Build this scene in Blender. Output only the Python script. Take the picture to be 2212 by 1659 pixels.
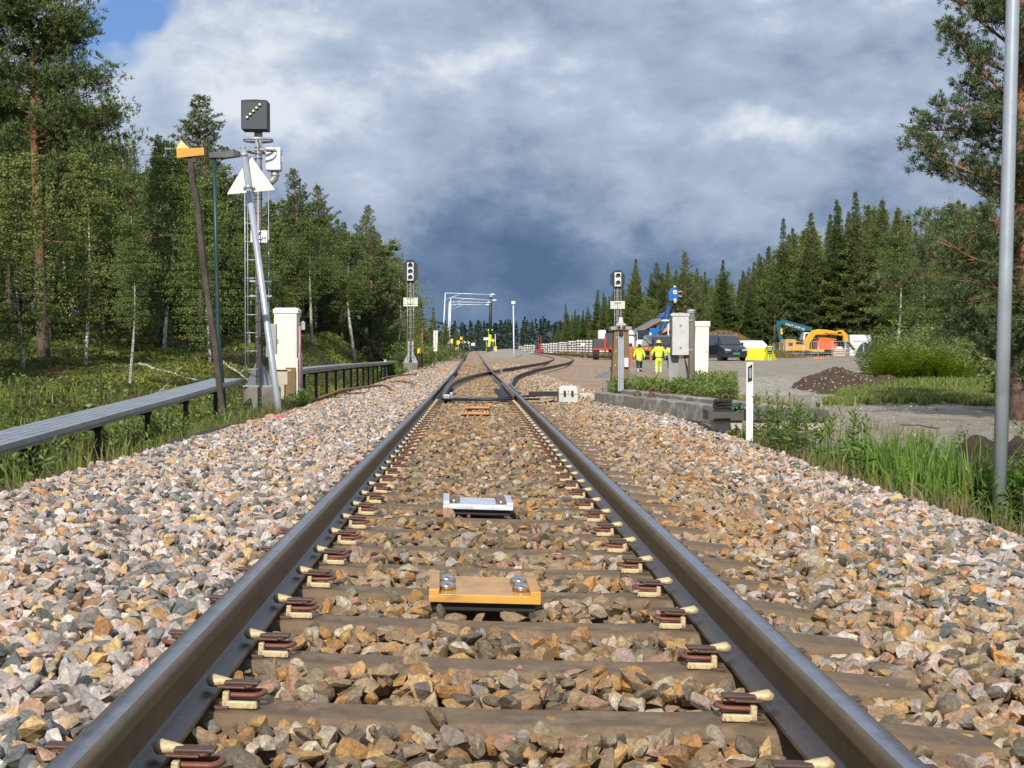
import bpy, bmesh, math, random
import numpy as np
from mathutils import Vector, Matrix, Euler, noise as mnoise
R = math.radians
random.seed(7)
for o in list(bpy.data.objects): bpy.data.objects.remove(o)
SC = bpy.context.scene
COL = SC.collection
# ---------------------------------------------------------------- camera
CAMH = 0.728; YAW = R(1.548); PITCH = R(1.195); F = 3208.0   # F in the photo's 2212-wide pixels
cam = bpy.data.cameras.new('camera'); camo = bpy.data.objects.new('camera', cam); COL.objects.link(camo)
cam.sensor_width = 36; cam.lens = F / 2212 * 36; cam.clip_start = 0.1; cam.clip_end = 9000
camo.location = (0, 0, CAMH); camo.rotation_euler = (R(90) - PITCH, 0, -YAW)
SC.camera = camo
SC.render.resolution_x = 1024; SC.render.resolution_y = 768
SC.view_settings.view_transform = 'Standard'; SC.view_settings.look = 'None'
SC.view_settings.gamma = 1; SC.view_settings.exposure = 0.0
CM = Euler(camo.rotation_euler).to_matrix()
def ray(u, v): return CM @ Vector(((u - 1106) / F, -(v - 829.5) / F, -1))
def pt(u, v, y):
    r = ray(u, v); return Vector((0, 0, CAMH)) + r * (y / r.y)
def pg(u, v, z):
    r = ray(u, v); return Vector((0, 0, CAMH)) + r * ((z - CAMH) / r.z)
# ---------------------------------------------------------------- sun and sky
SUN_AZ = R(9)      # degrees left of straight behind the camera
SUN_EL = R(35)
sl = bpy.data.lights.new('sun', 'SUN'); so = bpy.data.objects.new('sun', sl); COL.objects.link(so)
sl.energy = 5.0; sl.angle = R(0.53); sl.color = (1.0, 0.94, 0.84)
sd = Vector((-math.sin(SUN_AZ) * math.cos(SUN_EL), -math.cos(SUN_AZ) * math.cos(SUN_EL), math.sin(SUN_EL)))
so.rotation_euler = sd.to_track_quat('Z', 'Y').to_euler(); so.location = (0, -10, 40)
class NT:
    def __init__(s, t): s.t = t; s.n = t.nodes; s.l = t.links
    def new(s, ty, **k):
        n = s.n.new(ty)
        for a, b in k.items(): setattr(n, a, b)
        return n
    def put(s, inp, val):
        if isinstance(val, bpy.types.NodeSocket): s.l.new(val, inp)
        elif val is not None: inp.default_value = val
    def m(s, op, a, b=None, c=None, clamp=False):
        n = s.new('ShaderNodeMath', operation=op, use_clamp=clamp)
        s.put(n.inputs[0], a)
        if b is not None: s.put(n.inputs[1], b)
        if c is not None: s.put(n.inputs[2], c)
        return n.outputs[0]
    def vm(s, op, a, b=None, sc=None):
        n = s.new('ShaderNodeVectorMath', operation=op); s.put(n.inputs[0], a)
        if b is not None: s.put(n.inputs[1], b)
        if sc is not None: s.put(n.inputs['Scale'], sc)
        return n.outputs[1] if op in ('LENGTH', 'DOT_PRODUCT', 'DISTANCE') else n.outputs[0]
    def noise(s, vec, scale, detail=4, rough=0.55, dist=0.0):
        n = s.new('ShaderNodeTexNoise'); s.put(n.inputs['Vector'], vec)
        n.inputs['Scale'].default_value = scale; n.inputs['Detail'].default_value = detail
        n.inputs['Roughness'].default_value = rough; n.inputs['Distortion'].default_value = dist
        return n.outputs[0], n.outputs[1]
    def ramp(s, fac, stops, interp='LINEAR'):
        n = s.new('ShaderNodeValToRGB'); n.color_ramp.interpolation = interp
        while len(n.color_ramp.elements) > 1: n.color_ramp.elements.remove(n.color_ramp.elements[-1])
        n.color_ramp.elements[0].position = stops[0][0]; n.color_ramp.elements[0].color = (*stops[0][1], 1)
        for p, c in stops[1:]:
            e = n.color_ramp.elements.new(p); e.color = (*c, 1)
        s.put(n.inputs[0], fac); return n.outputs[0]
    def mix(s, f, a, b, blend='MIX'):
        n = s.new('ShaderNodeMix', data_type='RGBA', blend_type=blend); n.clamp_factor = True
        s.put(n.inputs[0], f)
        s.put(n.inputs[6], a if isinstance(a, bpy.types.NodeSocket) else (*a, 1))
        s.put(n.inputs[7], b if isinstance(b, bpy.types.NodeSocket) else (*b, 1)); return n.outputs[2]
    def mapr(s, v, a, b, c=0.0, d=1.0):
        n = s.new('ShaderNodeMapRange'); s.put(n.inputs[0], v)
        for i, x in enumerate((a, b, c, d)): n.inputs[i + 1].default_value = x
        return n.outputs[0]
W = bpy.data.worlds.new('World'); SC.world = W; W.use_nodes = True
def build_sky():
    t = NT(W.node_tree); t.n.clear()
    out = t.new('ShaderNodeOutputWorld'); bg = t.new('ShaderNodeBackground')
    sky = t.new('ShaderNodeTexSky', sky_type='NISHITA'); sky.sun_disc = False
    sky.sun_elevation = SUN_EL; sky.sun_rotation = math.atan2(sd.x, sd.y)
    sky.altitude = 500; sky.air_density = 1.0; sky.dust_density = 0.6
    skyc = t.vm('SCALE', sky.outputs[0], sc=0.085)
    tc = t.new('ShaderNodeTexCoord').outputs['Generated']
    sp = t.new('ShaderNodeSeparateXYZ'); t.put(sp.inputs[0], tc)
    x, y, z = sp.outputs
    az = t.m('ARCTAN2', x, y); el = t.m('ARCSINE', z)
    # a cloud deck seen in perspective
    zz = t.m('ADD', t.m('MAXIMUM', z, 0.0), 0.16)
    cx = t.m('DIVIDE', x, zz); cy = t.m('DIVIDE', y, zz)
    cb = t.new('ShaderNodeCombineXYZ'); t.put(cb.inputs[0], cx); t.put(cb.inputs[1], cy)
    n1, _ = t.noise(t.vm('MULTIPLY', tc, (1.0, 1.0, 2.0)), 5.5, 9, 0.56, 0.05)
    n2, _ = t.noise(t.vm('ADD', t.vm('MULTIPLY', tc, (1.0, 1.0, 1.7)), (7.3, 2.1, 4.0)), 19.0, 9, 0.60, 0.10)
    # warped azimuth / elevation in degrees for the large cloud masses
    w1, _ = t.noise(tc, 6.5, 4, 0.6); w2, _ = t.noise(t.vm('ADD', tc, (3.1, 8.2, 5.5)), 6.5, 5, 0.6)
    A = t.m('ADD', t.m('DEGREES', az), t.m('MULTIPLY', t.m('SUBTRACT', w1, 0.5), 13.0))
    E = t.m('ADD', t.m('DEGREES', el), t.m('MULTIPLY', t.m('SUBTRACT', w2, 0.5), 6.0))
    def blob(a0, e0, sa, se, amp):
        da = t.m('DIVIDE', t.m('SUBTRACT', A, a0), sa); de = t.m('DIVIDE', t.m('SUBTRACT', E, e0), se)
        r2 = t.m('ADD', t.m('MULTIPLY', da, da), t.m('MULTIPLY', de, de))
        return t.m('MULTIPLY', t.m('EXPONENT', t.m('MULTIPLY', r2, -1.0)), amp)
    tot = None
    for b in SKY_BLOBS:
        s = blob(*b); tot = s if tot is None else t.m('ADD', tot, s)
    base = t.mapr(el, R(0), R(12), SKY_BASE[0], SKY_BASE[1])
    base = t.m('ADD', base, t.mapr(el, R(18), R(40), 0, .35))
    lum = t.m('ADD', t.m('ADD', base, tot), t.m('ADD', t.m('MULTIPLY', t.m('SUBTRACT', n1, 0.5), SKY_N1), t.m('MULTIPLY', t.m('SUBTRACT', n2, 0.5), SKY_N2)))
    cc = t.ramp(lum, SKY_RAMP)
    hole = None
    for b in SKY_HOLES:
        s = blob(*b); hole = s if hole is None else t.m('ADD', hole, s)
    hole = t.m('ADD', hole, t.m('MULTIPLY', t.m('SUBTRACT', n2, 0.5), 1.3))
    hole = t.mapr(hole, 0.35, 0.95)
    # broken cloud over the rest of the sky, behind and above the camera
    up = t.mapr(el, R(20), R(45)); n3, _ = t.noise(cb.outputs[0], 0.9, 4, 0.55)
    hole = t.m('MAXIMUM', hole, t.m('MULTIPLY', up, t.mapr(n3, 0.42, 0.62)))
    blue = t.mix(0.5, skyc, (0.13, 0.33, 0.85))
    col = t.mix(hole, cc, blue)
    t.put(bg.inputs[0], col); bg.inputs[1].default_value = 1.0
    t.l.new(bg.outputs[0], out.inputs[0])
def uv2(u, v): return (math.degrees(math.atan((u - 1106) / F)) + 1.548, math.degrees(math.atan((829.5 - v) / F)) - 1.195)
SKY_BASE = (0.27, 0.74)
SKY_N1 = 0.75; SKY_N2 = 0.95
SKY_RAMP = [(0.0, (0.095, 0.160, 0.285)), (0.25, (0.165, 0.245, 0.385)), (0.5, (0.345, 0.42, 0.56)), (0.75, (0.47, 0.55, 0.70)), (1.0, (0.76, 0.81, 0.88))]
SKY_BLOBS = [(*uv2(1250, 560), 6.5, 1.6, -0.20), (*uv2(1000, 640), 7, 1.3, -0.12), (*uv2(1950, 110), 5, 1.3, -0.26), (*uv2(1150, 60), 4.5, 0.8, -0.16), (*uv2(1500, 620), 9, 1.5, -0.10),
             (*uv2(1650, 265), 4.2, 0.8, 0.45), (*uv2(660, 250), 3.2, 1.2, 0.30), (*uv2(830, 380), 2.2, 1.3, 0.34), (*uv2(1050, 170), 3.0, 0.7, 0.25),
             (*uv2(300, 200), 5.0, 2.0, 0.12), (*uv2(1500, 380), 3.5, 1.5, 0.05), (*uv2(1980, 400), 4.0, 1.6, 0.0), (*uv2(860, 60), 3, .8, 0.08)]
SKY_HOLES = [(*uv2(300, 60), 1.5, 2.2, 1.1), (*uv2(560, -20), 1.6, 0.5, 1.1), (*uv2(220, 250), 0.8, 0.5, 0.5), (*uv2(-200, -200), 5, 4, 0.9)]
build_sky()
# ---------------------------------------------------------------- materials
MATS = {}
def mat(name, col, rough=0.6, metal=0.0, var=0.18, vs=6.0, bump=0.0, bs=60.0, spec=0.5, dirt=None, dirts=3.0, dirta=0.5, attr=None, transl=0.0, coord='Object', emis=None, es=1.0, coat=0.0):
    if name in MATS: return MATS[name]
    m = bpy.data.materials.new(name); m.use_nodes = True; t = NT(m.node_tree)
    b = t.n['Principled BSDF']; out = t.n['Material Output']
    tc = t.new('ShaderNodeTexCoord').outputs[coord]
    if attr:
        a = t.new('ShaderNodeAttribute'); a.attribute_name = attr; c = a.outputs[0]
    else:
        c = t.new('ShaderNodeRGB'); c.outputs[0].default_value = (*col, 1); c = c.outputs[0]
    if var:
        n, _ = t.noise(tc, vs, 5, 0.65)
        k = t.mapr(n, 0.25, 0.75, 1 - var, 1 + var)
        c = t.vm('SCALE', c, sc=k)
    if dirt:
        n, _ = t.noise(t.vm('ADD', tc, (5, 3, 1)), dirts, 6, 0.7)
        c = t.mix(t.mapr(n, 0.5, 0.68, 0, dirta), c, dirt)
    t.put(b.inputs['Base Color'], c)
    b.inputs['Roughness'].default_value = rough; b.inputs['Metallic'].default_value = metal
    b.inputs['Specular IOR Level'].default_value = spec
    b.inputs['Coat Weight'].default_value = coat
    if emis:
        b.inputs['Emission Color'].default_value = (*emis, 1); b.inputs['Emission Strength'].default_value = es
    if bump:
        n, _ = t.noise(tc, bs, 5, 0.6)
        bn = t.new('ShaderNodeBump'); bn.inputs['Strength'].default_value = 1.0; bn.inputs['Distance'].default_value = bump
        t.put(bn.inputs['Height'], n); t.put(b.inputs['Normal'], bn.outputs[0])
    if transl:
        tr = t.new('ShaderNodeBsdfTranslucent'); t.put(tr.inputs[0], t.mix(1.0, c, (1.0, 1.15, 0.55), 'MULTIPLY'))
        ms = t.new('ShaderNodeMixShader'); ms.inputs[0].default_value = transl
        t.l.new(b.outputs[0], ms.inputs[1]); t.l.new(tr.outputs[0], ms.inputs[2]); t.l.new(ms.outputs[0], out.inputs[0])
    MATS[name] = m; return m
# ---------------------------------------------------------------- object helpers
def tag(o, label=None, cat=None, group=None, kind=None):
    if label: o['label'] = label
    if cat: o['category'] = cat
    if group: o['group'] = group
    if kind: o['kind'] = kind
    return o
def empty(name, loc=(0, 0, 0), rz=0.0, label=None, cat=None, group=None, rot=None):
    o = bpy.data.objects.new(name, None); COL.objects.link(o)
    o.location = loc; o.rotation_euler = rot if rot else (0, 0, rz); o.empty_display_size = 0.2
    return tag(o, label, cat, group)
def copy_tree(o, parent=None):
    c = o.copy(); COL.objects.link(c); c.parent = parent
    for ch in list(o.children): copy_tree(ch, c)
    return c
def put(o, loc, rz=0.0, sc=1.0, label=None, cat=None, group=None, tilt=(0, 0)):
    o.location = loc; o.rotation_euler = (tilt[0], tilt[1], rz)
    o.scale = (sc, sc, sc) if not isinstance(sc, tuple) else sc
    return tag(o, label, cat, group)
def npmesh(name, V, Fc, mats, C=None, parent=None, smooth=False, MI=None):
    """V (n,3), Fc (m,k) one polygon size, C (n,3) point colours"""
    me = bpy.data.meshes.new(name); V = np.asarray(V, np.float32); Fc = np.asarray(Fc, np.int32)
    me.vertices.add(len(V)); me.vertices.foreach_set('co', V.ravel())
    k = Fc.shape[1]; me.loops.add(Fc.size); me.loops.foreach_set('vertex_index', Fc.ravel())
    me.polygons.add(len(Fc)); me.polygons.foreach_set('loop_start', np.arange(0, Fc.size, k, dtype=np.int32))
    me.polygons.foreach_set('use_smooth', np.full(len(Fc), smooth))
    if MI is not None: me.polygons.foreach_set('material_index', np.asarray(MI, np.int32))
    if C is not None:
        a = me.color_attributes.new('col', 'FLOAT_COLOR', 'POINT')
        a.data.foreach_set('color', np.hstack([C, np.ones((len(C), 1))]).astype(np.float32).ravel())
    me.update(calc_edges=True)
    for m in (mats if isinstance(mats, list) else [mats]): me.materials.append(m)
    o = bpy.data.objects.new(name, me); COL.objects.link(o); o.parent = parent
    return o
class MB:
    """collects simple solids and links them as ONE mesh"""
    def __init__(s): s.v = []; s.f = []; s.mi = []; s.sm = []; s.cur = 0
    def add(s, vs, fs, smooth=False):
        b = len(s.v); s.v += [tuple(x) for x in vs]; s.f += [tuple(b + i for i in f) for f in fs]
        s.mi += [s.cur] * len(fs); s.sm += [smooth] * len(fs); return s
    def box(s, c, d, rot=None, taper=1.0):
        hx, hy, hz = d[0] / 2, d[1] / 2, d[2] / 2; vs = []
        for z in (-1, 1):
            k = 1.0 if z < 0 else taper
            for x, y in ((-1, -1), (1, -1), (1, 1), (-1, 1)):
                p = Vector((x * hx * k, y * hy * k, z * hz))
                if rot is not None: p = rot @ p
                vs.append(p + Vector(c))
        return s.add(vs, [(3, 2, 1, 0), (4, 5, 6, 7), (0, 1, 5, 4), (1, 2, 6, 5), (2, 3, 7, 6), (3, 0, 4, 7)])
    def tube(s, pts, r, n=10, cap=True, smooth=True, flat=1.0):
        pts = [Vector(p) for p in pts]; rs = r if isinstance(r, (list, tuple)) else [r] * len(pts)
        rings = []; up = None
        for i, p in enumerate(pts):
            a = pts[max(i - 1, 0)]; b = pts[min(i + 1, len(pts) - 1)]; t = (b - a).normalized()
            if up is None: up = Vector((0, 0, 1)) if abs(t.z) < 0.9 else Vector((0, 1, 0))
            sx = t.cross(up).normalized(); sy = sx.cross(t).normalized(); up = sy
            rings.append([p + sx * math.cos(2 * math.pi * k / n) * rs[i] + sy * math.sin(2 * math.pi * k / n) * rs[i] * flat for k in range(n)])
        vs = [q for rg in rings for q in rg]; fs = []
        for i in range(len(pts) - 1):
            for k in range(n):
                fs.append((i * n + k, i * n + (k + 1) % n, (i + 1) * n + (k + 1) % n, (i + 1) * n + k))
        s.add(vs, fs, smooth)
        if cap:
            s.add(rings[0], [tuple(range(n))[::-1]]); s.add(rings[-1], [tuple(range(n))])
        return s
    def cyl(s, a, b, r, r2=None, n=12): return s.tube([a, b], [r, r if r2 is None else r2], n)
    def lathe(s, prof, c=(0, 0, 0), n=16, rot=None, smooth=True):
        vs = []; c = Vector(c)
        for r, z in prof:
            for k in range(n):
                p = Vector((r * math.cos(2 * math.pi * k / n), r * math.sin(2 * math.pi * k / n), z))
                vs.append((rot @ p if rot is not None else p) + c)
        fs = [(i * n + k, i * n + (k + 1) % n, (i + 1) * n + (k + 1) % n, (i + 1) * n + k) for i in range(len(prof) - 1) for k in range(n)]
        s.add(vs, fs, smooth); m = len(prof) - 1
        if prof[0][0] > 1e-5: s.add(vs[:n], [tuple(range(n))[::-1]])
        if prof[-1][0] > 1e-5: s.add(vs[m * n:], [tuple(range(n))])
        return s
    def prism(s, poly, h0, h1, axis='Z', org=(0, 0, 0)):
        """polygon (a,b) extruded along axis: Z (x,y), Y (x,z), X (y,z)"""
        def P(a, b, h):
            p = {'Z': (a, b, h), 'Y': (a, h, b), 'X': (h, a, b)}[axis]
            return (p[0] + org[0], p[1] + org[1], p[2] + org[2])
        n = len(poly); vs = [P(a, b, h0) for a, b in poly] + [P(a, b, h1) for a, b in poly]
        fs = [tuple(range(n))[::-1], tuple(range(n, 2 * n))] + [(i, (i + 1) % n, n + (i + 1) % n, n + i) for i in range(n)]
        return s.add(vs, fs)
    def loft(s, rings, smooth=False, cap=True):
        n = len(rings[0]); vs = [p for r in rings for p in r]
        fs = [(i * n + k, i * n + (k + 1) % n, (i + 1) * n + (k + 1) % n, (i + 1) * n + k) for i in range(len(rings) - 1) for k in range(n)]
        s.add(vs, fs, smooth)
        if cap: s.add(rings[0], [tuple(range(n))[::-1]]); s.add(rings[-1], [tuple(range(n))])
        return s
    def build(s, name, mats, parent=None, bev=0.0, label=None, cat=None, group=None, kind=None, loc=None, seg=2):
        me = bpy.data.meshes.new(name); me.from_pydata(s.v, [], s.f)
        for m in (mats if isinstance(mats, list) else [mats]): me.materials.append(m)
        me.polygons.foreach_set('material_index', s.mi); me.polygons.foreach_set('use_smooth', s.sm)
        bm = bmesh.new(); bm.from_mesh(me); bmesh.ops.remove_doubles(bm, verts=bm.verts, dist=1e-6)
        bmesh.ops.recalc_face_normals(bm, faces=bm.faces); bm.to_mesh(me); bm.free()
        o = bpy.data.objects.new(name, me); COL.objects.link(o); o.parent = parent
        if loc: o.location = loc
        if bev:
            b = o.modifiers.new('bevel', 'BEVEL'); b.width = bev; b.segments = seg; b.limit_method = 'ANGLE'; b.angle_limit = R(35)
        return tag(o, label, cat, group, kind)
def text_mesh(name, s, size, m, parent, loc, rot, ext=0.002, align='CENTER', sx=1.0):
    cu = bpy.data.curves.new(name, 'FONT'); cu.body = s; cu.size = size; cu.extrude = ext; cu.align_x = align; cu.align_y = 'CENTER'
    to = bpy.data.objects.new(name, cu); COL.objects.link(to)
    dg = bpy.context.evaluated_depsgraph_get(); me = bpy.data.meshes.new_from_object(to.evaluated_get(dg))
    bpy.data.objects.remove(to); me.materials.clear(); me.materials.append(m)
    o = bpy.data.objects.new(name, me); COL.objects.link(o); o.parent = parent; o.location = loc; o.rotation_euler = rot; o.scale = (sx, 1, 1)
    return o
def sstep(x, a, b):
    t = np.clip((np.asarray(x, float) - a) / (b - a), 0, 1); return t * t * (3 - 2 * t)
_rng = np.random.default_rng(5)
_NG = _rng.random((64, 64))
def vnoise(x, y):
    x = np.asarray(x, float); y = np.asarray(y, float)
    xi = np.floor(x).astype(int); yi = np.floor(y).astype(int); fx = x - xi; fy = y - yi
    fx = fx * fx * (3 - 2 * fx); fy = fy * fy * (3 - 2 * fy)
    g = lambda a, b: _NG[a % 64, b % 64]
    return (g(xi, yi) * (1 - fx) + g(xi + 1, yi) * fx) * (1 - fy) + (g(xi, yi + 1) * (1 - fx) + g(xi + 1, yi + 1) * fx) * fy - 0.5
def fbm(x, y, o=4):
    s = 0; a = 1.0
    for i in range(o): s = s + a * vnoise(np.asarray(x) * 2 ** i + 13.1 * i, np.asarray(y) * 2 ** i + 7.7 * i); a *= 0.5
    return s
# ---------------------------------------------------------------- terrain heights
TX = 0.053            # track centre
def cant(y): return 0.034 * (1 - np.clip((np.asarray(y, float) - 8) / 17, 0, 1))     # cross slope, right rail low
def grade(y): y = np.asarray(y, float); return np.where(y < 60, 0, np.minimum(y - 60, 235) * 0.0050) - np.maximum(y - 295, 0) * 0.012 * (np.asarray(y) < 1e9)
DIVY = [0, 26.5, 30, 40, 50, 60, 66, 77, 90, 100, 110, 125, 150, 200, 290]
DIVX = [0, 0.02, 0.05, .25, .72, 1.45, 2.05, 3.4, 4.95, 5.9, 6.75, 7.6, 8.3, 8.8, 9.2]
def ground(x, y):
    x = np.asarray(x, float); y = np.asarray(y, float); g = np.maximum(grade(y), -6)
    s = -x - 0.0
    # left side
    top = -0.29 * np.ones_like(x + y)
    left = -0.29 - 0.32 * sstep(s, 3.05, 4.0)
    B = np.interp(y, [0, 25, 38, 50, 60, 75, 95, 125, 150, 190, 300], [.45, .5, .65, 1.0, 1.6, 2.15, 2.6, 2.5, 1.4, .6, .4])
    left = left + B * sstep(s, 4.6, 9.5 - 1.5 * sstep(y, 60, 95)) + np.clip(s - 9, 0, 60) * np.interp(y, [0, 30, 60, 95], [0.01, .012, .02, .05])
    left = left + np.clip(s - 26, 0, 200) * .075 * sstep(y, 40, 90) + 0.0
    left = left + (0.16 * fbm(x * .55, y * .3) + 0.10 * fbm(x * 1.7, y * 1.1)) * sstep(s, 4.2, 7)
    # right side: shoulder, ditch, then the gravel yard
    ds = 1 - sstep(y, 21, 27)
    right = -0.29 - 0.36 * sstep(x, 2.9, 3.9) * ds
    right = right - 0.03 * sstep(x, 3.4, 5.5) * (1 - ds) * (1 - sstep(y, 45, 75))
    right = right + ds * 0.30 * sstep(x, 5.0, 7.2)
    right = right - 0.10 * sstep(x, 5, 9) * sstep(y, 40, 60) * (1 - sstep(y, 85, 110))
    right = right + 0.22 * sstep(y, 82, 112)
    r2 = 2.35 * np.exp(-((x - 23.5) / 3.6) ** 2 - ((y - 139) / 8) ** 2)
    right = right + r2 + np.clip(x - 26, 0, 200) * .07 * sstep(y, 162, 200) + 3.0 * sstep(y, 163, 235) * sstep(x, 14, 26) + np.clip(x - 24, 0, 200) * .10 * sstep(y, 50, 80) * (1 - sstep(y, 80, 130)) + 0.03 * fbm(x * .35, y * .25) * sstep(x, 5, 9)
    right = right - 0.5 * sstep(x, 9.0 + (y - 20) * .27, 14.0 + (y - 20) * .30) * (1 - sstep(y, 28, 45))
    z = np.where(x < 0, left, right)
    z = z + g * np.where(np.abs(x) < 12, 1.0, 1.0)
    return z
def G(x, y): return float(ground(x, y))
# ---------------------------------------------------------------- ground sheet
def zone_colors(x, y):
    """real surface colour of the ground by zone: weights (ballast, gravel, soil/heath)"""
    n = fbm(x * .8, y * .35); n2 = fbm(x * 2.3 + 9, y * 1.3 + 4)
    g = np.zeros((len(x), 3))
    bal = (1 - sstep(-x, 3.0 + .25 * n, 3.5 + .25 * n)) * (1 - sstep(x, 3.1, 3.7))
    far = sstep(y, 27, 34)
    bw = np.interp(y, [0, 27, 45, 60, 80, 110, 300], [3.3, 3.3, 5.2, 8.5, 10, 11, 12])
    bal = np.where(x > 0, 1 - sstep(x, bw - .4 + n, bw + .4 + n), bal)
    grv = np.where(x > 0, 1 - bal, 0) * sstep(y + n * 2, 13.2 + (x < 5.6) * (5.6 - x) * 2.2, 14.2 + (x < 5.6) * (5.6 - x) * 2.2)
    edge = np.interp(y, [0, 14, 23, 30, 38, 60, 85, 115, 130, 160], [9, 9, 9.2, 9.8, 8.6, 14, 24, 44, 50, 52])
    grv = grv * (1 - sstep(x + n * 1.2, edge - .5, edge + .5))
    grv = np.where((x > 7.0) & (x < 16) & (y > 30.5), grv * 1.0, grv)
    grv = grv * (1 - sstep(n + (x - (.245 * y)) * .5, -.2, .3) * (1 - sstep(y, 44, 50)) * sstep(y, 29.5, 31))
    grv = grv * (1 - sstep(y + n * 3, 121, 127) * sstep(x, 12, 16) * (1 - sstep(x, 27, 30)) - 0)
    g[:, 0] = bal; g[:, 1] = grv
    return g
def build_ground():
    xs = np.concatenate([-np.geomspace(1500, 40, 22)[:-1], np.arange(-40, -10, .8), np.arange(-10, 12, .25), np.arange(12, 45, .8), np.geomspace(45, 1500, 24)])
    ys = np.concatenate([np.arange(-6, 12, .4), np.arange(12, 50, .45), np.arange(50, 130, 1.0), np.arange(130, 300, 3), np.geomspace(300, 3000, 30)])
    X, Y = np.meshgrid(xs, ys); x = X.ravel(); y = Y.ravel()
    V = np.stack([x, y, ground(x, y)], 1); nx, ny = len(xs), len(ys)
    i = (np.arange(ny - 1)[:, None] * nx + np.arange(nx - 1)[None]).ravel()
    Fc = np.stack([i, i + 1, i + nx + 1, i + nx], 1)
    m = bpy.data.materials.new('ground_cover'); m.use_nodes = True; t = NT(m.node_tree); b = t.n['Principled BSDF']
    a = t.new('ShaderNodeAttribute'); a.attribute_name = 'col'; sp = t.new('ShaderNodeSeparateColor'); t.put(sp.inputs[0], a.outputs[0])
    P = t.new('ShaderNodeNewGeometry').outputs['Position']
    # ballast colour: stones as voronoi cells
    v = t.new('ShaderNodeTexVoronoi'); t.put(v.inputs['Vector'], P); v.inputs['Scale'].default_value = 11
    r1 = t.new('ShaderNodeSeparateColor'); t.put(r1.inputs[0], v.outputs['Color'])
    gb = t.ramp(r1.outputs[0], [(0, (.05, .05, .05)), (.15, (.20, .17, .14)), (.4, (.36, .27, .19)), (.6, (.45, .36, .28)), (.8, (.38, .22, .12)), (1, (.55, .50, .44))])
    nb, _ = t.noise(P, .25, 3); gb = t.mix(t.mapr(nb, .45, .6, 0, .55), gb, (.36, .21, .10))
    # gravel of the yard
    n1, _ = t.noise(P, 30, 6, .7); n2, _ = t.noise(P, .5, 4, .6)
    gg = t.ramp(n1, [(.3, (.15, .13, .10)), (.5, (.27, .24, .195)), (.72, (.42, .385, .32))])
    gg = t.mix(t.mapr(n2, .4, .65, 0, .7), gg, (.36, .31, .235)); n5, _ = t.noise(t.vm('MULTIPLY', P, (1.0, .35, 1.0)), 1.6, 5, .65); gg = t.mix(t.mapr(n5, .52, .68, 0, .6), gg, (.15, .13, .10)); n6, _ = t.noise(P, 5, 5, .7); gg = t.vm('SCALE', gg, sc=t.mapr(n6, .3, .7, .75, 1.25))
    # heath and moss
    n3, _ = t.noise(P, 1.1, 5, .6); n4, _ = t.noise(P, 12, 4, .7)
    gm = t.ramp(n3, [(.32, (.030, .045, .010)), (.48, (.060, .075, .014)), (.6, (.105, .105, .020)), (.72, (.10, .06, .022))])
    gm = t.mix(t.mapr(n4, .3, .7, 0, .5), gm, (.03, .035, .012))
    c = t.mix(sp.outputs[1], gm, gg); c = t.mix(sp.outputs[0], c, gb)
    t.put(b.inputs['Base Color'], c); b.inputs['Roughness'].default_value = .9; b.inputs['Specular IOR Level'].default_value = .2
    bn = t.new('ShaderNodeBump'); bn.inputs['Distance'].default_value = .05; bn.inputs['Strength'].default_value = .9
    h = t.m('ADD', t.m('MULTIPLY', t.m('SUBTRACT', 1, v.outputs['Distance']), sp.outputs[0]), t.m('MULTIPLY', n1, .5))
    t.put(bn.inputs['Height'], h); t.put(b.inputs['Normal'], bn.outputs[0])
    npmesh('ground', V, Fc, m, zone_colors(x, y), smooth=True)['kind'] = 'structure'
build_ground()
# ---------------------------------------------------------------- ballast stones
def ico(sub):
    bm = bmesh.new(); bmesh.ops.create_icosphere(bm, subdivisions=sub, radius=1.0)
    V = np.array([v.co[:] for v in bm.verts]); Fc = np.array([[v.index for v in f.verts] for f in bm.faces]); bm.free(); return V, Fc
def rock_protos(sub, n, rng, cuts):
    V0, Fc = ico(sub); out = []
    for _ in range(n):
        V = V0 * (1 + .12 * rng.standard_normal((len(V0), 1)) * (sub == 1))
        for _ in range(cuts):
            nn = rng.standard_normal(3); nn /= np.linalg.norm(nn); d = rng.uniform(.28, .72)
            k = V @ nn - d; V = V - np.clip(k, 0, None)[:, None] * nn
        V /= np.abs(V).max(); out.append(V)
    return np.array(out), Fc
def rand_rot(n, rng):
    q = rng.standard_normal((n, 4)); q /= np.linalg.norm(q, axis=1)[:, None]; w, x, y, z = q.T
    return np.stack([np.stack([1 - 2 * (y * y + z * z), 2 * (x * y - z * w), 2 * (x * z + y * w)], 1),
                     np.stack([2 * (x * y + z * w), 1 - 2 * (x * x + z * z), 2 * (y * z - x * w)], 1),
                     np.stack([2 * (x * z - y * w), 2 * (y * z + x * w), 1 - 2 * (x * x + y * y)], 1)], 1)
SLSP = 0.6235; SLP0 = 3.70 - 2 * SLSP; SLPN = 45      # first sleeper (y of its centre) and how many
def sleeper_y(i): return SLP0 + SLSP * i
PAL = {'grey': np.array([(.42, .37, .33), (.50, .41, .36), (.30, .29, .27), (.58, .54, .49), (.47, .33, .27), (.36, .34, .32), (.10, .11, .11), (.13, .14, .13), (.42, .27, .18), (.52, .36, .17), (.48, .40, .36), (.24, .22, .20)]),
       'ochre': np.array([(.34, .25, .14), (.42, .32, .19), (.24, .18, .12), (.52, .32, .12), (.50, .25, .08), (.33, .28, .21), (.09, .09, .08), (.16, .14, .10), (.42, .25, .17), (.58, .50, .37), (.30, .20, .11)]),
       'rust': np.array([(.40, .21, .09), (.46, .27, .12), (.30, .17, .09), (.36, .26, .17), (.48, .32, .18), (.22, .15, .10)])}
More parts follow.
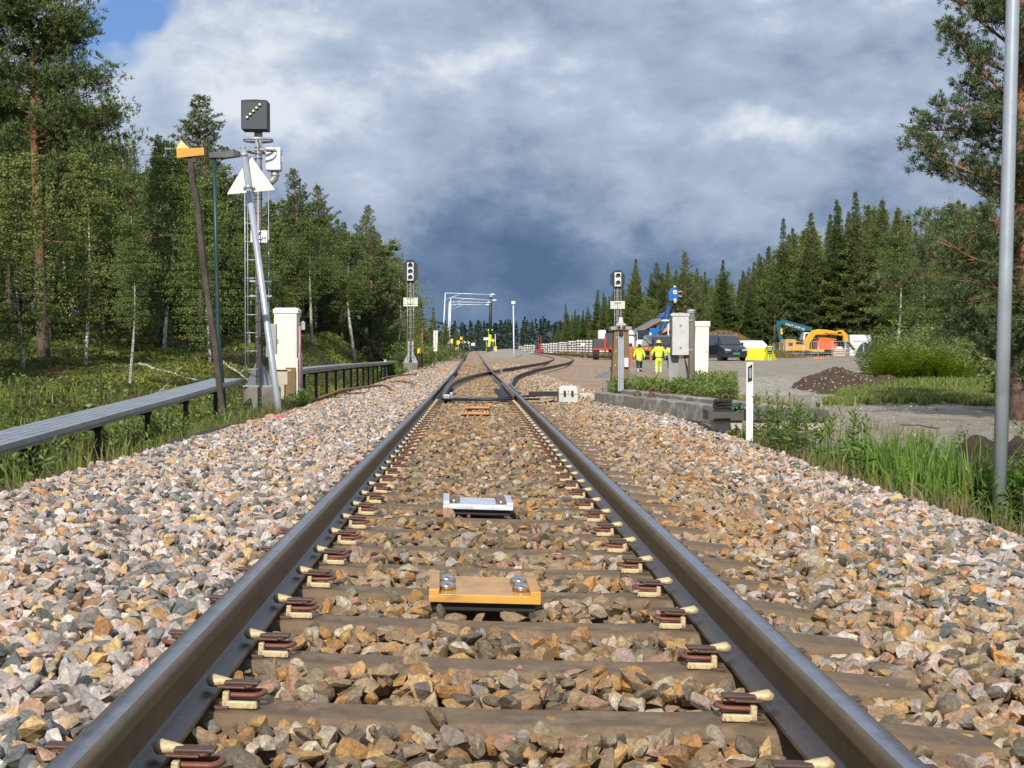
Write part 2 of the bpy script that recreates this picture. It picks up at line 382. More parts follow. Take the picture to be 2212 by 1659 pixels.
def ballast_height(x, y, rng):
    """top of the stones"""
    xa = np.abs(x - TX); n = fbm(x * 3, y * 3, 2) * .02
    f = ((y - SLP0 - 0.10) % SLSP) / SLSP          # 0 just behind a sleeper, 1 at the next
    crib = -0.183 + 0.022 * np.sin(np.pi * np.clip(f / .67, 0, 1)) - .02 * (xa < .25) * 0
    crib = np.where((xa > .60) & (xa < .70), crib - .012, crib)
    sh = np.where(x < TX, -0.125 - .05 * sstep(xa, .9, 1.5) - .02 * sstep(xa, 1.5, 2.9), -0.205 + .03 * sstep(xa, 1.2, 1.5) - .03 * sstep(xa, 1.6, 2.9))
    z = np.where(xa < .70, crib, sh) + n
    z = np.where(xa > 2.95, z - (xa - 2.95) * .55, z)
    return z + grade(y) - cant(y) * np.clip(x - TX, -2.2, 2.2)
def build_ballast():
    rng = np.random.default_rng(11)
    P42, F42 = rock_protos(2, 40, rng, 9); P12, F12 = rock_protos(1, 40, rng, 3)
    Vs = []; Fs = []; Cs = []; off = 0
    bands = [(2.3, 9, .056, P42, F42, 1.34), (9, 18, .056, P42, F42, 1.25), (18, 30, .060, P12, F12, 1.25), (30, 60, .080, P12, F12, 1.45), (60, 105, .15, P12, F12, 2.3)]
    for (y0, y1, sp, PR, FC, sc) in bands:
        for layer in range(2):
            hw = .36 * y1 + 1.0; x0 = max(-3.6, -hw); x1 = min(3.5 if y1 < 28 else (5.5 if y1 < 32 else (8.0 if y1 > 70 else 6.5)), hw)
            nx = int((x1 - x0) / sp); ny = int((y1 - y0) / sp)
            gx, gy = np.meshgrid(np.arange(nx), np.arange(ny)); n = nx * ny
            x = x0 + (gx.ravel() + rng.uniform(0, 1, n)) * sp; y = y0 + (gy.ravel() + rng.uniform(0, 1, n)) * sp
            keep = np.ones(n, bool) if layer == 0 else rng.random(n) < .5
            keep &= np.abs(x) < .36 * y + 1.0
            xa = np.abs(x - TX); keep &= ~((xa > .680) & (xa < .825))          # rail foot
            ed = 3.25 + .18 * fbm(x * 2, y * .9)
            keep &= (x > -ed); keep &= (x < ed - .1) | (y > 27); keep &= (x < np.interp(y, [0, 27, 45, 60, 105], [9, 3.6, 5.4, 6.5, 8]) + .4 * fbm(x, y))
            ph = (y - SLP0 + .3) % SLSP - .3; on = (np.abs(ph) < .125) & (y < sleeper_y(SLPN)) & (y > 0)
            cov = rng.random(n) < np.interp(y, [0, 8, 14, 30], [.035, .08, .22, .5])
            keep &= ~(on & (xa < .68) & ~cov)
            keep &= ~(on & (x - TX > .82) & (x - TX < 1.27 - .1 * np.abs(rng.standard_normal(n))) & ~cov)
            by = ((np.abs(x - 0.045) < .20) & (((y > 5.14) & (y < 5.62)) | ((y > 8.22) & (y < 8.7)))); keep &= ~by
            x = x[keep]; y = y[keep]; n = len(x); xa = xa[keep]; on = on[keep]
            if n == 0: continue
            size = rng.lognormal(math.log(.031), .27, n).clip(.017, .054) * sc
            if layer == 1: size *= .85
            el = np.stack([rng.uniform(.95, 1.5, n), rng.uniform(.7, 1.05, n), rng.uniform(.45, .85, n)], 1)
            pr = PR[rng.integers(0, len(PR), n)]
            Rm = rand_rot(n, rng)
            # lay them mostly flat: blend towards a z rotation by shrinking tilt
            V = pr * el[:, None, :]
            V = np.einsum('nij,nkj->nki', Rm, V)
            V[:, :, 2] *= .82
            h = ballast_height(x, y, rng)
            h = np.where(on & (xa < .7), np.maximum(h, -0.165 - cant(y) * (x - TX)) + .004, h)
            zt = h + rng.uniform(-.028, .016, n) - (0 if layer else .006)
            zc = zt - size * .55 + (layer * .008)
            V = V * size[:, None, None] + np.stack([x, y, zc], 1)[:, None, :]
            # colours
            zone = fbm(x * .9 + 3, y * .45); rr = rng.random(n)
            och = np.where(xa < .75, .92, np.where(x < 0, .05 + .4 * sstep(y, 30, 55) + .25 * (xa > 2.7) * (y > 16), .62 - .6 * sstep(x, 2.0, 2.7) * (y < 28)))
            rust = np.where((x > 1.2) & (x < 2.6) & (y > 7.5) & (y < 22), .55 * sstep(zone, -.15, .25), .05)
            rust = np.where((x < -2.7) & (y > 17) & (y < 40), .35, rust)
            cg = PAL['grey'][rng.integers(0, 12, n)]; co = PAL['ochre'][rng.integers(0, 11, n)]; cr = PAL['rust'][rng.integers(0, 6, n)]
            C = np.where((rr < och)[:, None], co, cg); C = np.where((rng.random(n) < rust)[:, None], cr, C)
            C = C * rng.uniform(.78, 1.18, (n, 1)) * STONE_K
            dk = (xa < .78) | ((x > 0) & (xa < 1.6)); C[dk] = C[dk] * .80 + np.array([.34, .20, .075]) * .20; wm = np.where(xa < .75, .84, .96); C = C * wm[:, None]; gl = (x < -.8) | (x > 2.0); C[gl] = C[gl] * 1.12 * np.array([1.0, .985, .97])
            for (pu, pv) in ((607, 903), (1052, 877), (735, 832), (855, 852)):
                q = pg(pu, pv, -.18); C[np.hypot(x - q.x, (y - q.y) * .5) < .09] = (.75, .09, .13)
            k = PR.shape[1]
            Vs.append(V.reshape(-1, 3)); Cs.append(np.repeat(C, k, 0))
            Fs.append((FC[None] + (off + np.arange(n) * k)[:, None, None]).reshape(-1, 3)); off += n * k
    V = np.concatenate(Vs); Fc = np.concatenate(Fs); C = np.concatenate(Cs)
    m = bpy.data.materials.new('stone'); m.use_nodes = True; t = NT(m.node_tree); b = t.n['Principled BSDF']
    a = t.new('ShaderNodeAttribute'); a.attribute_name = 'col'
    P = t.new('ShaderNodeNewGeometry').outputs['Position']
    n1, nc = t.noise(P, 75, 5, .7, .6); n2, _ = t.noise(P, 210, 3, .7)
    c = t.vm('SCALE', a.outputs[0], sc=t.mapr(n1, .32, .70, .52, 1.42))
    c = t.mix(t.mapr(n2, .55, .7, 0, .35), c, (.06, .05, .045))
    n3, _ = t.noise(P, 28, 3, .6); c = t.mix(t.mapr(n3, .55, .68, 0, .28), c, (.42, .27, .15))
    t.put(b.inputs['Base Color'], c); t.put(b.inputs['Roughness'], t.mapr(n3, .35, .65, .55, .85)); b.inputs['Specular IOR Level'].default_value = .4
    bn = t.new('ShaderNodeBump'); bn.inputs['Distance'].default_value = .006; bn.inputs['Strength'].default_value = .8
    t.put(bn.inputs['Height'], n1); t.put(b.inputs['Normal'], bn.outputs[0])
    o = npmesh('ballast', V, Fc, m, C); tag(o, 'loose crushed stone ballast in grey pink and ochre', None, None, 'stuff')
    print('BALLAST', len(Fc))
STONE_K = 1.0
build_ballast()
# ---------------------------------------------------------------- rails
M_railtop = mat('rail_running_band', (.30, .31, .34), .28, .85, var=.25, vs=9, bump=.0006, bs=40, dirt=(.10, .085, .07), dirts=14, dirta=.5)
M_railside = mat('rail_side_steel', (.105, .076, .042), .5, .1, var=.3, vs=12, bump=.001, bs=90, dirt=(.13, .085, .045), dirts=7, dirta=.6)
M_railfoot = mat('rail_foot_steel', (.075, .062, .058), .30, .45, var=.3, vs=18, bump=.001, bs=80, dirt=(.10, .06, .035), dirts=5, dirta=.6)
M_rust = mat('rusty_steel', (.16, .075, .045), .7, .15, var=.3, vs=20, bump=.001, bs=120)
M_oldrail = mat('old_rail_steel', (.085, .045, .032), .6, .3, var=.3, vs=10)
def profile(h=.154, hw=.035, fw=.0625, ww=.008):
    """closed half-symmetric profile with material per edge (0 top band, 1 side, 2 foot)"""
    R_ = [(0, 0, 0), (.020, -.0008, 0), (.029, -.004, 1), (hw, -.013, 1), (hw + .001, -.034, 1), (.014, -.049, 1), (ww + .001, -.060, 1), (ww, -.105, 1), (.012, -.124, 1), (.020, -.129, 2), (fw, -.143, 2), (fw, -h, 2)]
    pts = [(x, z) for x, z, _ in R_] + [(-x, z) for x, z, _ in R_[::-1][:-1]]
    mi = [m for _, _, m in R_[1:]] + [2] + [m for _, _, m in R_[::-1][:-1]]
    return pts, mi
def rail(name, path, label, mats, group=None, rust=False, headonly=False, lift=0.0):
    pts, mi = profile(); mi = [0, 0] + [1] * 6 + [2, 2] + [2] + [2] + [2, 2] + [1] * 6 + [0]
    n = len(pts); V = []; Fc = []; MI = []
    for i, (x, y, z) in enumerate(path):
        a = path[max(i - 1, 0)]; b = path[min(i + 1, len(path) - 1)]
        d = Vector((b[0] - a[0], b[1] - a[1], 0)).normalized(); s = Vector((d.y, -d.x, 0))
        for px, pz in pts: V.append((x + s.x * px, y + s.y * px, z + pz + lift))
    def em(k):
        x, z = pts[k]; x2, z2 = pts[(k + 1) % n]; zm = (z + z2) / 2
        return 0 if zm > -.0006 else (1 if zm > -.1265 else 2)
    for i in range(len(path) - 1):
        for k in range(n):
            Fc.append((i * n + k, i * n + (k + 1) % n, (i + 1) * n + (k + 1) % n, (i + 1) * n + k)); MI.append(em(k))
    me = bpy.data.meshes.new(name); me.from_pydata(V, [], Fc + [tuple(range(n))[::-1], tuple(range(len(V) - n, len(V)))])
    for m in mats: me.materials.append(m)
    me.polygons.foreach_set('material_index', MI + [1, 1])
    me.polygons.foreach_set('use_smooth', [True] * len(MI) + [False, False])
    bm = bmesh.new(); bm.from_mesh(me); bmesh.ops.recalc_face_normals(bm, faces=bm.faces); bm.to_mesh(me); bm.free()
    a = me.attributes.new('sharp_face', 'BOOLEAN', 'FACE') if 'sharp_face' not in me.attributes else None
    o = bpy.data.objects.new(name, me); COL.objects.link(o)
    e = o.modifiers.new('split', 'EDGE_SPLIT'); e.split_angle = R(38)
    return tag(o, label, 'rail', group)
RM = [M_railtop, M_railside, M_railfoot]; RO = [M_oldrail, M_oldrail, M_oldrail]
def gy(a, b, st): return list(np.arange(a, b, st)) + [b]
YS = gy(-4, 60, 2) + gy(64, 300, 6)
GH = .7525
rail('main_rail', [(TX - GH, y, float(grade(y) + cant(y) * GH)) for y in YS], 'near left rail of the straight main track with polished grey top', RM)
rail('main_rail', [(TX + GH, y, float(grade(y) - cant(y) * GH)) for y in YS if y < 64.5], 'near right rail of the straight main track, running up to the crossing', RM)
rail('main_rail', [(TX + GH, y, float(grade(y))) for y in gy(65.5, 300, 6)], 'right rail of the main track beyond the switch crossing', RM)
def divx(y): return float(np.interp(y, DIVY, DIVX))
def dsm(y): return (divx(y - 3) + divx(y) * 2 + divx(y + 3)) / 4
DY = gy(30, 288, 3)
def dpath(side, ys):
    out = []
    for y in ys:
        t = math.atan((dsm(y + 2) - dsm(y - 2)) / 4)
        out.append((TX + dsm(y) + side * GH * math.cos(t), y - side * GH * math.sin(t), float(grade(y))))
    return out
bl = [(TX - .60, 26.7, 0), (TX - .62, 30, 0), (TX - .60, 35, 0)]
rail('switch_rail', [(TX - .56, 26.4, -.004), (TX - .575, 29.5, -.002), (TX - .575, 33, 0), (TX - .54, 37, 0)] + dpath(-1, gy(40, 64.6, 2)), 'open curved switch blade crossing from the left rail to the right', [M_railside, M_railside, M_railfoot])
rail('switch_rail', [(TX + GH - .062, 26.6, -.006), (TX + GH - .066, 31, -.004), (TX + GH - .068, 37, 0)], 'closed switch blade lying against the right rail', [M_railside, M_railside, M_railfoot])
rail('siding_rail', dpath(-1, gy(66, 288, 3)), 'inner rail of the curving rusty side track', RO)
rail('siding_rail', [(TX + GH + .074, 27.5, 0), (TX + GH + .078, 31, 0), (TX + GH + .10, 35, 0)] + dpath(1, gy(38, 288, 3)), 'outer rail of the curving side track that bends right from the switch', [M_railtop, M_oldrail, M_oldrail])
# crossing frog
f = MB(); f.prism([(-.10, 62.6), (.10, 62.6), (.13, 66.6), (-.13, 66.6)], -.15, -.05, org=(TX + GH, 0, 0)); f.box((TX + GH - .09, 64.4, -.02), (.035, 4.0, .05)); f.box((TX + GH + .12, 64.4, -.02), (.035, 4.0, .05))
f.build('rail_crossing', M_oldrail, label='steel crossing block where the switch rails meet the right rail', cat='rail crossing')
for sx in (-1,):
    g = MB(); g.box((TX + sx * GH + .085, 60, -.02), (.03, 8, .06)); g.box((TX + sx * GH + .085, 60, -.10), (.06, 7, .03)); g.build('check_rail', M_oldrail, label='short check rail inside the left rail opposite the crossing', cat='check rail')
# far storage track on the right
sd_ = [(12.9, 113), (12.5, 117), (11.2, 127), (10.6, 140), (10.2, 160), (10.2, 200), (10.5, 280)]
def sdp(off):
    out = []
    for i, (x, y) in enumerate(sd_):
        a = sd_[max(i - 1, 0)]; b = sd_[min(i + 1, len(sd_) - 1)]; d = Vector((b[0] - a[0], b[1] - a[1])).normalized()
        xx, yy = x + d.y * off, y - d.x * off; out.append((xx, yy, G(xx, yy) + .22))
    return out
rail('siding_rail', sdp(-.75), 'far rail of the storage track in front of the sleeper stacks', RO)
rail('siding_rail', sdp(.75), 'near rail of the storage track in front of the sleeper stacks', RO)
# ---------------------------------------------------------------- sleepers and clips
M_conc = mat('sleeper_concrete', (.140, .094, .054), .72, 0, var=.38, vs=9, bump=.0030, bs=90, dirt=(.25, .175, .095), dirts=13, dirta=.7)
M_cream = mat('cream_plastic', (.56, .45, .25), .5, 0, var=.2, vs=40, dirt=(.20, .13, .07), dirts=45, dirta=.85)
M_clip = mat('clip_red_brown', (.19, .065, .04), .58, .15, var=.3, vs=60, dirt=(.10, .06, .045), dirts=30, dirta=.6)
M_clipd = mat('clip_dark_brown', (.085, .050, .036), .55, .2, var=.3, vs=60)
M_black = mat('black_rubber', (.018, .018, .018), .55)
def sleeper_mesh(parent):
    prof = [(-1.30, -.245, .115), (-1.26, -.205, .10), (-.92, -.180, .095), (-.62, -.168, .093), (-.45, -.176, .093), (0, -.180, .092), (.45, -.176, .093), (.62, -.168, .093), (.92, -.180, .095), (1.26, -.205, .10), (1.30, -.245, .115)]
    mb = MB(); rings = [[(x, -w - .02, -.36), (x, -w - .008, z - .02), (x, -w + .012, z), (x, w - .012, z), (x, w + .008, z - .02), (x, w + .02, -.36)] for x, z, w in prof]
    mb.loft(rings); return mb.build('body', M_conc, parent, bev=.006)
def make_clip(parent, simple=False):
    """fastening on the gauge side of the left rail: x grows away from the rail"""
    c = MB()
    def loop(zc, r, x0, x1, w):
        p = [(x0, -w, zc)] + [(x1 - .012 + .022 * math.sin(a), -w * math.cos(a), zc + .003 * math.sin(a)) for a in np.linspace(0, math.pi, 7)] + [(x0, w, zc)]
        c.tube(p, r, 8, flat=.85)
    c.cur = 0; loop(.026, .0085, .012, .098, .026); loop(.044, .0065, -.004, .074, .017)
    c.cur = 1; c.box((.052, .0, .053), (.085, .042, .007)); c.box((.030, -.026, .045), (.070, .018, .006))
    o = c.build('rail_clip', [M_clip, M_clipd], parent, bev=.002)
    i = MB(); i.tube([(-.036, .012, .046), (-.024, .012, .052), (.0, .012, .050), (.030, .010, .046)], [.013, .0195, .015, .011], 10, flat=.85)
    i.box((.020, -.042, .018), (.016, .022, .040)); i.box((.055, -.046, .007), (.085, .014, .018)); i.box((.092, -.040, .004), (.012, .026, .012))
    oi = i.build('insulator', M_cream, o, bev=.003)
    s = MB(); s.box((.045, 0, .002), (.09, .06, .012)); s.box((.010, -.050, -.001), (.04, .022, .010))
    s.build('shoulder', M_clipd, o, bev=.002)
    return o
def make_sleeper():
    r = empty('sleeper', (0, 0, 0)); sleeper_mesh(r)
    first = None
    for side in (-1, 1):
        for inn in (1, -1):
            o = make_clip(r) if first is None else copy_tree(first, r)
            if first is None: first = o
            # inner clips face the track centre, outer clips face away
            x = side * (GH - inn * .080); o.location = (x, 0, -.164)
            dirx = -side * inn
            if dirx < 0: o.scale = (-1, 1, 1)
            else: o.scale = (1, 1, 1)
    return r
S0 = make_sleeper()
ORD = 'first second third fourth fifth sixth seventh eighth ninth tenth eleventh twelfth thirteenth fourteenth fifteenth sixteenth seventeenth eighteenth nineteenth twentieth twenty-first twenty-second twenty-third twenty-fourth twenty-fifth twenty-sixth twenty-seventh twenty-eighth twenty-ninth thirtieth thirty-first thirty-second thirty-third thirty-fourth thirty-fifth thirty-sixth thirty-seventh thirty-eighth thirty-ninth fortieth forty-first forty-second forty-third forty-fourth'.split()
GS = 'concrete sleepers under the main track'
for i in range(SLPN - 5):
    o = S0 if i == 0 else copy_tree(S0)
    y = sleeper_y(i) + (random.uniform(-.012, .012) if i else 0)
    put(o, (TX, y, 0), 0, 1, tilt=(0, float(cant(y))), label= {0: 'nearest brown concrete sleeper crossing the bottom of the track', 1: 'second nearest concrete sleeper of the track', 2: 'third nearest concrete sleeper of the track', 3: 'fourth nearest concrete sleeper of the track, just before the yellow box'}.get(i, f'{ORD[i]} brown concrete sleeper of the track counted upward from the bottom of the photo'), cat='sleeper', group=GS)
    for ch in o.children:
        if ch.name.startswith('rail_clip') and i: ch.rotation_euler = (0, 0, random.uniform(-.03, .03))
# wooden-plated switch area
M_steel = mat('galvanised_steel', (.36, .39, .42), .45, .55, var=.15, vs=14, dirt=(.22, .24, .26), dirts=4, dirta=.5)
M_darksteel = mat('dark_steel', (.05, .052, .058), .4, .6, var=.25, vs=10)
sw = empty('switch_gear', (0, 0, 0), 0, 'dark slide plates and rods between the rails at the switch tip', 'switch gear')
p = MB()
p.box((0, 0, 0), (.34, .18, .022)); p.box((.10, 0, .012), (.05, .05, .03))
sp0 = p.build('slide_plate', M_darksteel, sw)
for k in range(16):
    for sx in (-1, 1):
        o = sp0 if (k == 0 and sx == -1) else copy_tree(sp0, sw)
        o.location = (TX + sx * (GH - .12), 26.6 + k * .6, -.140); o.rotation_euler = (0, 0, 0 if sx < 0 else math.pi)
p = MB(); p.box((TX, 26.55, -.12), (1.25, .16, .03)); p.cyl((TX - .6, 26.3, -.09), (TX + 1.15, 26.3, -.09), .018); p.cyl((TX - .6, 26.75, -.09), (TX + .6, 26.75, -.09), .018)
p.build('stretcher_bar', M_darksteel, sw)
p = MB(); p.box((TX - .50, 26.45, -.06), (.12, .25, .10)); p.box((TX - .42, 26.7, -.05), (.06, .2, .14)); p.build('blade_lock', M_steel, sw, bev=.01)
# ---------------------------------------------------------------- balises between the rails
M_by = mat('balise_yellow', (.62, .33, .065), .28, 0, var=.12, vs=10, dirt=(.30, .17, .07), dirts=9, dirta=.8, coat=.15)
M_bw = mat('balise_white', (.60, .63, .70), .28, 0, var=.08, vs=10, dirt=(.36, .36, .36), dirts=14, dirta=.7, coat=.15)
M_bolt = mat('bolt_brass', (.42, .30, .20), .22, .9, var=.2, vs=30)
M_bolts = mat('bolt_steel', (.55, .50, .44), .2, .95, var=.2, vs=30)
def balise(x, y, m, label, w=.39, d=.47, ribs=True, s=1.0):
    r = empty('balise', (x, y, -.176 - .034 * (x - TX)), 0, label, 'track beacon', rot=(0, float(cant(y)), random.uniform(-.01, .02)))
    b = MB(); b.box((0, 0, .045), (w, d, .022)); b.box((-w / 2 + .018, 0, .066), (.036, d, .022)); b.box((w / 2 - .018, 0, .066), (.036, d, .022)); b.box((0, -d / 2 + .006, .058), (w - .07, .012, .008))
    if ribs:
        for k in range(26): b.box((-w / 2 + .05 + k * (w - .1) / 25, 0, .0575), (.005, d - .04, .003))
        for sx in (-1, 1):
            for k in range(5): b.box((sx * (w / 2 - .018) + (k - 2) * .0065, 0, .078), (.003, d - .02, .003))
    b.build('cover', m, r, bev=.004)
    b = MB(); b.box((0, 0, .017), (w - .03, d - .06, .034)); b.build('base', M_black, r, bev=.004)
    for sx in (-1, 1):
        for yy in (-.09, .075):
            n = MB(); n.lathe([(.030, 0), (.034, .004), (.031, .014), (.022, .024), (.016, .027), (.014, .024), (0, .024)], (sx * (w / 2 - .062), yy, .0595), 20)
            n.build('mounting_nut', M_bolts if ribs else M_bolt, r)
    return r
q = pg(1044, 1290, -.12); balise(q.x, q.y + .235, M_by, 'amber yellow ribbed track beacon with steel nuts between the rails')
q = pg(1031, 1093, -.12); balise(q.x, q.y + .235, M_bw, 'white grey track beacon lying between the rails behind the yellow one', ribs=False)
M_bo = mat('balise_orange', (.55, .22, .06), .35, 0, var=.12, vs=10)
q = pg(1026, 889, -.10); balise(q.x, q.y + .2, M_bo, 'distant orange track beacon, the nearer of the two before the switch', ribs=False)
q = pg(1031, 876.5, -.10); balise(q.x, q.y + .2, M_bo, 'farthest orange track beacon beside pink painted stones before the switch', ribs=False)
# ---------------------------------------------------------------- trees
def leafmat(name, var_hue, rough=.55, tr=.28):
    m = bpy.data.materials.new(name); m.use_nodes = True; t = NT(m.node_tree); b = t.n['Principled BSDF']; out = t.n['Material Output']
    a = t.new('ShaderNodeAttribute'); a.attribute_name = 'col'
    oi = t.new('ShaderNodeObjectInfo')
    hs = t.new('ShaderNodeHueSaturation'); t.put(hs.inputs['Color'], a.outputs[0])
    t.put(hs.inputs['Hue'], t.mapr(oi.outputs['Random'], 0, 1, .5 - var_hue, .5 + var_hue)); t.put(hs.inputs['Value'], t.mapr(oi.outputs['Random'], 0, 1, 1.12, .82))
    c = hs.outputs[0]; t.put(b.inputs['Base Color'], c); b.inputs['Roughness'].default_value = rough; b.inputs['Specular IOR Level'].default_value = .35
    trn = t.new('ShaderNodeBsdfTranslucent'); t.put(trn.inputs[0], t.mix(1.0, c, (1.1, 1.2, .5), 'MULTIPLY'))
    ms = t.new('ShaderNodeMixShader'); ms.inputs[0].default_value = tr
    t.l.new(b.outputs[0], ms.inputs[1]); t.l.new(trn.outputs[0], ms.inputs[2]); t.l.new(ms.outputs[0], out.inputs[0]); return m
M_needle = leafmat('pine_needles', .02, .5, .15); M_birchleaf = leafmat('birch_leaves', .015, .45, .35); M_herb = leafmat('herb_leaves', .01, .5, .3)
def barkmat(name, c1, c2, sc, stretch, zsplit=None, c3=None):
    m = bpy.data.materials.new(name); m.use_nodes = True; t = NT(m.node_tree); b = t.n['Principled BSDF']
    tc = t.new('ShaderNodeTexCoord').outputs['Object']
    n, _ = t.noise(t.vm('MULTIPLY', tc, stretch), sc, 5, .7)
    c = t.mix(t.mapr(n, .42, .58), c1, c2)
    if zsplit:
        sp = t.new('ShaderNodeSeparateXYZ'); t.put(sp.inputs[0], tc); n2, _ = t.noise(tc, 1.2, 3)
        z = t.m('ADD', sp.outputs[2], t.m('MULTIPLY', n2, 1.5)); c = t.mix(t.mapr(z, zsplit - .6, zsplit + .8), c, c3)
        n4, _ = t.noise(tc, 5, 4); c = t.mix(t.mapr(n4, .5, .7, 0, .4), c, (.09, .05, .035))
    t.put(b.inputs['Base Color'], c); b.inputs['Roughness'].default_value = .9
    bn = t.new('ShaderNodeBump'); bn.inputs['Distance'].default_value = .03; t.put(bn.inputs['Height'], n); t.put(b.inputs['Normal'], bn.outputs[0]); return m
M_pinebark = barkmat('pine_bark', (.06, .042, .034), (.13, .095, .075), 6, (1, 1, .35), 4.6, (.25, .115, .06))
M_sprucebark = barkmat('spruce_bark', (.075, .055, .045), (.15, .12, .10), 8, (1, 1, .5))
M_birchbark = barkmat('birch_bark', (.62, .59, .54), (.10, .09, .08), 3.2, (2, 2, 7))
M_twig = mat('twig_bark', (.11, .085, .065), .9, var=.3)
M_deadwood = barkmat('dead_wood', (.20, .17, .145), (.33, .29, .25), 6, (1, 1, .3))
def quads(P, N1, N2, L, Wd):
    """leaf quads: centre P, unit axes N1 (length) N2 (width)"""
    a = N1 * (L / 2)[:, None]; b = N2 * (Wd / 2)[:, None]
    V = np.stack([P - a, P + b - a * .1, P + a, P - b - a * .1], 1)
    return V.reshape(-1, 3)
def unit(v): return v / (np.linalg.norm(v, axis=1)[:, None] + 1e-9)
def tufts(C, dirs, rng, per, L, W, spread, col, cj=.22, up=.0):
    """per leaves around each centre C pointing roughly along dirs"""
    n = len(C); Cc = np.repeat(C, per, 0); D = np.repeat(dirs, per, 0)
    D = unit(D + rng.standard_normal(D.shape) * spread + np.array([0, 0, up]))
    P = Cc + D * L * .5 + rng.standard_normal(D.shape) * L * .18
    S = unit(np.cross(D, rng.standard_normal(D.shape)))
    ln = L * rng.uniform(.7, 1.3, len(P)); V = quads(P, D, S, ln, W * rng.uniform(.7, 1.3, len(P)))
    k = np.repeat(rng.uniform(1 - cj, 1 + cj, (n, 1)), per, 0) * rng.uniform(.8, 1.2, (n * per, 1))
    tint = np.repeat(rng.random((n, 1)), per, 0)
    base = col[0] * (1 - tint) + col[1] * tint
    return V, np.repeat(base * k, 4, 0)
def crown_mesh(name, Vl, Cl, m, parent):
    V = np.concatenate(Vl); C = np.concatenate(Cl).clip(.004, 1); return npmesh(name, V, np.arange(len(V)).reshape(-1, 4), m, C, parent)
def curve_pts(p0, d0, L, n, bend, rng, wob=.1):
    pts = [np.array(p0, float)]; d = np.array(d0, float)
    for i in range(n):
        d = d + np.array([0, 0, bend / n]) + rng.standard_normal(3) * wob / n; d /= np.linalg.norm(d); pts.append(pts[-1] + d * L / n)
    return np.array(pts)
COLP = (np.array([.070, .105, .028]), np.array([.165, .195, .055])); COLPB = (np.array([.070, .105, .040]), np.array([.160, .195, .075]))
COLS = (np.array([.050, .085, .022]), np.array([.140, .185, .042])); COLB = (np.array([.095, .135, .032]), np.array([.20, .25, .075]))
def conifer(name, seed, H=12, r0=.16, base=.12, maxr=.20, pine=False, dens=1.0, col=COLS, droop=-.25, hid=True):
    """tall cone: whorls of branches with tufts"""
    rng = np.random.default_rng(seed); root = empty(name)
    tr = MB(); lean = rng.standard_normal(2) * .15; zs = np.linspace(-.4, 1, 12)
    axis = lambda f: np.array([lean[0] * f * f + .06 * math.sin(f * 5 + seed), lean[1] * f * f, H * f])
    tr.tube([axis(max(z, -.03)) for z in zs[zs > -.1]] if False else [axis(z) for z in np.linspace(-.03, 1, 12)], [r0 * (1.12 - z * .98) if z > .02 else r0 * 1.35 for z in np.linspace(-.03, 1, 12)], 8)
    tp = []; td = []; tf = []; z = base
    while z < .985:
        f = (z - base) / (1 - base)
        rr = H * maxr * ((1 - f) ** (.8 if pine else .95)) * min(1, .35 + f * 3.0) * rng.uniform(.75, 1.2) + .03
        nb = int(rng.integers(5, 8) if not pine else rng.integers(4, 7)); a0 = rng.random() * 6.28
        for k in range(nb):
            if rng.random() < (.12 if not pine else .25) * (1 - f): continue
            a = a0 + k * 6.283 / nb + rng.normal() * .25; L = rr * rng.uniform(.45, 1.22)
            el = (.9 * f - .12) if not pine else (.25 + .75 * f)
            p = curve_pts(axis(z + rng.normal() * .006), (math.cos(a), math.sin(a), el), L, 4, (droop if not pine else .35) * (1 - f) + .2, rng, .25)
            if L > .6: tr.tube([tuple(q) for q in p[:4]], [.028 * (1 - f) + .012, .018, .012, .007], 4, cap=False)
            st = (.14 if not pine else .17) / dens; m = max(2, int(L / st))
            for j in range(m):
                s = (j + .6) / m
                if s < (.15 if not pine else .35) * (1 - f) ** .6 and L > .35: continue
                q = p[0] + 0; idx = min(3, int(s * 4)); q = p[idx] + (p[idx + 1] - p[idx]) * (s * 4 - idx)
                sw_ = (1.05 - s) * L * (.42 if not pine else .38) + .08
                t = p[idx + 1] - p[idx]; t /= np.linalg.norm(t); side = np.cross(t, (0, 0, 1)); side /= np.linalg.norm(side) + 1e-6
                for sg in (-1, 1):
                    nn = max(1, int(sw_ / (st * 1.15)))
                    for g in range(nn):
                        off = (g + .7) / nn * sw_; tp.append(q + side * sg * off * .9 + t * off * .45 + np.array([0, 0, -(.30 if not pine else -.18) * off + rng.normal() * .04])); td.append(side * sg * .7 + t * .7 + np.array([0, 0, -.15 if not pine else .45]))
                tp.append(q); td.append(t); tf += [f] * (len(tp) - len(tf))
        z += (.030 if not pine else .040) * (1 - .45 * f) * (12 / H) ** .5
    tp = np.array(tp); td = unit(np.array(td))
    tf = np.array(tf + [1.0] * (len(tp) - len(tf))); kz = (1.0 - .62 * tf ** 2.2)
    V, C = tufts(tp, td, rng, 6 if not pine else 9, .24 if not pine else .25, .062 if not pine else .055, .42 if not pine else .55, col, up=.05 if not pine else .3); per_ = 6 if not pine else 9; ct = np.repeat(tp, per_ * 4, 0); V = ct + (V - ct) * np.repeat(kz, per_ * 4)[:, None]
    tr.build('trunk', M_pinebark if pine else M_sprucebark, root)
    crown_mesh('crown', [V], [C], M_needle, root); root['_h'] = H; return root
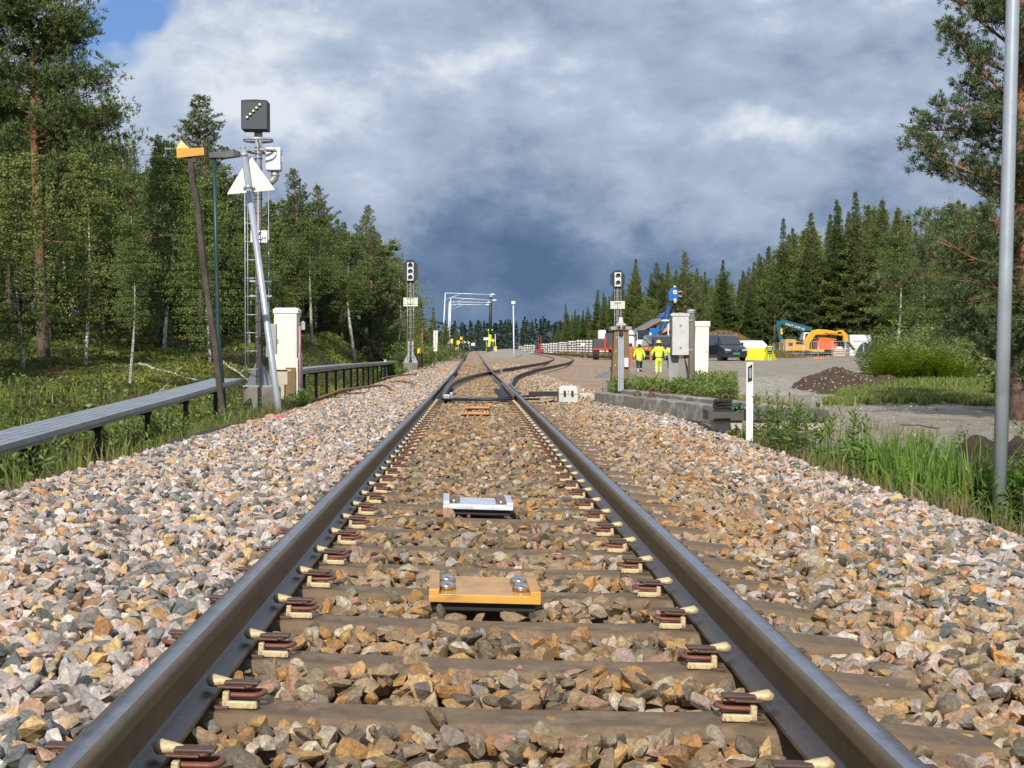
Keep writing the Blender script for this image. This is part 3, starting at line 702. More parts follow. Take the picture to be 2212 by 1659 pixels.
def scots(name, seed, H=14, r0=.21, limbs=26, z0=.38, spread=3.2, col=COLPB, bias=None, dens=1.0):
    """old pine: bare orange stem, horizontal limbs carrying flat needle clumps"""
    rng = np.random.default_rng(seed); root = empty(name); tr = MB()
    axis = lambda f: np.array([.18 * math.sin(f * 3.3 + seed), .15 * math.sin(f * 2.7 + 2 * seed), H * f])
    zz = np.linspace(-.03, 1, 16); tr.tube([axis(z) for z in zz], [r0 * (1.4 if z < .01 else (1.08 - z * .9)) for z in zz], 10)
    tp = []; td = []
    for i in range(limbs):
        f = z0 + (1 - z0) * ((i + rng.random()) / limbs) ** .9
        L = spread * (1 - ((f - z0) / (1 - z0)) ** 1.6 * .72) * rng.uniform(.6, 1.2)
        a = rng.random() * 6.283
        if bias is not None and rng.random() < .45: a = bias + rng.normal() * .6; L *= 1.1
        el = .05 + .75 * ((f - z0) / (1 - z0)) ** 1.3 + rng.normal() * .12
        p = curve_pts(axis(f), (math.cos(a), math.sin(a), el), L, 7, .30, rng, .75)
        tr.tube([tuple(q) for q in p], [.055 * (1.15 - f) + .018] + [.030, .026, .021, .017, .013, .010, .006], 5, cap=False)
        for s in range(2, 8):
            for w in range(int(3 + 2 * dens)):
                b0 = p[s] + (p[s - 1] - p[s]) * rng.random(); t = unit((p[s] - p[s - 1])[None])[0]
                d = unit((t * .6 + rng.standard_normal(3) * np.array([.9, .9, .35]) + np.array([0, 0, .25]))[None])[0]
                l2 = rng.uniform(.35, .95) * (.45 + L / 6); q2 = b0 + d * l2
                tr.tube([tuple(b0), tuple(b0 + d * l2 * .5 + np.array([0, 0, -.03])), tuple(q2)], [.010, .007, .004], 3, cap=False)
                m = int(7 * dens)
                c = q2 + rng.standard_normal((m, 3)) * np.array([.24, .24, .085]) + np.array([0, 0, .04]); tp += list(c); td += list(unit(rng.standard_normal((m, 3)) * .7 + d[None] + np.array([0, 0, .6])))
    for _ in range(int(7)):
        f = rng.uniform(.16, z0); a = rng.random() * 6.283; p = curve_pts(axis(f), (math.cos(a), math.sin(a), .0), rng.uniform(.6, 2.2), 5, -.25, rng, .6)
        tr.tube([tuple(q) for q in p], [.022, .018, .014, .010, .007, .004], 4, cap=False)
        for s in range(1, 5):
            d = rng.standard_normal(3) * .3; tr.tube([tuple(p[s]), tuple(p[s] + d)], [.006, .002], 3, cap=False)
    V, C = tufts(np.array(tp), np.array(td), rng, 9, .17, .034, .8, col, up=.15)
    tr.build('trunk', M_pinebark, root); crown_mesh('crown', [V], [C], M_needle, root); root['_h'] = H; return root
def birch(name, seed, H=10, r0=.085, w=.20, z0=.22, leaves=9000, col=COLB, stems=1, lsz=.10):
    rng = np.random.default_rng(seed); root = empty(name); tr = MB(); Pn = []; Dn = []
    for s in range(stems):
        tr.cur = 0
        ph = rng.random() * 6; ln = rng.standard_normal(2) * .35 + (s * .7)
        axis = lambda f: np.array([ln[0] * f + .16 * math.sin(f * 4.5 + ph), ln[1] * f + .13 * math.sin(f * 5.1 + ph * 2), H * f * (1 - .12 * s)])
        zz = np.linspace(-.03, 1, 14); tr.tube([axis(z) for z in zz], [r0 * (1.3 if z < .01 else (1.05 - z * .95)) for z in zz], 8)
        nb = 42
        for i in range(nb):
            f = z0 + (.97 - z0) * (i + rng.random()) / nb; g = (f - z0) / (1 - z0)
            L = H * w * (math.sin(math.pi * min(1, .18 + g * .80)) ** .7) * rng.uniform(.6, 1.2); a = rng.random() * 6.283
            p = curve_pts(axis(f), (math.cos(a), math.sin(a), .75), L, 5, -.55, rng, .5); tr.cur = 1
            tr.tube([tuple(q) for q in p], [.020 * (1.1 - g) + .006, .012, .008, .006, .004, .003], 4, cap=False)
            k = int(leaves / nb / stems)
            s_ = rng.random(k) ** .7 * 5; ii = np.minimum(s_.astype(int), 4); q = p[ii] + (p[ii + 1] - p[ii]) * (s_ - ii)[:, None]
            rad = .10 + .10 * L
            hang = rng.random(k) ** 1.5 * .55 * L
            q = q + rng.standard_normal((k, 3)) * rad; q[:, 2] -= hang * .6; Pn.append(q)
    P = np.concatenate(Pn); n = len(P)
    # clump: pull leaves toward a coarser lattice so gaps open between sprays
    cl = np.round(P / .42 + rng.standard_normal((1, 3))) * .42; hsh = np.sin(cl @ np.array([12.98, 78.23, 37.7])) * 43758.5; hsh -= np.floor(hsh)
    keep = hsh > .22; P = P[keep] + (cl[keep] - P[keep]) * .22; hsh = hsh[keep]; n = len(P)
    N1 = unit(rng.standard_normal((n, 3)) + np.array([0, 0, -.4])); N2 = unit(np.cross(N1, rng.standard_normal((n, 3))))
    V = quads(P, N1, N2, lsz * rng.uniform(.7, 1.25, n), lsz * .8 * rng.uniform(.7, 1.2, n))
    c = (col[0] * (1 - hsh[:, None]) + col[1] * hsh[:, None]) * rng.uniform(.72, 1.25, (n, 1))
    tr.build('trunk', [M_birchbark, M_twig], root); crown_mesh('crown', [V], [np.repeat(c, 4, 0)], M_birchleaf, root); root['_h'] = H; return root
PRO = {
 's1': conifer('spruce_tree', 1, 13, .17, .08, .19, dens=1.0), 's2': conifer('spruce_tree', 2, 12, .15, .05, .23, dens=.95, col=COLP), 's3': conifer('spruce_tree', 3, 15, .19, .10, .16, dens=.9),
 'y1': conifer('pine_tree', 11, 11, .16, .08, .28, pine=True, col=COLPB, dens=1.0), 'y2': conifer('pine_tree', 12, 13, .18, .16, .25, pine=True, col=COLP, dens=.95), 'y3': conifer('pine_tree', 13, 14, .20, .26, .22, pine=True, col=COLPB, dens=.9),
 'p1': scots('pine_tree', 21, 15, .22, 52, .24, 3.6, bias=0.0, dens=1.3, col=COLP), 'p2': scots('pine_tree', 22, 14, .22, 46, .20, 3.9, bias=math.pi, dens=1.25), 'p3': scots('pine_tree', 23, 13, .19, 26, .38, 2.5, dens=1.0),
 'b1': birch('birch_tree', 31, 10, .085, .21, .20, 24000), 'b2': birch('birch_tree', 32, 9, .075, .25, .14, 24000), 'b3': birch('birch_tree', 33, 11, .13, .21, .38, 22000), 'b4': birch('birch_tree', 34, 8, .07, .28, .10, 18000, stems=2),
 'f1': conifer('spruce_tree', 41, 12, .15, .04, .17, dens=.42), 'f2': conifer('pine_tree', 42, 12, .15, .15, .20, pine=True, dens=.45, col=COLP),
}
USED = set(); NTREE = [0]
def tree(kind, x, y, h, label, group, wid=1.0, rz=None, sink=.1, cat=None, tilt=(0, 0)):
    o = PRO[kind]
    if kind in USED: o = copy_tree(o)
    USED.add(kind); NTREE[0] += 1
    s = h / PRO[kind]['_h']
    put(o, (x, y, G(x, y) - sink), random.random() * 6.28 if rz is None else rz, (s * wid, s * wid, s), label, cat or {'b': 'birch', 's': 'spruce', 'p': 'pine', 'y': 'pine', 'f': 'conifer'}[kind[0]], group, tilt)
    return o
def tree_uv(kind, u, vt, d, label, group=None, **k):
    """tree standing at distance d in the direction of column u, its tip at height of row vt"""
    p = pt(u, 762, d); top = pt(u, vt, d).z; h = top - G(p.x, d) + .1
    return tree(kind, p.x, d, max(h, 1.2), label, group, **k)
GL = 'trees of the wood left of the track'; GR = 'trees of the wood right of the yard'
L = [('p1', 85, -110, 50, 'tallest old pine with bare orange stem at the left edge', dict(wid=1.0, rz=.3)),
 ('b2', 42, 330, 44, 'pale birch trunk standing left of the tall orange pine', dict(wid=1.1)),
 ('b1', 188, 330, 47, 'slim birch between the tall pine and the thin bent birch', dict(wid=1.0)),
 ('b3', 282, 470, 36, 'thin leaning birch with mottled trunk nearest the cable channel', dict(wid=.8)),
 ('b1', 362, 300, 57, 'birch with bright white lower trunk beside a dark pine stem', dict()),
 ('y3', 352, 330, 60, 'dark stemmed pine just behind the bright white birch trunk', dict()),
 ('b2', 450, 380, 50, 'birch with white trunk seen just left of the leaning wooden pole', dict(wid=.9)),
 ('y1', 438, 206, 72, 'broad young pine whose tip rises above the orange board', dict(wid=1.75)),
 ('y3', 432, 300, 68, 'thick brown pine stem behind the leaning wooden pole', dict()),
 ('b2', 216, 228, 72, 'birch whose leafy top shows right of the tall orange pine', dict()),
 ('s1', 252, 292, 84, 'narrow spruce tip between the birch tops on the left', dict()),
 ('s3', 300, 300, 95, 'dark spruce tip left of the broad young pine', dict()),
 ('s2', 342, 286, 88, 'twin dark spruce tip beside the broad young pine', dict()),
 ('b2', 545, 470, 62, 'leafy birch behind the ladder of the tall signal mast', dict()),
 ('b1', 600, 480, 66, 'slender birch behind the white cabinet beside the mast', dict()),
 ('y2', 612, 430, 78, 'pine crown just right of the white signal box', dict()),
 ('y3', 652, 364, 80, 'tall pine with reddish stem right of the white cabinet', dict(wid=1.4)),
 ('y2', 692, 398, 86, 'dense pine right of the reddish stemmed pine', dict(wid=1.35)),
 ('s2', 728, 470, 92, 'shorter conifer filling the gap before the bank end pines', dict()),
 ('y3', 782, 443, 88, 'tall pine with pale bare stem near the end of the bank', dict(wid=1.25)),
 ('y2', 815, 500, 92, 'broad pine second from the end of the left bank', dict(wid=1.3)),
 ('y1', 738, 478, 84, 'rounded young pine filling the notch in the left bank trees', dict(wid=1.2)),
 ('b3', 762, 500, 80, 'leafy birch left of the pale stemmed pine on the bank', dict(wid=1.2)),
 ('y1', 800, 486, 86, 'dense young pine right of the pale stemmed pine', dict(wid=1.1)),
 ('b1', 858, 570, 90, 'drooping birch hanging over the right end of the left bank', dict(wid=1.3)),
 ('y2', 580, 430, 74, 'pine filling the gap behind the mast ladder', dict(wid=1.1)),
 ('b3', 672, 470, 72, 'light green birch in front of the reddish stemmed pine', dict(wid=1.1)),
 ('b2', 846, 520, 94, 'last leafy tree at the right end of the left bank', dict(wid=1.15))]
for k, u, vt, d, lab, kw in L: tree_uv(k, u, vt, d, lab, GL, **kw)
rr = random.Random(4)
# fill of the left wood behind the first row
topL = lambda u: float(np.interp(u, [-600, -100, 0, 150, 215, 300, 350, 437, 500, 560, 650, 700, 780, 850], [60, 60, 60, 170, 260, 310, 320, 260, 330, 390, 400, 430, 480, 560]))
for i in range(95):
    d = rr.uniform(58, 118); u = rr.uniform(-620, 850)
    if d < 85 and u > 560 and rr.random() < .6: continue
    k = rr.choice(['s1', 's2', 's3', 'y1', 'y2', 'y3', 'b1', 'b2', 'b3', 'y2', 's2', 'b2'])
    p = pt(u, 762, d)
    if -p.x < 6.3 + (1.5 if d < 85 else 0): continue
    vt = topL(u) + rr.uniform(10, 130)
    tree_uv(k, u, vt, d, {'s': 'dark spruce inside the wood on the left bank', 'y': 'green pine inside the wood on the left bank', 'b': 'leafy birch inside the wood on the left bank'}[k[0]], GL + ', ' + {'s': 'spruces', 'y': 'pines', 'b': 'birches'}[k[0]])
# trees standing beside the camera, left of the picture, that shade the forest floor
for i, (x, y, h, k) in enumerate([(-14.5, 22, 12, 'p1'), (-14, 31, 11, 'y3'), (-19, 33, 12, 'b2'), (-21, 40, 12, 'y2'), (-15.5, 38, 12, 's2')]):
    tree(k, x, y, h, 'tree standing at the wood edge left of the camera', GL + ', nearest')
# low trees along the line left of the signal, further off
for (k, u, vt, d, lab) in [('y1', 905, 640, 135, 'small pine right behind the left three lamp signal'), ('f2', 935, 664, 150, 'rounded pine behind the white numbered board'), ('y2', 962, 690, 175, 'small pine behind the slanting lamp masts'), ('f2', 985, 706, 200, 'last low pine before the dark far forest'), ('b2', 885, 655, 120, 'leafy bush like birch beside the left signal mast'), ('y2', 865, 690, 118, 'young pine at the foot of the left bank')]:
    tree_uv(k, u, vt, d, lab, GL)
for i in range(26):
    u = rr.uniform(860, 1005); d = rr.uniform(130, 230); tree_uv(rr.choice(['f1', 'f2']), u, rr.uniform(690, 725) + max(0, (u - 950)) * .3, d, 'small conifer in the distance left of the track', 'small distant conifers left of the track')
# right wood
topR = lambda u: float(np.interp(u, [1120, 1180, 1230, 1290, 1350, 1400, 1480, 1530, 1600, 1690, 1760, 1845, 1900, 2000, 2300, 2900], [720, 700, 665, 630, 575, 570, 560, 585, 575, 490, 470, 425, 440, 440, 400, 380]))
Rr = [('s3', 1225, 655, 235, 'slim spruce tip at the left start of the right wood'), ('s1', 1290, 625, 200, 'spruce left of the right two lamp signal'), ('s1', 1374, 558, 175, 'spruce just right of the right two lamp signal'), ('y3', 1481, 543, 165, 'tall bare stemmed pine above the blue crane tip'), ('s1', 1562, 560, 166, 'dark pointed spruce right of the blue crane'),
 ('s3', 1690, 470, 166, 'high spruce above the teal excavator arm'), ('s2', 1752, 455, 168, 'spruce between the two tallest spruces of the right wood'), ('s3', 1806, 428, 166, 'spruce just left of the tallest tip in the right wood'), ('s1', 1845, 413, 165, 'tallest pointed spruce of the right wood'), ('s2', 1903, 428, 163, 'broad spruce right of the tallest tip'), ('y2', 1420, 566, 170, 'pine behind the blue crane boom'), ('b2', 1400, 640, 160, 'pale leafy birch left of the blue crane boom'),
 ('b3', 1935, 500, 80, 'large birch with forked white trunk right of the fence'), ('b1', 2003, 560, 92, 'thin birch with two pale stems behind the ferns'), ('b4', 2075, 560, 74, 'leafy birch left of the big right pine'), ('b4', 2140, 640, 52, 'low bushy birch at the foot of the big right pine'), ('y3', 2060, 480, 88, 'pine behind the birches near the right edge')]
for k, u, vt, d, lab in Rr: tree_uv(k, u, vt, d, lab, GR, wid=1.1)
for i in range(255):
    u = rr.uniform(1165, 1960) if rr.random() < .72 else rr.uniform(1960, 2600); d = rr.uniform(163, 225) if u < 1930 else rr.uniform(88, 200); 
    if u < 1300: d = rr.uniform(205, 290)
    k = rr.choice(['s1', 's2', 's3', 's1', 's2', 'y2', 'y3', 'b2'] if u < 1900 else ['s1', 's2', 'y2', 'b1', 'b2', 'y3'])
    tree_uv(k, u, topR(u) + rr.uniform(5, 125) * rr.random() ** .5, d, {'s': 'dark spruce within the dense wood right of the yard', 'y': 'pine within the dense wood right of the yard', 'b': 'birch within the dense wood right of the yard'}[k[0]], GR + ', ' + {'s': 'spruces', 'y': 'pines', 'b': 'birches'}[k[0]])
def edge_pine():
    rng = np.random.default_rng(90); D = 23.5; x0 = pt(2206, 762, D).x + .05; g = G(x0, D) - .1
    root = empty('pine_tree', (x0, D, g), 0, 'big pine with orange bark at the right edge behind the steel pole', 'pine'); tr = MB(); H = 10.2
    axis = lambda z: np.array([.10 * math.sin(z * .8), .1 * math.sin(z * .6 + 1), z])
    tr.tube([axis(z) for z in np.linspace(-.1, H, 18)], [.30] + [.245 * (1 - .085 * k * .6) for k in range(1, 18)], 14)
    zv_ = lambda v: pt(1106, v, D).z - g
    spec = []      # (height, azimuth, length, rise, foliage)
    for v, du, el, fo in ((30, 190, .55, 1), (75, 150, .5, 1), (110, 235, .45, 1), (165, 170, .3, .8), (215, 225, .25, 1), (250, 190, .15, 1), (290, 205, .12, 1), (335, 150, .2, .8), (385, 215, .12, 1), (410, 262, .06, 1.1), (450, 240, .0, 1), (500, 190, .0, .9), (548, 300, -.05, .7), (575, 230, -.08, .9), (600, 240, -.1, .9), (650, 210, -.12, .9), (690, 170, -.2, .9), (730, 120, -.2, .9), (770, 90, -.2, .8)):
        spec.append((zv_(v), math.pi + rng.normal() * .22, du / F * D, el, fo)); spec.append((zv_(v) + rng.normal() * .15, rng.uniform(-1.3, 1.3), du / F * D * rng.uniform(.6, 1.1), el, fo * .8)); spec.append((zv_(v) + rng.normal() * .2, rng.choice([-1, 1]) * rng.uniform(1.2, 2.6), du / F * D * rng.uniform(.5, .9), el, fo * .8))
    for k in range(14): spec.append((rng.uniform(zv_(0), H - .2), rng.random() * 6.28, rng.uniform(.5, 1.5), .6, 1))
    tp = []; td = []
    for (z, a, L, el, fo) in spec:
        p = curve_pts(axis(z), (math.cos(a), math.sin(a), el), L * 1.05, 9, .35, rng, .8)
        tr.tube([tuple(q) for q in p], [.035, .030, .026, .022, .019, .016, .013, .010, .008, .005], 6, cap=False)
        for s in range(2, 10):
            for w in range(rng.integers(2, 5)):
                b0 = p[s] + (p[s - 1] - p[s]) * rng.random(); t = unit((p[s] - p[s - 1])[None])[0]
                d = unit((t * .7 + rng.standard_normal(3) * np.array([.8, .8, .35]) + np.array([0, 0, .22]))[None])[0]; l2 = rng.uniform(.18, .48) * (.6 + L / 4)
                m = curve_pts(b0, d, l2, 3, .3, rng, .5); tr.tube([tuple(q) for q in m], [.009, .007, .005, .003], 3, cap=False)
                if rng.random() > fo * .92: continue
                for q, dd in ((m[3], m[3] - m[2]), (m[2], m[2] - m[1])):
                    for _ in range(rng.integers(2, 5)):
                        e = rng.standard_normal(3) * .075; tp.append(q + e); td.append(unit((dd / np.linalg.norm(dd) + e * 6 + np.array([0, 0, .25]))[None])[0])
    V, C = tufts(np.array(tp), np.array(td), rng, 22, .092, .0125, .75, (np.array([.050, .085, .032]), np.array([.14, .18, .07])), up=.1)
    tr.build('trunk', M_edgebark, root); crown_mesh('crown', [V], [C], M_needle, root)
M_edgebark = barkmat('edge_pine_bark', (.085, .055, .042), (.19, .12, .085), 5, (1, 1, .45), 3.0, (.30, .135, .065))
edge_pine()
if False: tree('p2', q.x + .05, 23.5, 9.6, 'big pine with orange bark at the right edge behind the steel pole', None, rz=.2, wid=.60)
q = pt(2122, 762, 62); o = empty('tree_stump', (q.x, 62, G(q.x, 62)), 0, 'weathered grey broken stump among the grass near the right edge', 'tree stump')
st = MB(); st.tube([(0, 0, -.1), (0, 0, .4), (.03, 0, .9), (.0, .05, 1.6), (.08, .05, 2.1)], [.38, .30, .27, .20, .04], 11); st.tube([(.1, 0, .5), (.4, .1, .9)], [.06, .01], 5); st.build('stump_wood', M_deadwood, o)
for k_ in PRO:
    if k_ not in USED:
        for ch in list(PRO[k_].children): bpy.data.objects.remove(ch)
        bpy.data.objects.remove(PRO[k_])
# far forest as one mass
def far_forest():
    rng = np.random.default_rng(77); Vl = []; Cl = []
    n = 1500; x = rng.uniform(-110, 260, n); y = rng.uniform(330, 620, n); h = rng.uniform(8, 13, n)
    for i in range(n):
        z0 = -8.0 if False else float(ground(x[i], y[i])) ; z0 = max(z0, -9)
        tp = 1.9 - .011 * 0; vt = np.interp(x[i] / y[i] * 3208 + 1019, [900, 1000, 1120, 1200, 1400], [712, 705, 700, 700, 690]) + rng.normal() * 7
        top = CAMH + (762.6 - vt) / F * y[i]; hh = rng.uniform(9, 13); zb = top - hh
        m = 80; f = rng.random(m) ** .8; a = rng.random(m) * 6.283; r = (1 - f) * hh * .17 * np.sqrt(rng.random(m)) + .1
        P = np.stack([x[i] + np.cos(a) * r, y[i] + np.sin(a) * r, zb + f * hh], 1)
        D = unit(np.stack([np.cos(a), np.sin(a), -.2 + 0 * a], 1)); N2 = unit(np.cross(D, rng.standard_normal((m, 3))))
        Vl.append(quads(P, D, N2, np.full(m, 1.0), np.full(m, .55))); Cl.append(np.repeat(np.array([[.026, .048, .030]]) * rng.uniform(.7, 1.4, (m, 1)), 4, 0))
        Pz = np.array([[x[i], y[i], top - .6]]); Vl.append(quads(Pz, np.array([[0, 0, 1.]]), np.array([[1., 0, 0]]), np.array([1.8]), np.array([.5]))); Cl.append(np.tile([.022, .04, .024], (4, 1)))
    V = np.concatenate(Vl); C = np.concatenate(Cl)
    o = npmesh('far_forest', V, np.arange(len(V)).reshape(-1, 4), M_needle, C); o['label'] = 'dark conifer forest far ahead across the track'; o['kind'] = 'stuff'
far_forest()
# hill
hx = np.linspace(-420, 60, 60); hy = np.linspace(2200, 3000, 12); X, Y = np.meshgrid(hx, hy)
Z = CAMH + (762.6 - np.interp(X / Y * 3208 + 1019, [500, 800, 905, 960, 1010, 1060], [660, 678, 684, 697, 712, 770])) / F * Y * (1 - ((Y - 2500) / 900) ** 2 * .25) + 3 * fbm(X / 25, Y / 80)
i = (np.arange(11)[:, None] * 60 + np.arange(59)[None]).ravel(); M_hill = mat('hill_forest', (.035, .06, .045), .9, var=.4, vs=.02)
npmesh('hills', np.stack([X.ravel(), Y.ravel(), Z.ravel()], 1), np.stack([i, i + 1, i + 61, i + 60], 1), M_hill, smooth=True)['kind'] = 'structure'
print('TREES', NTREE[0])
# ---------------------------------------------------------------- trackside equipment
M_galv = mat('galvanised_pole', (.40, .44, .48), .38, .35, var=.10, vs=6, dirt=(.26, .29, .33), dirts=3, dirta=.5)
M_cpost = mat('concrete_mast', (.155, .135, .115), .85, 0, var=.2, vs=6, bump=.002, bs=60)
M_cblock = mat('old_concrete', (.20, .185, .15), .9, 0, var=.25, vs=4, bump=.006, bs=40, dirt=(.10, .10, .07), dirts=2.5, dirta=.6)
M_cbeam = mat('weathered_concrete_beam', (.21, .195, .155), .88, 0, var=.3, vs=5, bump=.004, bs=50, dirt=(.55, .52, .46), dirts=3.0, dirta=.95)
M_white = mat('white_paint', (.78, .77, .73), .5, 0, var=.06, vs=8, dirt=(.5, .48, .42), dirts=4, dirta=.3)
M_creamcab = mat('cream_cabinet_paint', (.74, .73, .62), .5, 0, var=.05, vs=5, dirt=(.55, .52, .40), dirts=2, dirta=.25)
M_greycab = mat('aluminium_cabinet', (.55, .55, .53), .5, .25, var=.10, vs=9, dirt=(.42, .41, .38), dirts=6, dirta=.4)
M_sigblack = mat('signal_black', (.020, .023, .030), .55, 0, var=.12, vs=8)
M_dkgreen = mat('dark_green_paint', (.018, .045, .048), .45, 0, var=.15)
M_signback = mat('sign_back', (.74, .75, .62), .5, 0, var=.04)
M_orange = mat('orange_paint', (.80, .30, .03), .5, 0, var=.08, vs=8, dirt=(.62, .24, .04), dirts=6, dirta=.4)
M_yell = mat('yellow_paint', (.82, .54, .03), .5, 0, var=.05)
M_paley = mat('pale_yellow_paint', (.80, .58, .18), .5, 0, var=.06, vs=6)
M_oldwood = mat('weathered_wood', (.058, .042, .035), .85, 0, var=.45, vs=7, bump=.006, bs=22, dirt=(.13, .105, .09), dirts=3, dirta=.5)
M_wood = mat('brown_timber', (.20, .125, .065), .8, 0, var=.22, vs=4, bump=.003, bs=30, dirt=(.11, .07, .04), dirts=3, dirta=.6)
M_plankpale = mat('pale_timber', (.46, .40, .30), .8, 0, var=.15, vs=4, bump=.002, bs=30)
M_lens = mat('lamp_lens', (.70, .62, .50), .25, 0, var=.05, emis=(1.0, .82, .58), es=.55)
M_lensdark = mat('glass_lens', (.16, .17, .18), .12, .3, var=.1)
M_pink = mat('pink_tube', (.68, .30, .33), .5, 0, var=.06)
M_greymetal = mat('grey_metal_sheet', (.33, .33, .32), .5, .3, var=.15, vs=6)
M_cable = mat('brown_cable', (.20, .10, .045), .6, 0, var=.25, vs=12)
M_txt = mat('black_letters', (.012, .012, .012), .6, var=0)
M_refl = mat('grey_reflector', (.30, .36, .42), .2, .2, var=.1, vs=30)
def g_at(u, v, z): q = pg(u, v, z); return q
# --- concrete cable channel on posts
M_trough = mat('cable_channel_metal', (.33, .37, .40), .42, .35, var=.25, vs=3.5, dirt=(.18, .20, .21), dirts=5, dirta=.6, bump=.001, bs=30)
M_tface = mat('cable_channel_edge', (.30, .26, .20), .7, .2, var=.25, vs=6)
def channel(x, ys, zs, width, label, psp, pmax, th=.075):
    r = empty('cable_channel', (0, 0, 0), 0, label, 'cable channel')
    b = MB(); rings = []
    for y, z in zip(ys, zs): rings.append([(x - width, y, z - th), (x, y, z - th), (x, y, z), (x - width, y, z)])
    b.loft(rings); b.build('trough', M_tface, r)
    b = MB()
    n = 5
    for k in range(n):
        a0 = x + .015 - k * (width + .03) / n; a1 = a0 - (width + .03) / n + .012
        b.loft([[(a0, y, z + .003), (a0, y, z + .018), (a1, y, z + .018), (a1, y, z + .003)] for y, z in zip(ys, zs)])
    b.loft([[(x + .016, y, z + .017), (x + .016, y, z - .035), (x + .011, y, z - .035), (x + .011, y, z + .017)] for y, z in zip(ys, zs)])
    b.build('lid', M_trough, r)
    y = ys[0] + .4; first = None
    while y < ys[-1]:
        z = float(np.interp(y, ys, zs)); zg = G(x, y) - .15
        for dx in (0.05,):
            b = MB(); b.box((0, 0, (z - th - zg) / 2), (.065, .065, z - th - zg)); b.box((-width / 2 + .05, 0, z - zg - th - .03), (width, .08, .05))
            b.build('post', M_greymetal if width > .5 else M_darksteel, r, loc=(x - dx, y, zg))
        y += psp
    return r
channel(-4.05, [6, 12.9, 17.2, 20.6, 26.2], [-.18, -.08, .03, .11, .265], .50, 'near pale grey cable channel on short posts rising from the left edge', 2.5, 0)
channel(-3.72, [30.5, 40, 50, 60, 74.3], [.36, .37, .36, .33, .32], .42, 'far cable channel running from the white cabinet to the left signal', 2.6, 0, .10)
# --- tall signal mast with route indicator and ladder
def ladder(parent, x, y, z0, z1, w, nr, m=None, r=.011):
    b = MB()
    for s in (-1, 1): b.cyl((x + s * w / 2, y, z0), (x + s * w / 2, y, z1), r, n=6)
    for k in range(nr): z = z0 + (k + .6) * (z1 - z0) / nr; b.cyl((x - w / 2, y, z), (x + w / 2, y, z), r * .85, n=6)
    return b.build('ladder', m or M_galv, parent)
D1 = 27.0; q = pt(560, 762, D1); bx = q.x; ztop = pt(566, 835, D1).z; zbot = pt(566, 893, D1).z
def zv(v, d): return pt(1106, v, d).z
def xu(u, d): return pt(u, 762, d).x
s1 = empty('signal_mast', (bx, D1, ztop), 0, 'tall concrete signal mast with a black box showing five slanting lamps', 'signal mast')
b = MB(); b.lathe([(.34, -(ztop - zbot) - .25), (.335, -.02), (.32, 0)], (xu(566, D1) - bx, 0, 0), 28); b.build('foundation', M_cblock, s1, bev=.01)
H = zv(385, D1) - ztop; zz = lambda v: zv(v, D1) - ztop
b = MB(); b.tube([(0, 0, .0), (0, 0, zz(400))], [.072, .064], 16)
for k in range(6):
    z = .5 + k * .72; b.lathe([(.0735, z), (.076, z + .01), (.0735, z + .02)], n=16)
b.build('mast', M_cpost, s1)
b = MB(); b.tube([(0, 0, zz(400)), (0, 0, zz(286))], .066, 16); b.lathe([(.068, zz(330)), (.075, zz(328)), (.075, zz(320)), (.068, zz(318))]); b.tube([(0, 0, zz(300)), (0, 0, zz(284))], .075, 16); b.build('mast_head', M_galv, s1)
b = MB()
for a in range(4):
    t = a * math.pi / 2 + .6; c, s = math.cos(t), math.sin(t)
    b.add([(c * .06, s * .06, .02), (c * .27, s * .27, .02), (c * .27, s * .27, .05), (c * .06, s * .06, .45), (c * .06 - s * .01, s * .06 + c * .01, .02), (c * .27 - s * .01, s * .27 + c * .01, .02), (c * .27 - s * .01, s * .27 + c * .01, .05), (c * .06 - s * .01, s * .06 + c * .01, .45)], [(0, 1, 2, 3), (7, 6, 5, 4), (0, 4, 5, 1), (1, 5, 6, 2), (2, 6, 7, 3), (3, 7, 4, 0)])
b.box((0, 0, .015), (.52, .52, .025)); b.build('foot_bracket', M_steel, s1)
# route indicator head
hx0, hx1 = xu(527, D1) - bx, xu(585, D1) - bx; hz0, hz1 = zz(288), zz(223); hw = hx1 - hx0; hc = (hx0 + hx1) / 2
b = MB(); b.prism([(hx0, hz0 + .03), (hx0 + .03, hz0), (hx1, hz0), (hx1, hz1 - .03), (hx1 - .03, hz1), (hc, hz1 + .012), (hx0, hz1)], -.24, .02, 'Y')
h = b.build('indicator_box', M_sigblack, s1, bev=.012)
b = MB(); b.box((hc, -.255, (hz0 + hz1) / 2 - .01), (hw - .045, .02, hz1 - hz0 - .06)); b.build('front_plate', mat('signal_front', (.040, .048, .060), .5, 0, var=.08), h)
for k in range(5):
    x = hx0 + hw * (.23 + k * .118); z = hz0 + (hz1 - hz0) * (.42 + k * .104)
    rot = Matrix.Rotation(R(90), 3, 'X')
    b = MB(); b.lathe([(.026, 0), (.026, .035), (.024, .035), (.022, 0)], (x, -.265, z), 14, rot=rot); l = b.build('lamp_tube', M_sigblack, h)
    b = MB(); b.lathe([(.0215, .0), (.0215, .024), (.010, .031), (0, .033)], (x, -.2655, z), 14, rot=rot); b.build('lamp', M_lens, l)
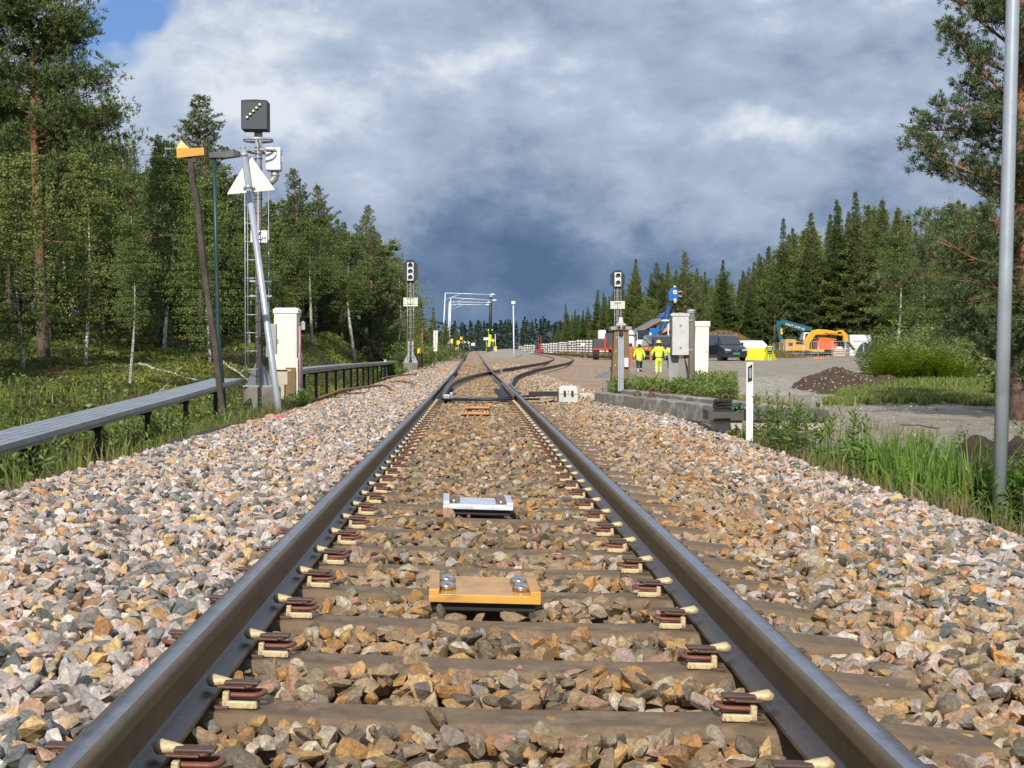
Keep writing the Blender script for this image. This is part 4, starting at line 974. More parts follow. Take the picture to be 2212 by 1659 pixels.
def ring(name, c, rad, hgt, parent, m):
    b = MB(); n = 32; vs = []
    for k in range(n):
        a = 6.2832 * k / n
        for rr_, z in ((rad, 0), (rad, hgt), (rad - .008, hgt), (rad - .008, 0)): vs.append((c[0] + rr_ * math.cos(a), c[1] + rr_ * math.sin(a), c[2] + z))
    b.add(vs, [(4 * k + j, 4 * k + (j + 1) % 4, 4 * ((k + 1) % n) + (j + 1) % 4, 4 * ((k + 1) % n) + j) for k in range(n) for j in range(4)], True)
    b.box((c[0], c[1], c[2] + hgt / 2), (rad * 2 - .01, .02, .02)); b.box((c[0], c[1], c[2] + hgt / 2), (.02, rad * 2 - .01, .02))
    return b.build(name, m, parent)
ring('guard_ring', (0, -.02, zz(308)), .27, .045, s1, M_galv)
ring('guard_ring', (.05, .10, zz(330)), .27, .04, s1, M_greymetal)
# white signal head box facing away, with elbow pipe
b = MB(); cx = (xu(572, D1) + xu(607, D1)) / 2 - bx; zc = (zz(318) + zz(368)) / 2; b.box((cx, .24, zc), (xu(606, D1) - xu(573, D1), .30, zz(318) - zz(368)))
hb = b.build('signal_head', mat('white_metal_box', (.80, .79, .80), .35, .1, var=.08, vs=7, dirt=(.55, .5, .5), dirts=5, dirta=.5), s1, bev=.025)
b = MB(); b.tube([(cx - .11, .36, zc + .12), (cx - .14, .30, zc)], .012, 6); b.box((cx + .165, .2, zc), (.03, .05, .12)); b.build('latch', M_steel, hb)
b = MB(); ex = cx + .02; b.tube([(ex, .22, zc - .20), (ex, .22, zc - .30), (ex - .01, .22, zc - .34), (ex - .06, .20, zc - .40), (ex - .15, .15, zc - .42), (0, .03, zc - .42)], [.075, .075, .074, .068, .06, .05], 14); b.lathe([(.085, -.008), (.085, .008)], (ex, .22, zc - .29), 14); b.build('elbow_pipe', M_greymetal, s1)
ladder(s1, -.035 - .06, -.24, .12, zz(315), .235, 13)
b = MB(); b.cyl((.16, .12, .3), (.16, .12, zz(390)), .009, n=6); b.cyl((-.22, .12, .3), (-.22, .12, zz(420)), .007, n=6)
for z in (.9, 1.7): b.box((0, -.12, z), (.05, .25, .012))
for z in (zz(640), zz(758 - 150)): b.box((.03, .0, z), (.40, .02, .035))
b.build('ladder_bracket', M_galv, s1)
b = MB(); pz0, pz1 = zz(526), zz(500); b.box((xu(562, D1) - bx, -.10, (pz0 + pz1) / 2), (xu(580, D1) - xu(544, D1), .008, pz1 - pz0)); pl = b.build('name_plate', M_white, s1, bev=.003)
text_mesh('lettering', 'Z', .21, M_txt, pl, (xu(560, D1) - bx, -.109, (pz0 + pz1) / 2), (R(90), 0, 0))
text_mesh('lettering', 'M', .11, M_txt, pl, (xu(572.5, D1) - bx, -.109, (pz0 + pz1) / 2 - .045), (R(90), 0, 0))
b = MB(); b.box((xu(590, D1) - bx, .0, (zz(700) + zz(765)) / 2), (xu(599, D1) - xu(583, D1), .12, zz(700) - zz(765))); b.box((xu(577, D1) - bx, .0, (zz(700) + zz(765)) / 2), (.04, .03, zz(690) - zz(768))); b.build('junction_box', M_greymetal, s1, bev=.008)
# --- leaning steel post with the back of a triangular sign
D2 = 25.3; base = Vector((xu(603, D2), D2, zv(896, D2))); top = Vector((xu(527, D2 - .0), D2, zv(322, D2)))
lp = empty('leaning_sign_post', base, 0, 'leaning galvanised post carrying a white triangular sign seen from behind', 'sign post')
dv = top - base; L_ = dv.length; dn = dv.normalized()
b = MB(); b.tube([dn * -.2, dn * .25, dn * L_], [.062, .060, .052], 16); b.lathe([(.054, 0), (.054, .012), (0, .02)], dn * L_, 14); b.build('pole', M_galv, lp)
pA = pt(539, 334, D2) - base; pB = pt(488, 419, D2) - base; pC = pt(593, 409, D2) - base
cen = (pA + pB + pC) / 3; poly = []
for P_, Q_, S_ in ((pA, pB, pC), (pB, pC, pA), (pC, pA, pB)):
    d1 = (Q_ - P_).normalized() * .03; d2 = (S_ - P_).normalized() * .03
    c1 = P_ + d2; c3 = P_ + d1; poly += [c1, P_ + (d1 + d2) * .22, c3]
b = MB(); b.prism([(p.x, p.z) for p in poly], .075, .083, 'Y'); b.build('sign_plate', M_signback, lp)
b = MB()
for k in (.855, .975):
    c = dn * (L_ * k); b.lathe([(.062, -.025), (.068, -.02), (.068, .02), (.062, .025)], c, 14); b.box(c + Vector((0, .035, 0)), (.20, .03, .03))
b.build('clamp', M_galv, lp)
b = MB()
# --- leaning wooden pole with orange board
D3 = 22.0; base = Vector((xu(487, D3), D3, zv(922, D3))); wp = empty('leaning_board_post', base, 0, 'crooked brown wooden pole leaning left with an orange board and point on top', 'board post')
pts_ = [(487, 940), (484, 900), (476, 850), (470, 800), (465.5, 750), (458, 700), (449, 640), (442, 590), (438, 560), (433, 500), (427, 450), (421.5, 415), (416.5, 400), (414, 370), (411, 335)]
b = MB(); b.loft([[(pt(u - w, v, D3) - base) + Vector((0, y, 0)) for (w, y) in ((6.2, -.045), (-5.8, -.05), (-6.4, .05), (5.6, .045))] for u, v in pts_]); b.build('wooden_pole', M_oldwood, wp, bev=.012)
pp = [pt(*c, D3) - base for c in ((383.5, 323), (442.5, 320.5), (443, 336), (384.5, 343))]
b = MB(); b.prism([(p.x, p.z) for p in pp], -.085, -.062, 'Y')
for u in (404, 416): b.box((pt(u, 331, D3) - base).xzy if False else ((pt(u, 331, D3) - base).x, -.088, (pt(u, 331, D3) - base).z), (.012, .006, .012))
b.build('board', M_orange, wp, bev=.003)
pp = [pt(*c, D3) - base for c in ((383.6, 322.5), (393, 303.5), (410, 321.3))]; b = MB(); b.prism([(p.x, p.z) for p in pp], -.083, -.064, 'Y'); b.build('point', M_paley, wp)
b = MB(); c = pt(421, 343, D3) - base; b.box((c.x, -.03, c.z), (.05, .06, .12)); b.build('cleat', M_oldwood, wp)
# --- dark green lamp post
D4 = 24.4; base = Vector((xu(489, D4), D4, G(xu(489, D4), D4) - .1)); gp = empty('lamp_post', base, 0, 'thin dark green post with a long black lamp head behind the leaning pole', 'lamp post')
c1 = pt(463, 343, D4) - base; b = MB(); b.tube([(0, 0, 0), pt(471, 720, D4) - base, pt(467, 550, D4) - base, c1], [.042, .040, .034, .032], 12); b.build('pole', M_dkgreen, gp)
a_, b_ = pt(451, 336, D4) - base, pt(519, 333.5, D4) - base
b = MB(); b.loft([[(x, -w, z - h), (x, w, z - h), (x, w * .8, z + h), (x, -w * .8, z + h)] for x, z, w, h in ((a_.x, a_.z, .05, .048), (a_.x + .10, a_.z + .005, .06, .055), (a_.x + .28, a_.z + .012, .075, .062), (b_.x - .10, b_.z + .008, .075, .062), (b_.x, b_.z, .05, .04))]); b.build('lamp_head', mat('lamp_housing', (.035, .037, .04), .5), gp, bev=.012)
# --- white cabinet on wooden frame beside the mast
D5 = 30.5; X0, X1 = xu(592, D5), xu(641, D5); base = Vector(((X0 + X1) / 2, D5, G((X0 + X1) / 2, D5) - .1))
cb = empty('equipment_cabinet', base, 0, 'tall cream equipment cabinet with a pink tube beside the left signal mast', 'cabinet')
zt, zb = zv(674, D5) - base.z, zv(800, D5) - base.z; w = X1 - X0
b = MB(); b.box((0, .28, (zt + zb) / 2 - .02), (w, .56, zt - zb)); b.box((w / 2 + .005, .28, (zb - .45 + .3) / 2 + .25), (.03, .56, 1.2)); b.build('housing', M_creamcab, cb, bev=.01)
b = MB(); b.loft([[(-w / 2 - .02, -.02, zt - .03), (w / 2 + .03, -.02, zt - .03), (w / 2 + .03, .58, zt - .03), (-w / 2 - .02, .58, zt - .03)], [(-w / 2 - .02, -.02, zt + .05), (w / 2 + .03, -.02, zt + .05), (w / 2 + .03, .58, zt + .05), (-w / 2 - .02, .58, zt + .05)], [(-w / 2 + .03, .03, zt + .085), (w / 2 - .02, .03, zt + .085), (w / 2 - .02, .53, zt + .085), (-w / 2 + .03, .53, zt + .085)]]); b.build('cabinet_roof', M_white, cb, bev=.006)
b = MB(); b.box((0, -.008, (zt + zb) / 2 - .03), (w - .06, .012, zt - zb - .10)); dd_ = b.build('door', M_creamcab, cb, bev=.003)
b = MB(); b.box((-w * .33, -.022, (zt + zb) / 2), (.022, .02, .09)); b.build('handle', M_greymetal, dd_)
b = MB(); b.box((w / 2 + .03, .34, zb / 2 + .18), (.05, .48, zb + .36)); b.build('base_plinth', M_greymetal, cb)
b = MB(); b.box((-.04, -.035, zb + .0), (w * .72, .04, .04)); b.box((-.08, -.04, zb - .14), (w * .55, .03, .30)); b.box((-.10, -.03, zb - .42), (.16, .04, .5)); b.build('wooden_support', M_plankpale, cb)
b = MB(); b.box((.11, -.015, zb - .3), (.20, .05, .72)); b.build('backing_board', M_wood, cb)
b = MB(); q0 = pt(648, 705, D5 - .1) - base; b.tube([q0, q0 + Vector((.0, 0, -.5)), pt(648, 760, D5 - .1) - base, pt(649, 836, D5 - .1) - base], [.02] * 4, 8); b.build('cable_tube', M_pink, cb)
b = MB(); q0 = pt(654.5, 706, D5 - .05) - base; b.box(q0, (.085, .07, .12)); b.loft([[(q0.x + sx * .055, q0.y + sy * .05, q0.z + .065) for sx, sy in ((-1, -1), (1, -1), (1, 1), (-1, 1))], [(q0.x + sx * .01, q0.y + sy * .01, q0.z + .12) for sx, sy in ((-1, -1), (1, -1), (1, 1), (-1, 1))]]); b.build('lantern', mat('grey_lantern', (.4, .4, .4), .4), cb)
# --- cables and the rubber edging on the left shoulder
def cable(pts2, r, label, m=None):
    P = [pg(u, v, -.20) for u, v in pts2]; P = [Vector((p.x, p.y, G(p.x, p.y) + .10 + r)) for p in P]
    b = MB(); Q = []
    for i in range(len(P) - 1):
        for k in range(4): Q.append(P[i].lerp(P[i + 1], k / 4))
    Q.append(P[-1]); Q = [Q[0]] + [(Q[i - 1] + Q[i] * 2 + Q[i + 1]) / 4 for i in range(1, len(Q) - 1)] + [Q[-1]]
    b.tube(Q, r, 8); b.build('cable', m or M_cable, label=label, cat='cable')
cable([(610, 852), (655, 850), (690, 849), (735, 846.5), (770, 843), (800, 838.5), (822, 836), (832, 837), (840, 841.5), (847, 847)], .035, 'long brown pipe like cable curving over the left shoulder stones')
cable([(826, 819), (850, 815), (872, 812.5), (900, 811)], .035, 'short brown cable arch beyond the long cable, nearest the far channel')
cable([(842, 828), (868, 826), (888, 830), (897, 836)], .03, 'middle brown cable between the long one and the left rail')
P = [g_at(u, v, -.28) for u, v in ((300, 1000), (360, 978), (430, 951), (516, 925))]
b = MB(); b.loft([[(p.x - .10, p.y, -.36), (p.x + .02, p.y, -.36), (p.x + .03, p.y, -.24), (p.x - .0, p.y, -.20), (p.x - .12, p.y, -.22)] for p in P]); b.build('rubber_edging', M_black, bev=.008, label='black plastic edging strip at the foot of the leaning wooden pole', cat='edging')
# --- three lamp signal left, two lamp signal right
def small_signal(d, u, vb, vt, hw_px, vh, nl, label, block):
    x = xu(u, d); zb = zv(vb, d); r = empty('light_signal', (x, d, zb), 0, label, 'signal')
    Z = lambda v: zv(v, d) - zb; hw = hw_px / F * d / 2; zt, zl = Z(vt), Z(vh); c = .42 * hw * 2
    b = MB(); o = hw * .62; b.prism([(-hw, zl + o), (-hw + o, zl), (hw - o, zl), (hw, zl + o), (hw, zt - o), (hw - o, zt), (-hw + o, zt), (-hw, zt - o)], 0, .03, 'Y'); b.build('background_board', M_sigblack, r)
    n = nl; hh = (zt - zl); b = MB(); b.box((0, -.08, (zt + zl) / 2 - hh * .02), (hw * .92, .16, hh * .76)); hd = b.build('lamp_housing', mat('signal_white', (.62, .63, .64), .45, .1, var=.12, vs=8), r, bev=.012)
    for k in range(n):
        z = (zt + zl) / 2 - hh * .02 + (k - (n - 1) / 2) * hh * .76 / n; rot = Matrix.Rotation(R(90), 3, 'X')
        b = MB(); b.lathe([(hw * .27, 0), (hw * .27, .02), (0, .05)], (0, -.16, z + .02), 14, rot=rot); l = b.build('lamp', M_lensdark, hd)
        b = MB(); m_ = 12; vs = []; fs = []
        for j in range(m_ + 1):
            a = math.pi * (-.12 + 1.24 * j / m_)
            for yy, rr_ in ((-.16, hw * .36), (-.36, hw * .33)): vs += [(rr_ * math.cos(a), yy, z + .02 + rr_ * math.sin(a)), ((rr_ - .012) * math.cos(a), yy, z + .02 + (rr_ - .012) * math.sin(a))]
        for j in range(m_):
            for p_, q_ in ((0, 2), (2, 3), (3, 1), (1, 0)): fs.append((4 * j + p_, 4 * j + q_, 4 * j + 4 + q_, 4 * j + 4 + p_))
        b.add(vs, fs, True); b.build('lamp_hood', M_greycab, l)
    b = MB(); b.tube([(0, .06, 0), (0, .06, zl + .05)], .085, 12); b.build('mast', M_cpost, r)
    b = MB(); b.cyl((0, .06, zl - .05), (0, .06, zl + .14), .07); b.build('collar', M_galv, r)
    ladder(r, 0, -.06, .1, zl - .02, .32, int(zl / .3), r=.012)
    pz = (Z(643) + Z(662)) / 2 if nl == 3 else (Z(650) + Z(667)) / 2; pw, ph = (31 if nl == 3 else 31) / F * d, (19 if nl == 3 else 17) / F * d
    pl = empty('striped_plate', (0, -.01, pz)); pl.parent = r; b = MB()
    for k in range(5): b.box((0, .0, (k - 2) * ph / 5), (pw, .02, ph / 5 - .02))
    b.build('slats', M_signback, pl) if False else b.build('striped_board', M_signback, r, loc=(0, -.01, pz)); bpy.data.objects.remove(pl)
    b = MB()
    for s in (-1, 1): b.box((s * .10, .0, .62), (.10, .03, .95))
    if nl == 3: b.build('cable_box', mat('beige_metal', (.34, .31, .27), .6), r)
    b = MB()
    for s in (-1, 1): b.add([(s * .08, -.05, 0), (s * .36, -.05, 0), (s * .08, -.05, .62), (s * .08, .05, 0), (s * .36, .05, 0), (s * .08, .05, .62)], [(0, 1, 2), (5, 4, 3), (0, 3, 4, 1), (1, 4, 5, 2), (2, 5, 3, 0)])
    b.build('foot_bracket', M_galv, r)
    if block:
        b = MB(); b.box((0, .05, -.35), (.72, .7, .7)); b.build('foundation', M_cblock, r, bev=.02)
    return r
small_signal(75, 887, 783, 561, 31, 612, 3, 'three lamp signal with octagonal black board on the left of the track', True)
small_signal(75, 1334, 792, 583, 31, 623, 2, 'two lamp signal with octagonal black board behind the brown timber box', True)
# --- right side: timber box, sensor post, mast with box, cream cabinet
D6 = 36.0; x = xu(1341.5, D6); zb = G(x, D6) - .1; r = empty('timber_box', (x, D6, zb), 0, 'upright brown timber box with a grey metal lid right of the switch', 'timber box')
zt = zv(712, D6) - zb; w = 34 / F * D6; b = MB()
b.loft([[(-w / 2 - .05, 0, 0), (w / 2 + .03, 0, 0), (w / 2 + .03, .42, 0), (-w / 2 - .05, .42, 0)], [(-w / 2 + .03, 0, zt), (w / 2, 0, zt), (w / 2, .40, zt), (-w / 2 + .03, .40, zt)]]); b.build('boards', M_wood, r, bev=.008)
b = MB()
for k in range(5): b.box((-w / 2 + .02 + .015 * k, -.008, .15 + k * (zt - .2) / 4.4), (.02, .012, .02))
b.build('nails', M_white, r)
b = MB(); b.box((0, .2, zt + .03), (w + .13, .52, .085)); b.build('lid', M_greymetal, r, bev=.012)
b = MB(); b.box((xu(1352.5, D6) - x, -.04, zv(783, D6) - zb), (.10, .07, .22)); b.build('meter_box', M_white, r, bev=.006)
D7 = 29.0; x = xu(1341, D7); zb = zv(845, D7); r = empty('sensor_post', (x, D7, zb), 0, 'slim galvanised post with a twin lens sensor in front of the timber box', 'sensor post')
zt = zv(714, D7) - zb; b = MB()
for s in (-1, 1): b.box((s * .042, 0, zt / 2), (.028, .05, zt))
b.box((0, .02, zt / 2), (.06, .008, zt)); b.build('channel_post', M_galv, r)
b = MB(); b.box((0, -.02, zt + .075), (.20, .14, .13)); hb = b.build('sensor_head', mat('tan_housing', (.42, .37, .29), .5), r, bev=.035, seg=3)
for s in (-1, 1):
    b = MB(); b.lathe([(.034, 0), (.034, .012), (0, .016)], (s * .05, -.088, zt + .07), 16, rot=Matrix.Rotation(R(90), 3, 'X')); b.build('lens', mat('brown_lens', (.10, .05, .04), .2), hb)
b = MB(); b.lathe([(.075, 0), (.06, .03), (.045, .035), (.05, .06), (.042, .065), (.042, .12), (.03, .13), (0, .13)], (0, -.01, zt + .13), 16); b.build('cap', M_greycab, hb)
b = MB(); b.box((0, .0, zt - .04), (.09, .10, .10)); b.build('bracket', M_black, r)
D8 = 31.0; x = xu(1493, D8); zb = G(x, D8) - .2; r = empty('box_mast', (x, D8, zb), 0, 'short dark round mast carrying a pale metal box on its left side', 'mast')
Z = lambda v: zv(v, D8) - zb; b = MB(); b.tube([(0, 0, 0), (0, 0, Z(675))], [.082, .076], 18); b.build('mast', M_cpost, r)
b = MB(); b.lathe([(.078, Z(678)), (.088, Z(675)), (.088, Z(672.5)), (.092, Z(672)), (.092, Z(670)), (.08, Z(668.5)), (0, Z(667.5))], n=18); b.build('cap', M_galv, r)
bw = (xu(1486, D8) - xu(1448.5, D8)); bc = (xu(1486, D8) + xu(1448.5, D8)) / 2 - x
b = MB(); b.box((bc, -.02, (Z(679) + Z(767)) / 2), (bw, .20, Z(679) - Z(767))); hb = b.build('metal_box', mat('box_side_dark', (.12, .115, .11), .6), r, bev=.005)
b = MB(); b.box((bc + .01, -.128, (Z(684) + Z(767)) / 2), (bw - .02, .014, Z(684) - Z(767))); dr = b.build('door', M_greycab, hb, bev=.004)
b = MB()
for v in (703, 751): b.box((bc + .01, -.14, Z(v)), (.045, .012, .05))
b.build('handle', M_greymetal, dr, bev=.004)
b = MB(); b.add([(bc - bw / 2 - .01, -.15, Z(683)), (bc + bw / 2 + .01, -.15, Z(683)), (bc + bw / 2 + .01, .09, Z(683)), (bc - bw / 2 - .01, .09, Z(683)), (bc - bw / 2 - .01, -.15, Z(677.5)), (bc, -.15, Z(675.5)), (bc + bw / 2 + .01, -.15, Z(677.5)), (bc + bw / 2 + .01, .09, Z(677.5)), (bc, .09, Z(675.5)), (bc - bw / 2 - .01, .09, Z(677.5))], [(3, 2, 1, 0), (0, 1, 6, 5, 4), (1, 2, 7, 6), (2, 3, 9, 8, 7), (3, 0, 4, 9), (4, 5, 8, 9), (5, 6, 7, 8)]); b.build('box_roof', M_greycab, hb)
b = MB()
for v in (692, 755.5): b.box((-.075, -.09, Z(v)), (.05, .04, .05)); b.lathe([(.082, -.008), (.088, 0), (.082, .008)], (0, 0, Z(v)), 18)
b.build('clamp', M_galv, r)
b = MB(); b.tube([(bc + .12, 0, Z(768)), (bc + .13, -.02, Z(780)), (-.09, -.06, Z(800)), (-.075, -.08, Z(825)), (-.075, -.08, .1)], .019, 8); b.build('black_hose', M_black, r)
b = MB(); b.tube([(-.055, -.085, Z(735)), (-.05, -.09, Z(790)), (-.04, -.085, .1)], .009, 6); b.build('cable', mat('red_brown_cable', (.12, .05, .04), .6), r)
b = MB(); b.box((xu(1449, D8) - x - .06 + .13, .13, Z(800)), (.085 + .12, .05, .75)); b.box((xu(1483, D8) - x, .0, Z(790)), (.04, .06, .72)); b.build('back_plate', M_greymetal, r)
D9 = 36.0; x = xu(1516, D9); zb = zv(834, D9); r = empty('equipment_cabinet', (x, D9, zb), R(-4), 'narrow plain cream cabinet right of the dark round mast', 'cabinet')
w = 31 / F * D9; zt = zv(697, D9) - zb; b = MB(); b.loft([[(-w / 2 - .03, -.15, -.1), (w / 2 - .04, -.15, -.1), (w / 2 - .04, .25, -.1), (-w / 2 - .03, .25, -.1)], [(-w / 2 + .01, -.15, zt - .02), (w / 2 - .01, -.15, zt - .02), (w / 2 - .01, .25, zt - .02), (-w / 2 + .01, .25, zt - .02)]]); b.build('housing', M_creamcab, r, bev=.008)
b = MB(); b.box((0.005, .05, zt - .03), (w + .02, .44, .13)); b.build('cabinet_roof', M_creamcab, r, bev=.008)
b = MB(); b.box((-.005, -.158, zt * .52), (w * .84, .010, zt * .80)); dd_ = b.build('door', M_creamcab, r, bev=.002)
b = MB(); b.box((w * .28, -.17, zt * .55), (.02, .018, .07)); b.build('handle', M_greymetal, dd_)
# --- concrete bearers, pad pallet and marker post
def bearer(a, c, label, pairs, zt):
    a = Vector(a); c = Vector(c); d = (c - a); L = d.length; ang = math.atan2(d.y, d.x)
    r = empty('concrete_bearer', (a.x, a.y, zt), ang, label, 'concrete beam')
    b = MB(); n = 14; b.loft([[(L * k / n, -.15, -.26), (L * k / n, .15, -.26), (L * k / n, .135, -.012 * (k % 2)), (L * k / n, -.135, -.012 * (k % 2))] for k in range(n + 1)]); b.build('beam', M_cbeam, r, bev=.015)
    for t in pairs:
        b = MB(); b.tube([(t * L, -.06, 0), (t * L, -.06, .05), (t * L, -.035, .075), (t * L, .0, .08), (t * L, .035, .06), (t * L, .04, .0)], .016, 7); b.box((t * L, 0, .006), (.10, .13, .012)); b.build('rail_loop', M_rust, r)
bA = pg(1300, 849, -.02); bC = pg(1578, 879, .0)
bearer((bA.x, bA.y), (bC.x + .1, bC.y - .2), 'front weathered concrete beam with peeling pale side and rusty loops', (.33, .44, .88), .0)
bearer((bA.x + .55, bA.y + .6), (bC.x + .62, bC.y - .3), 'second concrete beam lying behind the pale sided one', (.22, .32, .72, .86), .03)
b = MB(); q = pg(1312, 862, -.25); b.box((q.x, q.y, -.16), (.20, .22, .34)); b.build('concrete_block', M_cblock, bev=.012, label='short concrete block at the left end of the concrete beams', cat='concrete block')
q = pt(1530, 762, 18.0); q2 = pt(1735, 762, 18.0); r = empty('pallet_stack', (q.x, 18.0, -.205), R(-4), 'dark timber slab on pale blocks behind the white marker post', 'pallet')
w = q2.x - q.x + .3; b = MB(); b.box((w / 2, .38, .172), (w, .76, .125)); b.build('slab', mat('dark_timber', (.085, .078, .065), .85, var=.25, bump=.003, bs=30), r, bev=.008)
for k in (.17, .5, .85):
    b = MB(); b.box((w * k, .30, .05), (.34, .5, .115)); b.build('block', M_plankpale, r, bev=.01)
zs_ = -.205 + .236
def pile(x, y, n, w, m, label):
    r = empty('pad_pile', (x, y, zs_), 0, label, 'pads'); 
    for k in range(n):
        b = MB(); b.box((0, 0, 0), (w, w * .9, .013)); b.box((0, -w * .4, .004), (w * .9, .02, .012)); b.build('pad', m, r, loc=(random.uniform(-.015, .015), random.uniform(-.01, .01), .008 + k * .0165)).rotation_euler = (0, 0, random.uniform(-.12, .12))
q = pg(1565, 890.5, zs_); pile(q.x, q.y + .15, 9, .20, M_black, 'stack of black rubber pads on the dark slab')
q = pg(1584, 890, zs_); M_gr = mat('green_plastic', (.02, .16, .06), .45)
r = empty('clip_pile', (q.x + .02, q.y + .1, zs_), 0, 'small heap of green plastic clips beside the black pads', 'clips')
for k in range(12): b = MB(); b.tube([(-.03, 0, 0), (-.02, 0, .02), (.02, 0, .02), (.03, 0, 0)], .012, 6); o = b.build('clip', M_gr, r, loc=(random.uniform(-.10, .10), random.uniform(-.08, .08), .015 + random.random() * .06)); o.rotation_euler = [random.random() * 3 for _ in range(3)]
q = pg(1602, 890, zs_); r = empty('clip_pile', (q.x, q.y + .1, zs_), 0, 'tangle of black clips left of the white marker post on the slab', 'clips')
for k in range(12): b = MB(); b.tube([(-.03, 0, 0), (-.02, 0, .02), (.02, 0, .02), (.03, 0, 0)], .011, 6); o = b.build('clip', M_black, r, loc=(random.uniform(-.07, .07), random.uniform(-.07, .07), .015 + random.random() * .06)); o.rotation_euler = [random.random() * 3 for _ in range(3)]
D10 = 17.2; x = xu(1620, D10); zb = zv(936, D10); r = empty('marker_post', (x, D10, zb), 0, 'white plastic road marker post with a grey reflector in a black panel', 'marker post')
w = 15 / F * D10; zt = zv(783, D10) - zb; b = MB(); b.prism([(-w / 2, 0), (w / 2, 0), (w / 2, .03), (w * .2, .055), (-w * .2, .055), (-w / 2, .03)], -.1, zt, 'Z'); b.build('post', M_white, r, bev=.004)
b = MB(); b.prism([(-w * .32, zv(826, D10) - zb), (w * .34, zv(822.5, D10) - zb), (w * .34, zv(786, D10) - zb), (-w * .32, zv(793, D10) - zb)], -.006, .004, 'Y'); pn = b.build('black_panel', M_txt, r)
b = MB(); b.box((w * .02, -.0075, zv(806, D10) - zb), (w * .40, .006, .115)); b.build('reflector', M_refl, pn)
D11 = 11.6; x = xu(2160, D11); zb = zv(1140, D11); r = empty('steel_pole', (x, D11, zb), 0, 'bare galvanised steel pole rising through the right edge of the picture', 'pole')
tp = pt(2188, 0, D11) - Vector((x, D11, zb)); b = MB(); b.tube([tp * -.04, tp * .5, tp, tp * 1.35], [.0545, .0535, .0515, .050], 20); b.build('tube', M_galv, r)
b = MB(); b.lathe([(.052, 0), (.054, .01), (.054, .05), (0, .06)], tp * 1.35, 20); b.build('cap', M_galv, r)
# --- point machine
D12 = 27.2; x = xu(1228, D12); zb = zv(858, D12); r = empty('point_machine', (x, D12, zb), 0, 'pale grey point machine box beside the switch on the right', 'point machine')
w = 42 / F * D12; h = 24 / F * D12; b = MB(); b.prism([(-w / 2, -.14), (w / 2, -.14), (w / 2, h * .8), (w / 2 - .04, h), (-w / 2 + .04, h), (-w / 2, h * .8)], 0, .55, 'Y'); b.build('housing', M_greycab, r, bev=.012)
b = MB(); b.prism([(-w / 2 + .02, h * .30), (w / 2 - .02, h * .30), (w / 2 - .02, h * .78), (w / 2 - .05, h * .95), (-w / 2 + .05, h * .95), (-w / 2 + .02, h * .78)], -.015, 0, 'Y'); fr = b.build('front_cover', mat('pale_cover', (.62, .61, .56), .5, var=.08, vs=12, dirt=(.4, .38, .33), dirts=9, dirta=.5), r)
for s in (-1, 1): b = MB(); b.box((s * .07, -.03, h * .36), (.04, .03, .09)); b.build('latch', M_black, fr)
text_mesh('marking', '4', .06, M_txt, fr, (0, -.018, h * .48), (R(90), 0, 0))
b = MB(); b.box((-w / 2 - .28, .1, .06), (.52, .30, .08)); b.cyl((-w / 2 - .3, .1, .03), (-w / 2 - .95, .0, .0), .02); b.build('drive_rod', M_darksteel, r)
b = MB(); q = pg(1266, 855, -.2); b.box((q.x, q.y, -.19), (.30, .25, .10)); b.build('concrete_block', mat('pale_block', (.50, .48, .42), .85, var=.15), bev=.01, label='pale flat block right of the point machine', cat='concrete block')
# --- left line of small items towards the horizon
def board(name, u, v0, v1, w, vb, d, label, m, cat, post=M_galv, shape='rect', pr=.03):
    x = xu(u, d); zb = min(zv(vb, d), G(x, d)) - .02; r = empty(name, (x, d, zb), 0, label, cat); Z = lambda v: zv(v, d) - zb
    b = MB(); b.cyl((0, .03, 0), (0, .03, Z((v0 + v1) / 2)), pr, n=8); b.build('post', post, r)
    hw = w / F * d / 2; za, zb_ = Z(v0), Z(v1); b = MB()
    poly = {'rect': [(-hw, zb_), (hw, zb_), (hw, za), (-hw, za)], 'dia': [(-hw, (za + zb_) / 2), (0, zb_), (hw, (za + zb_) / 2), (0, za)], 'tri': [(-hw, zb_), (hw, (za + zb_) / 2), (-hw, za)], 'flag': [(-hw, zb_), (hw * .4, zb_ + (za - zb_) * .2), (hw, (za + zb_) / 2), (hw * .4, za), (-hw, za)]}[shape]
    b.prism(poly, -.03, 0, 'Y'); b.build('plate', m, r); return r, hw, za, zb_
r, hw, za, zb_ = board('number_board', 941, 714, 741, 9, 782, 100, 'tall white board with a column of dark figures left of the track', M_white, 'sign')
b = MB(); b.prism([(-hw, zb_ - .55), (hw * .8, zb_ - .55), (hw * .8, zb_), (-hw, zb_)], -.03, 0, 'Y'); b.build('plate', M_white, r)
for k, ch in enumerate('0000000'): text_mesh('figure', ch, .16, M_txt, r, (0, -.035, za - .09 - k * .165), (R(90), 0, 0), sx=1.3)
def ybox(u, v0, v1, w, d, vb, label, nlegs=2):
    x = xu(u, d); zb = G(x, d) - .05; r = empty('yellow_box', (x, d, zb), 0, label, 'box'); Z = lambda v: zv(v, d) - zb
    ww = w / F * d; b = MB(); b.box((0, .12, (Z(v0) + Z(v1)) / 2), (ww, .26, Z(v0) - Z(v1))); bo = b.build('box', M_yell, r, bev=.03)
    b = MB(); b.box((0, -.018, (Z(v0) + Z(v1)) / 2), (ww * .76, .02, (Z(v0) - Z(v1)) * .76)); b.build('door', mat('yellow_door', (.85, .58, .05), .45), bo, bev=.01)
    for s in ((-1, 1) if nlegs == 2 else (0,)): b = MB(); b.cyl((s * ww * .24, .12, 0), (s * ww * .24, .12, Z(v1)), .04, n=8); b.build('leg', M_oldwood, r)
    return r
ybox(908, 750.5, 764, 13.5, 78, 780, 'yellow box on two legs right of the left three lamp signal')
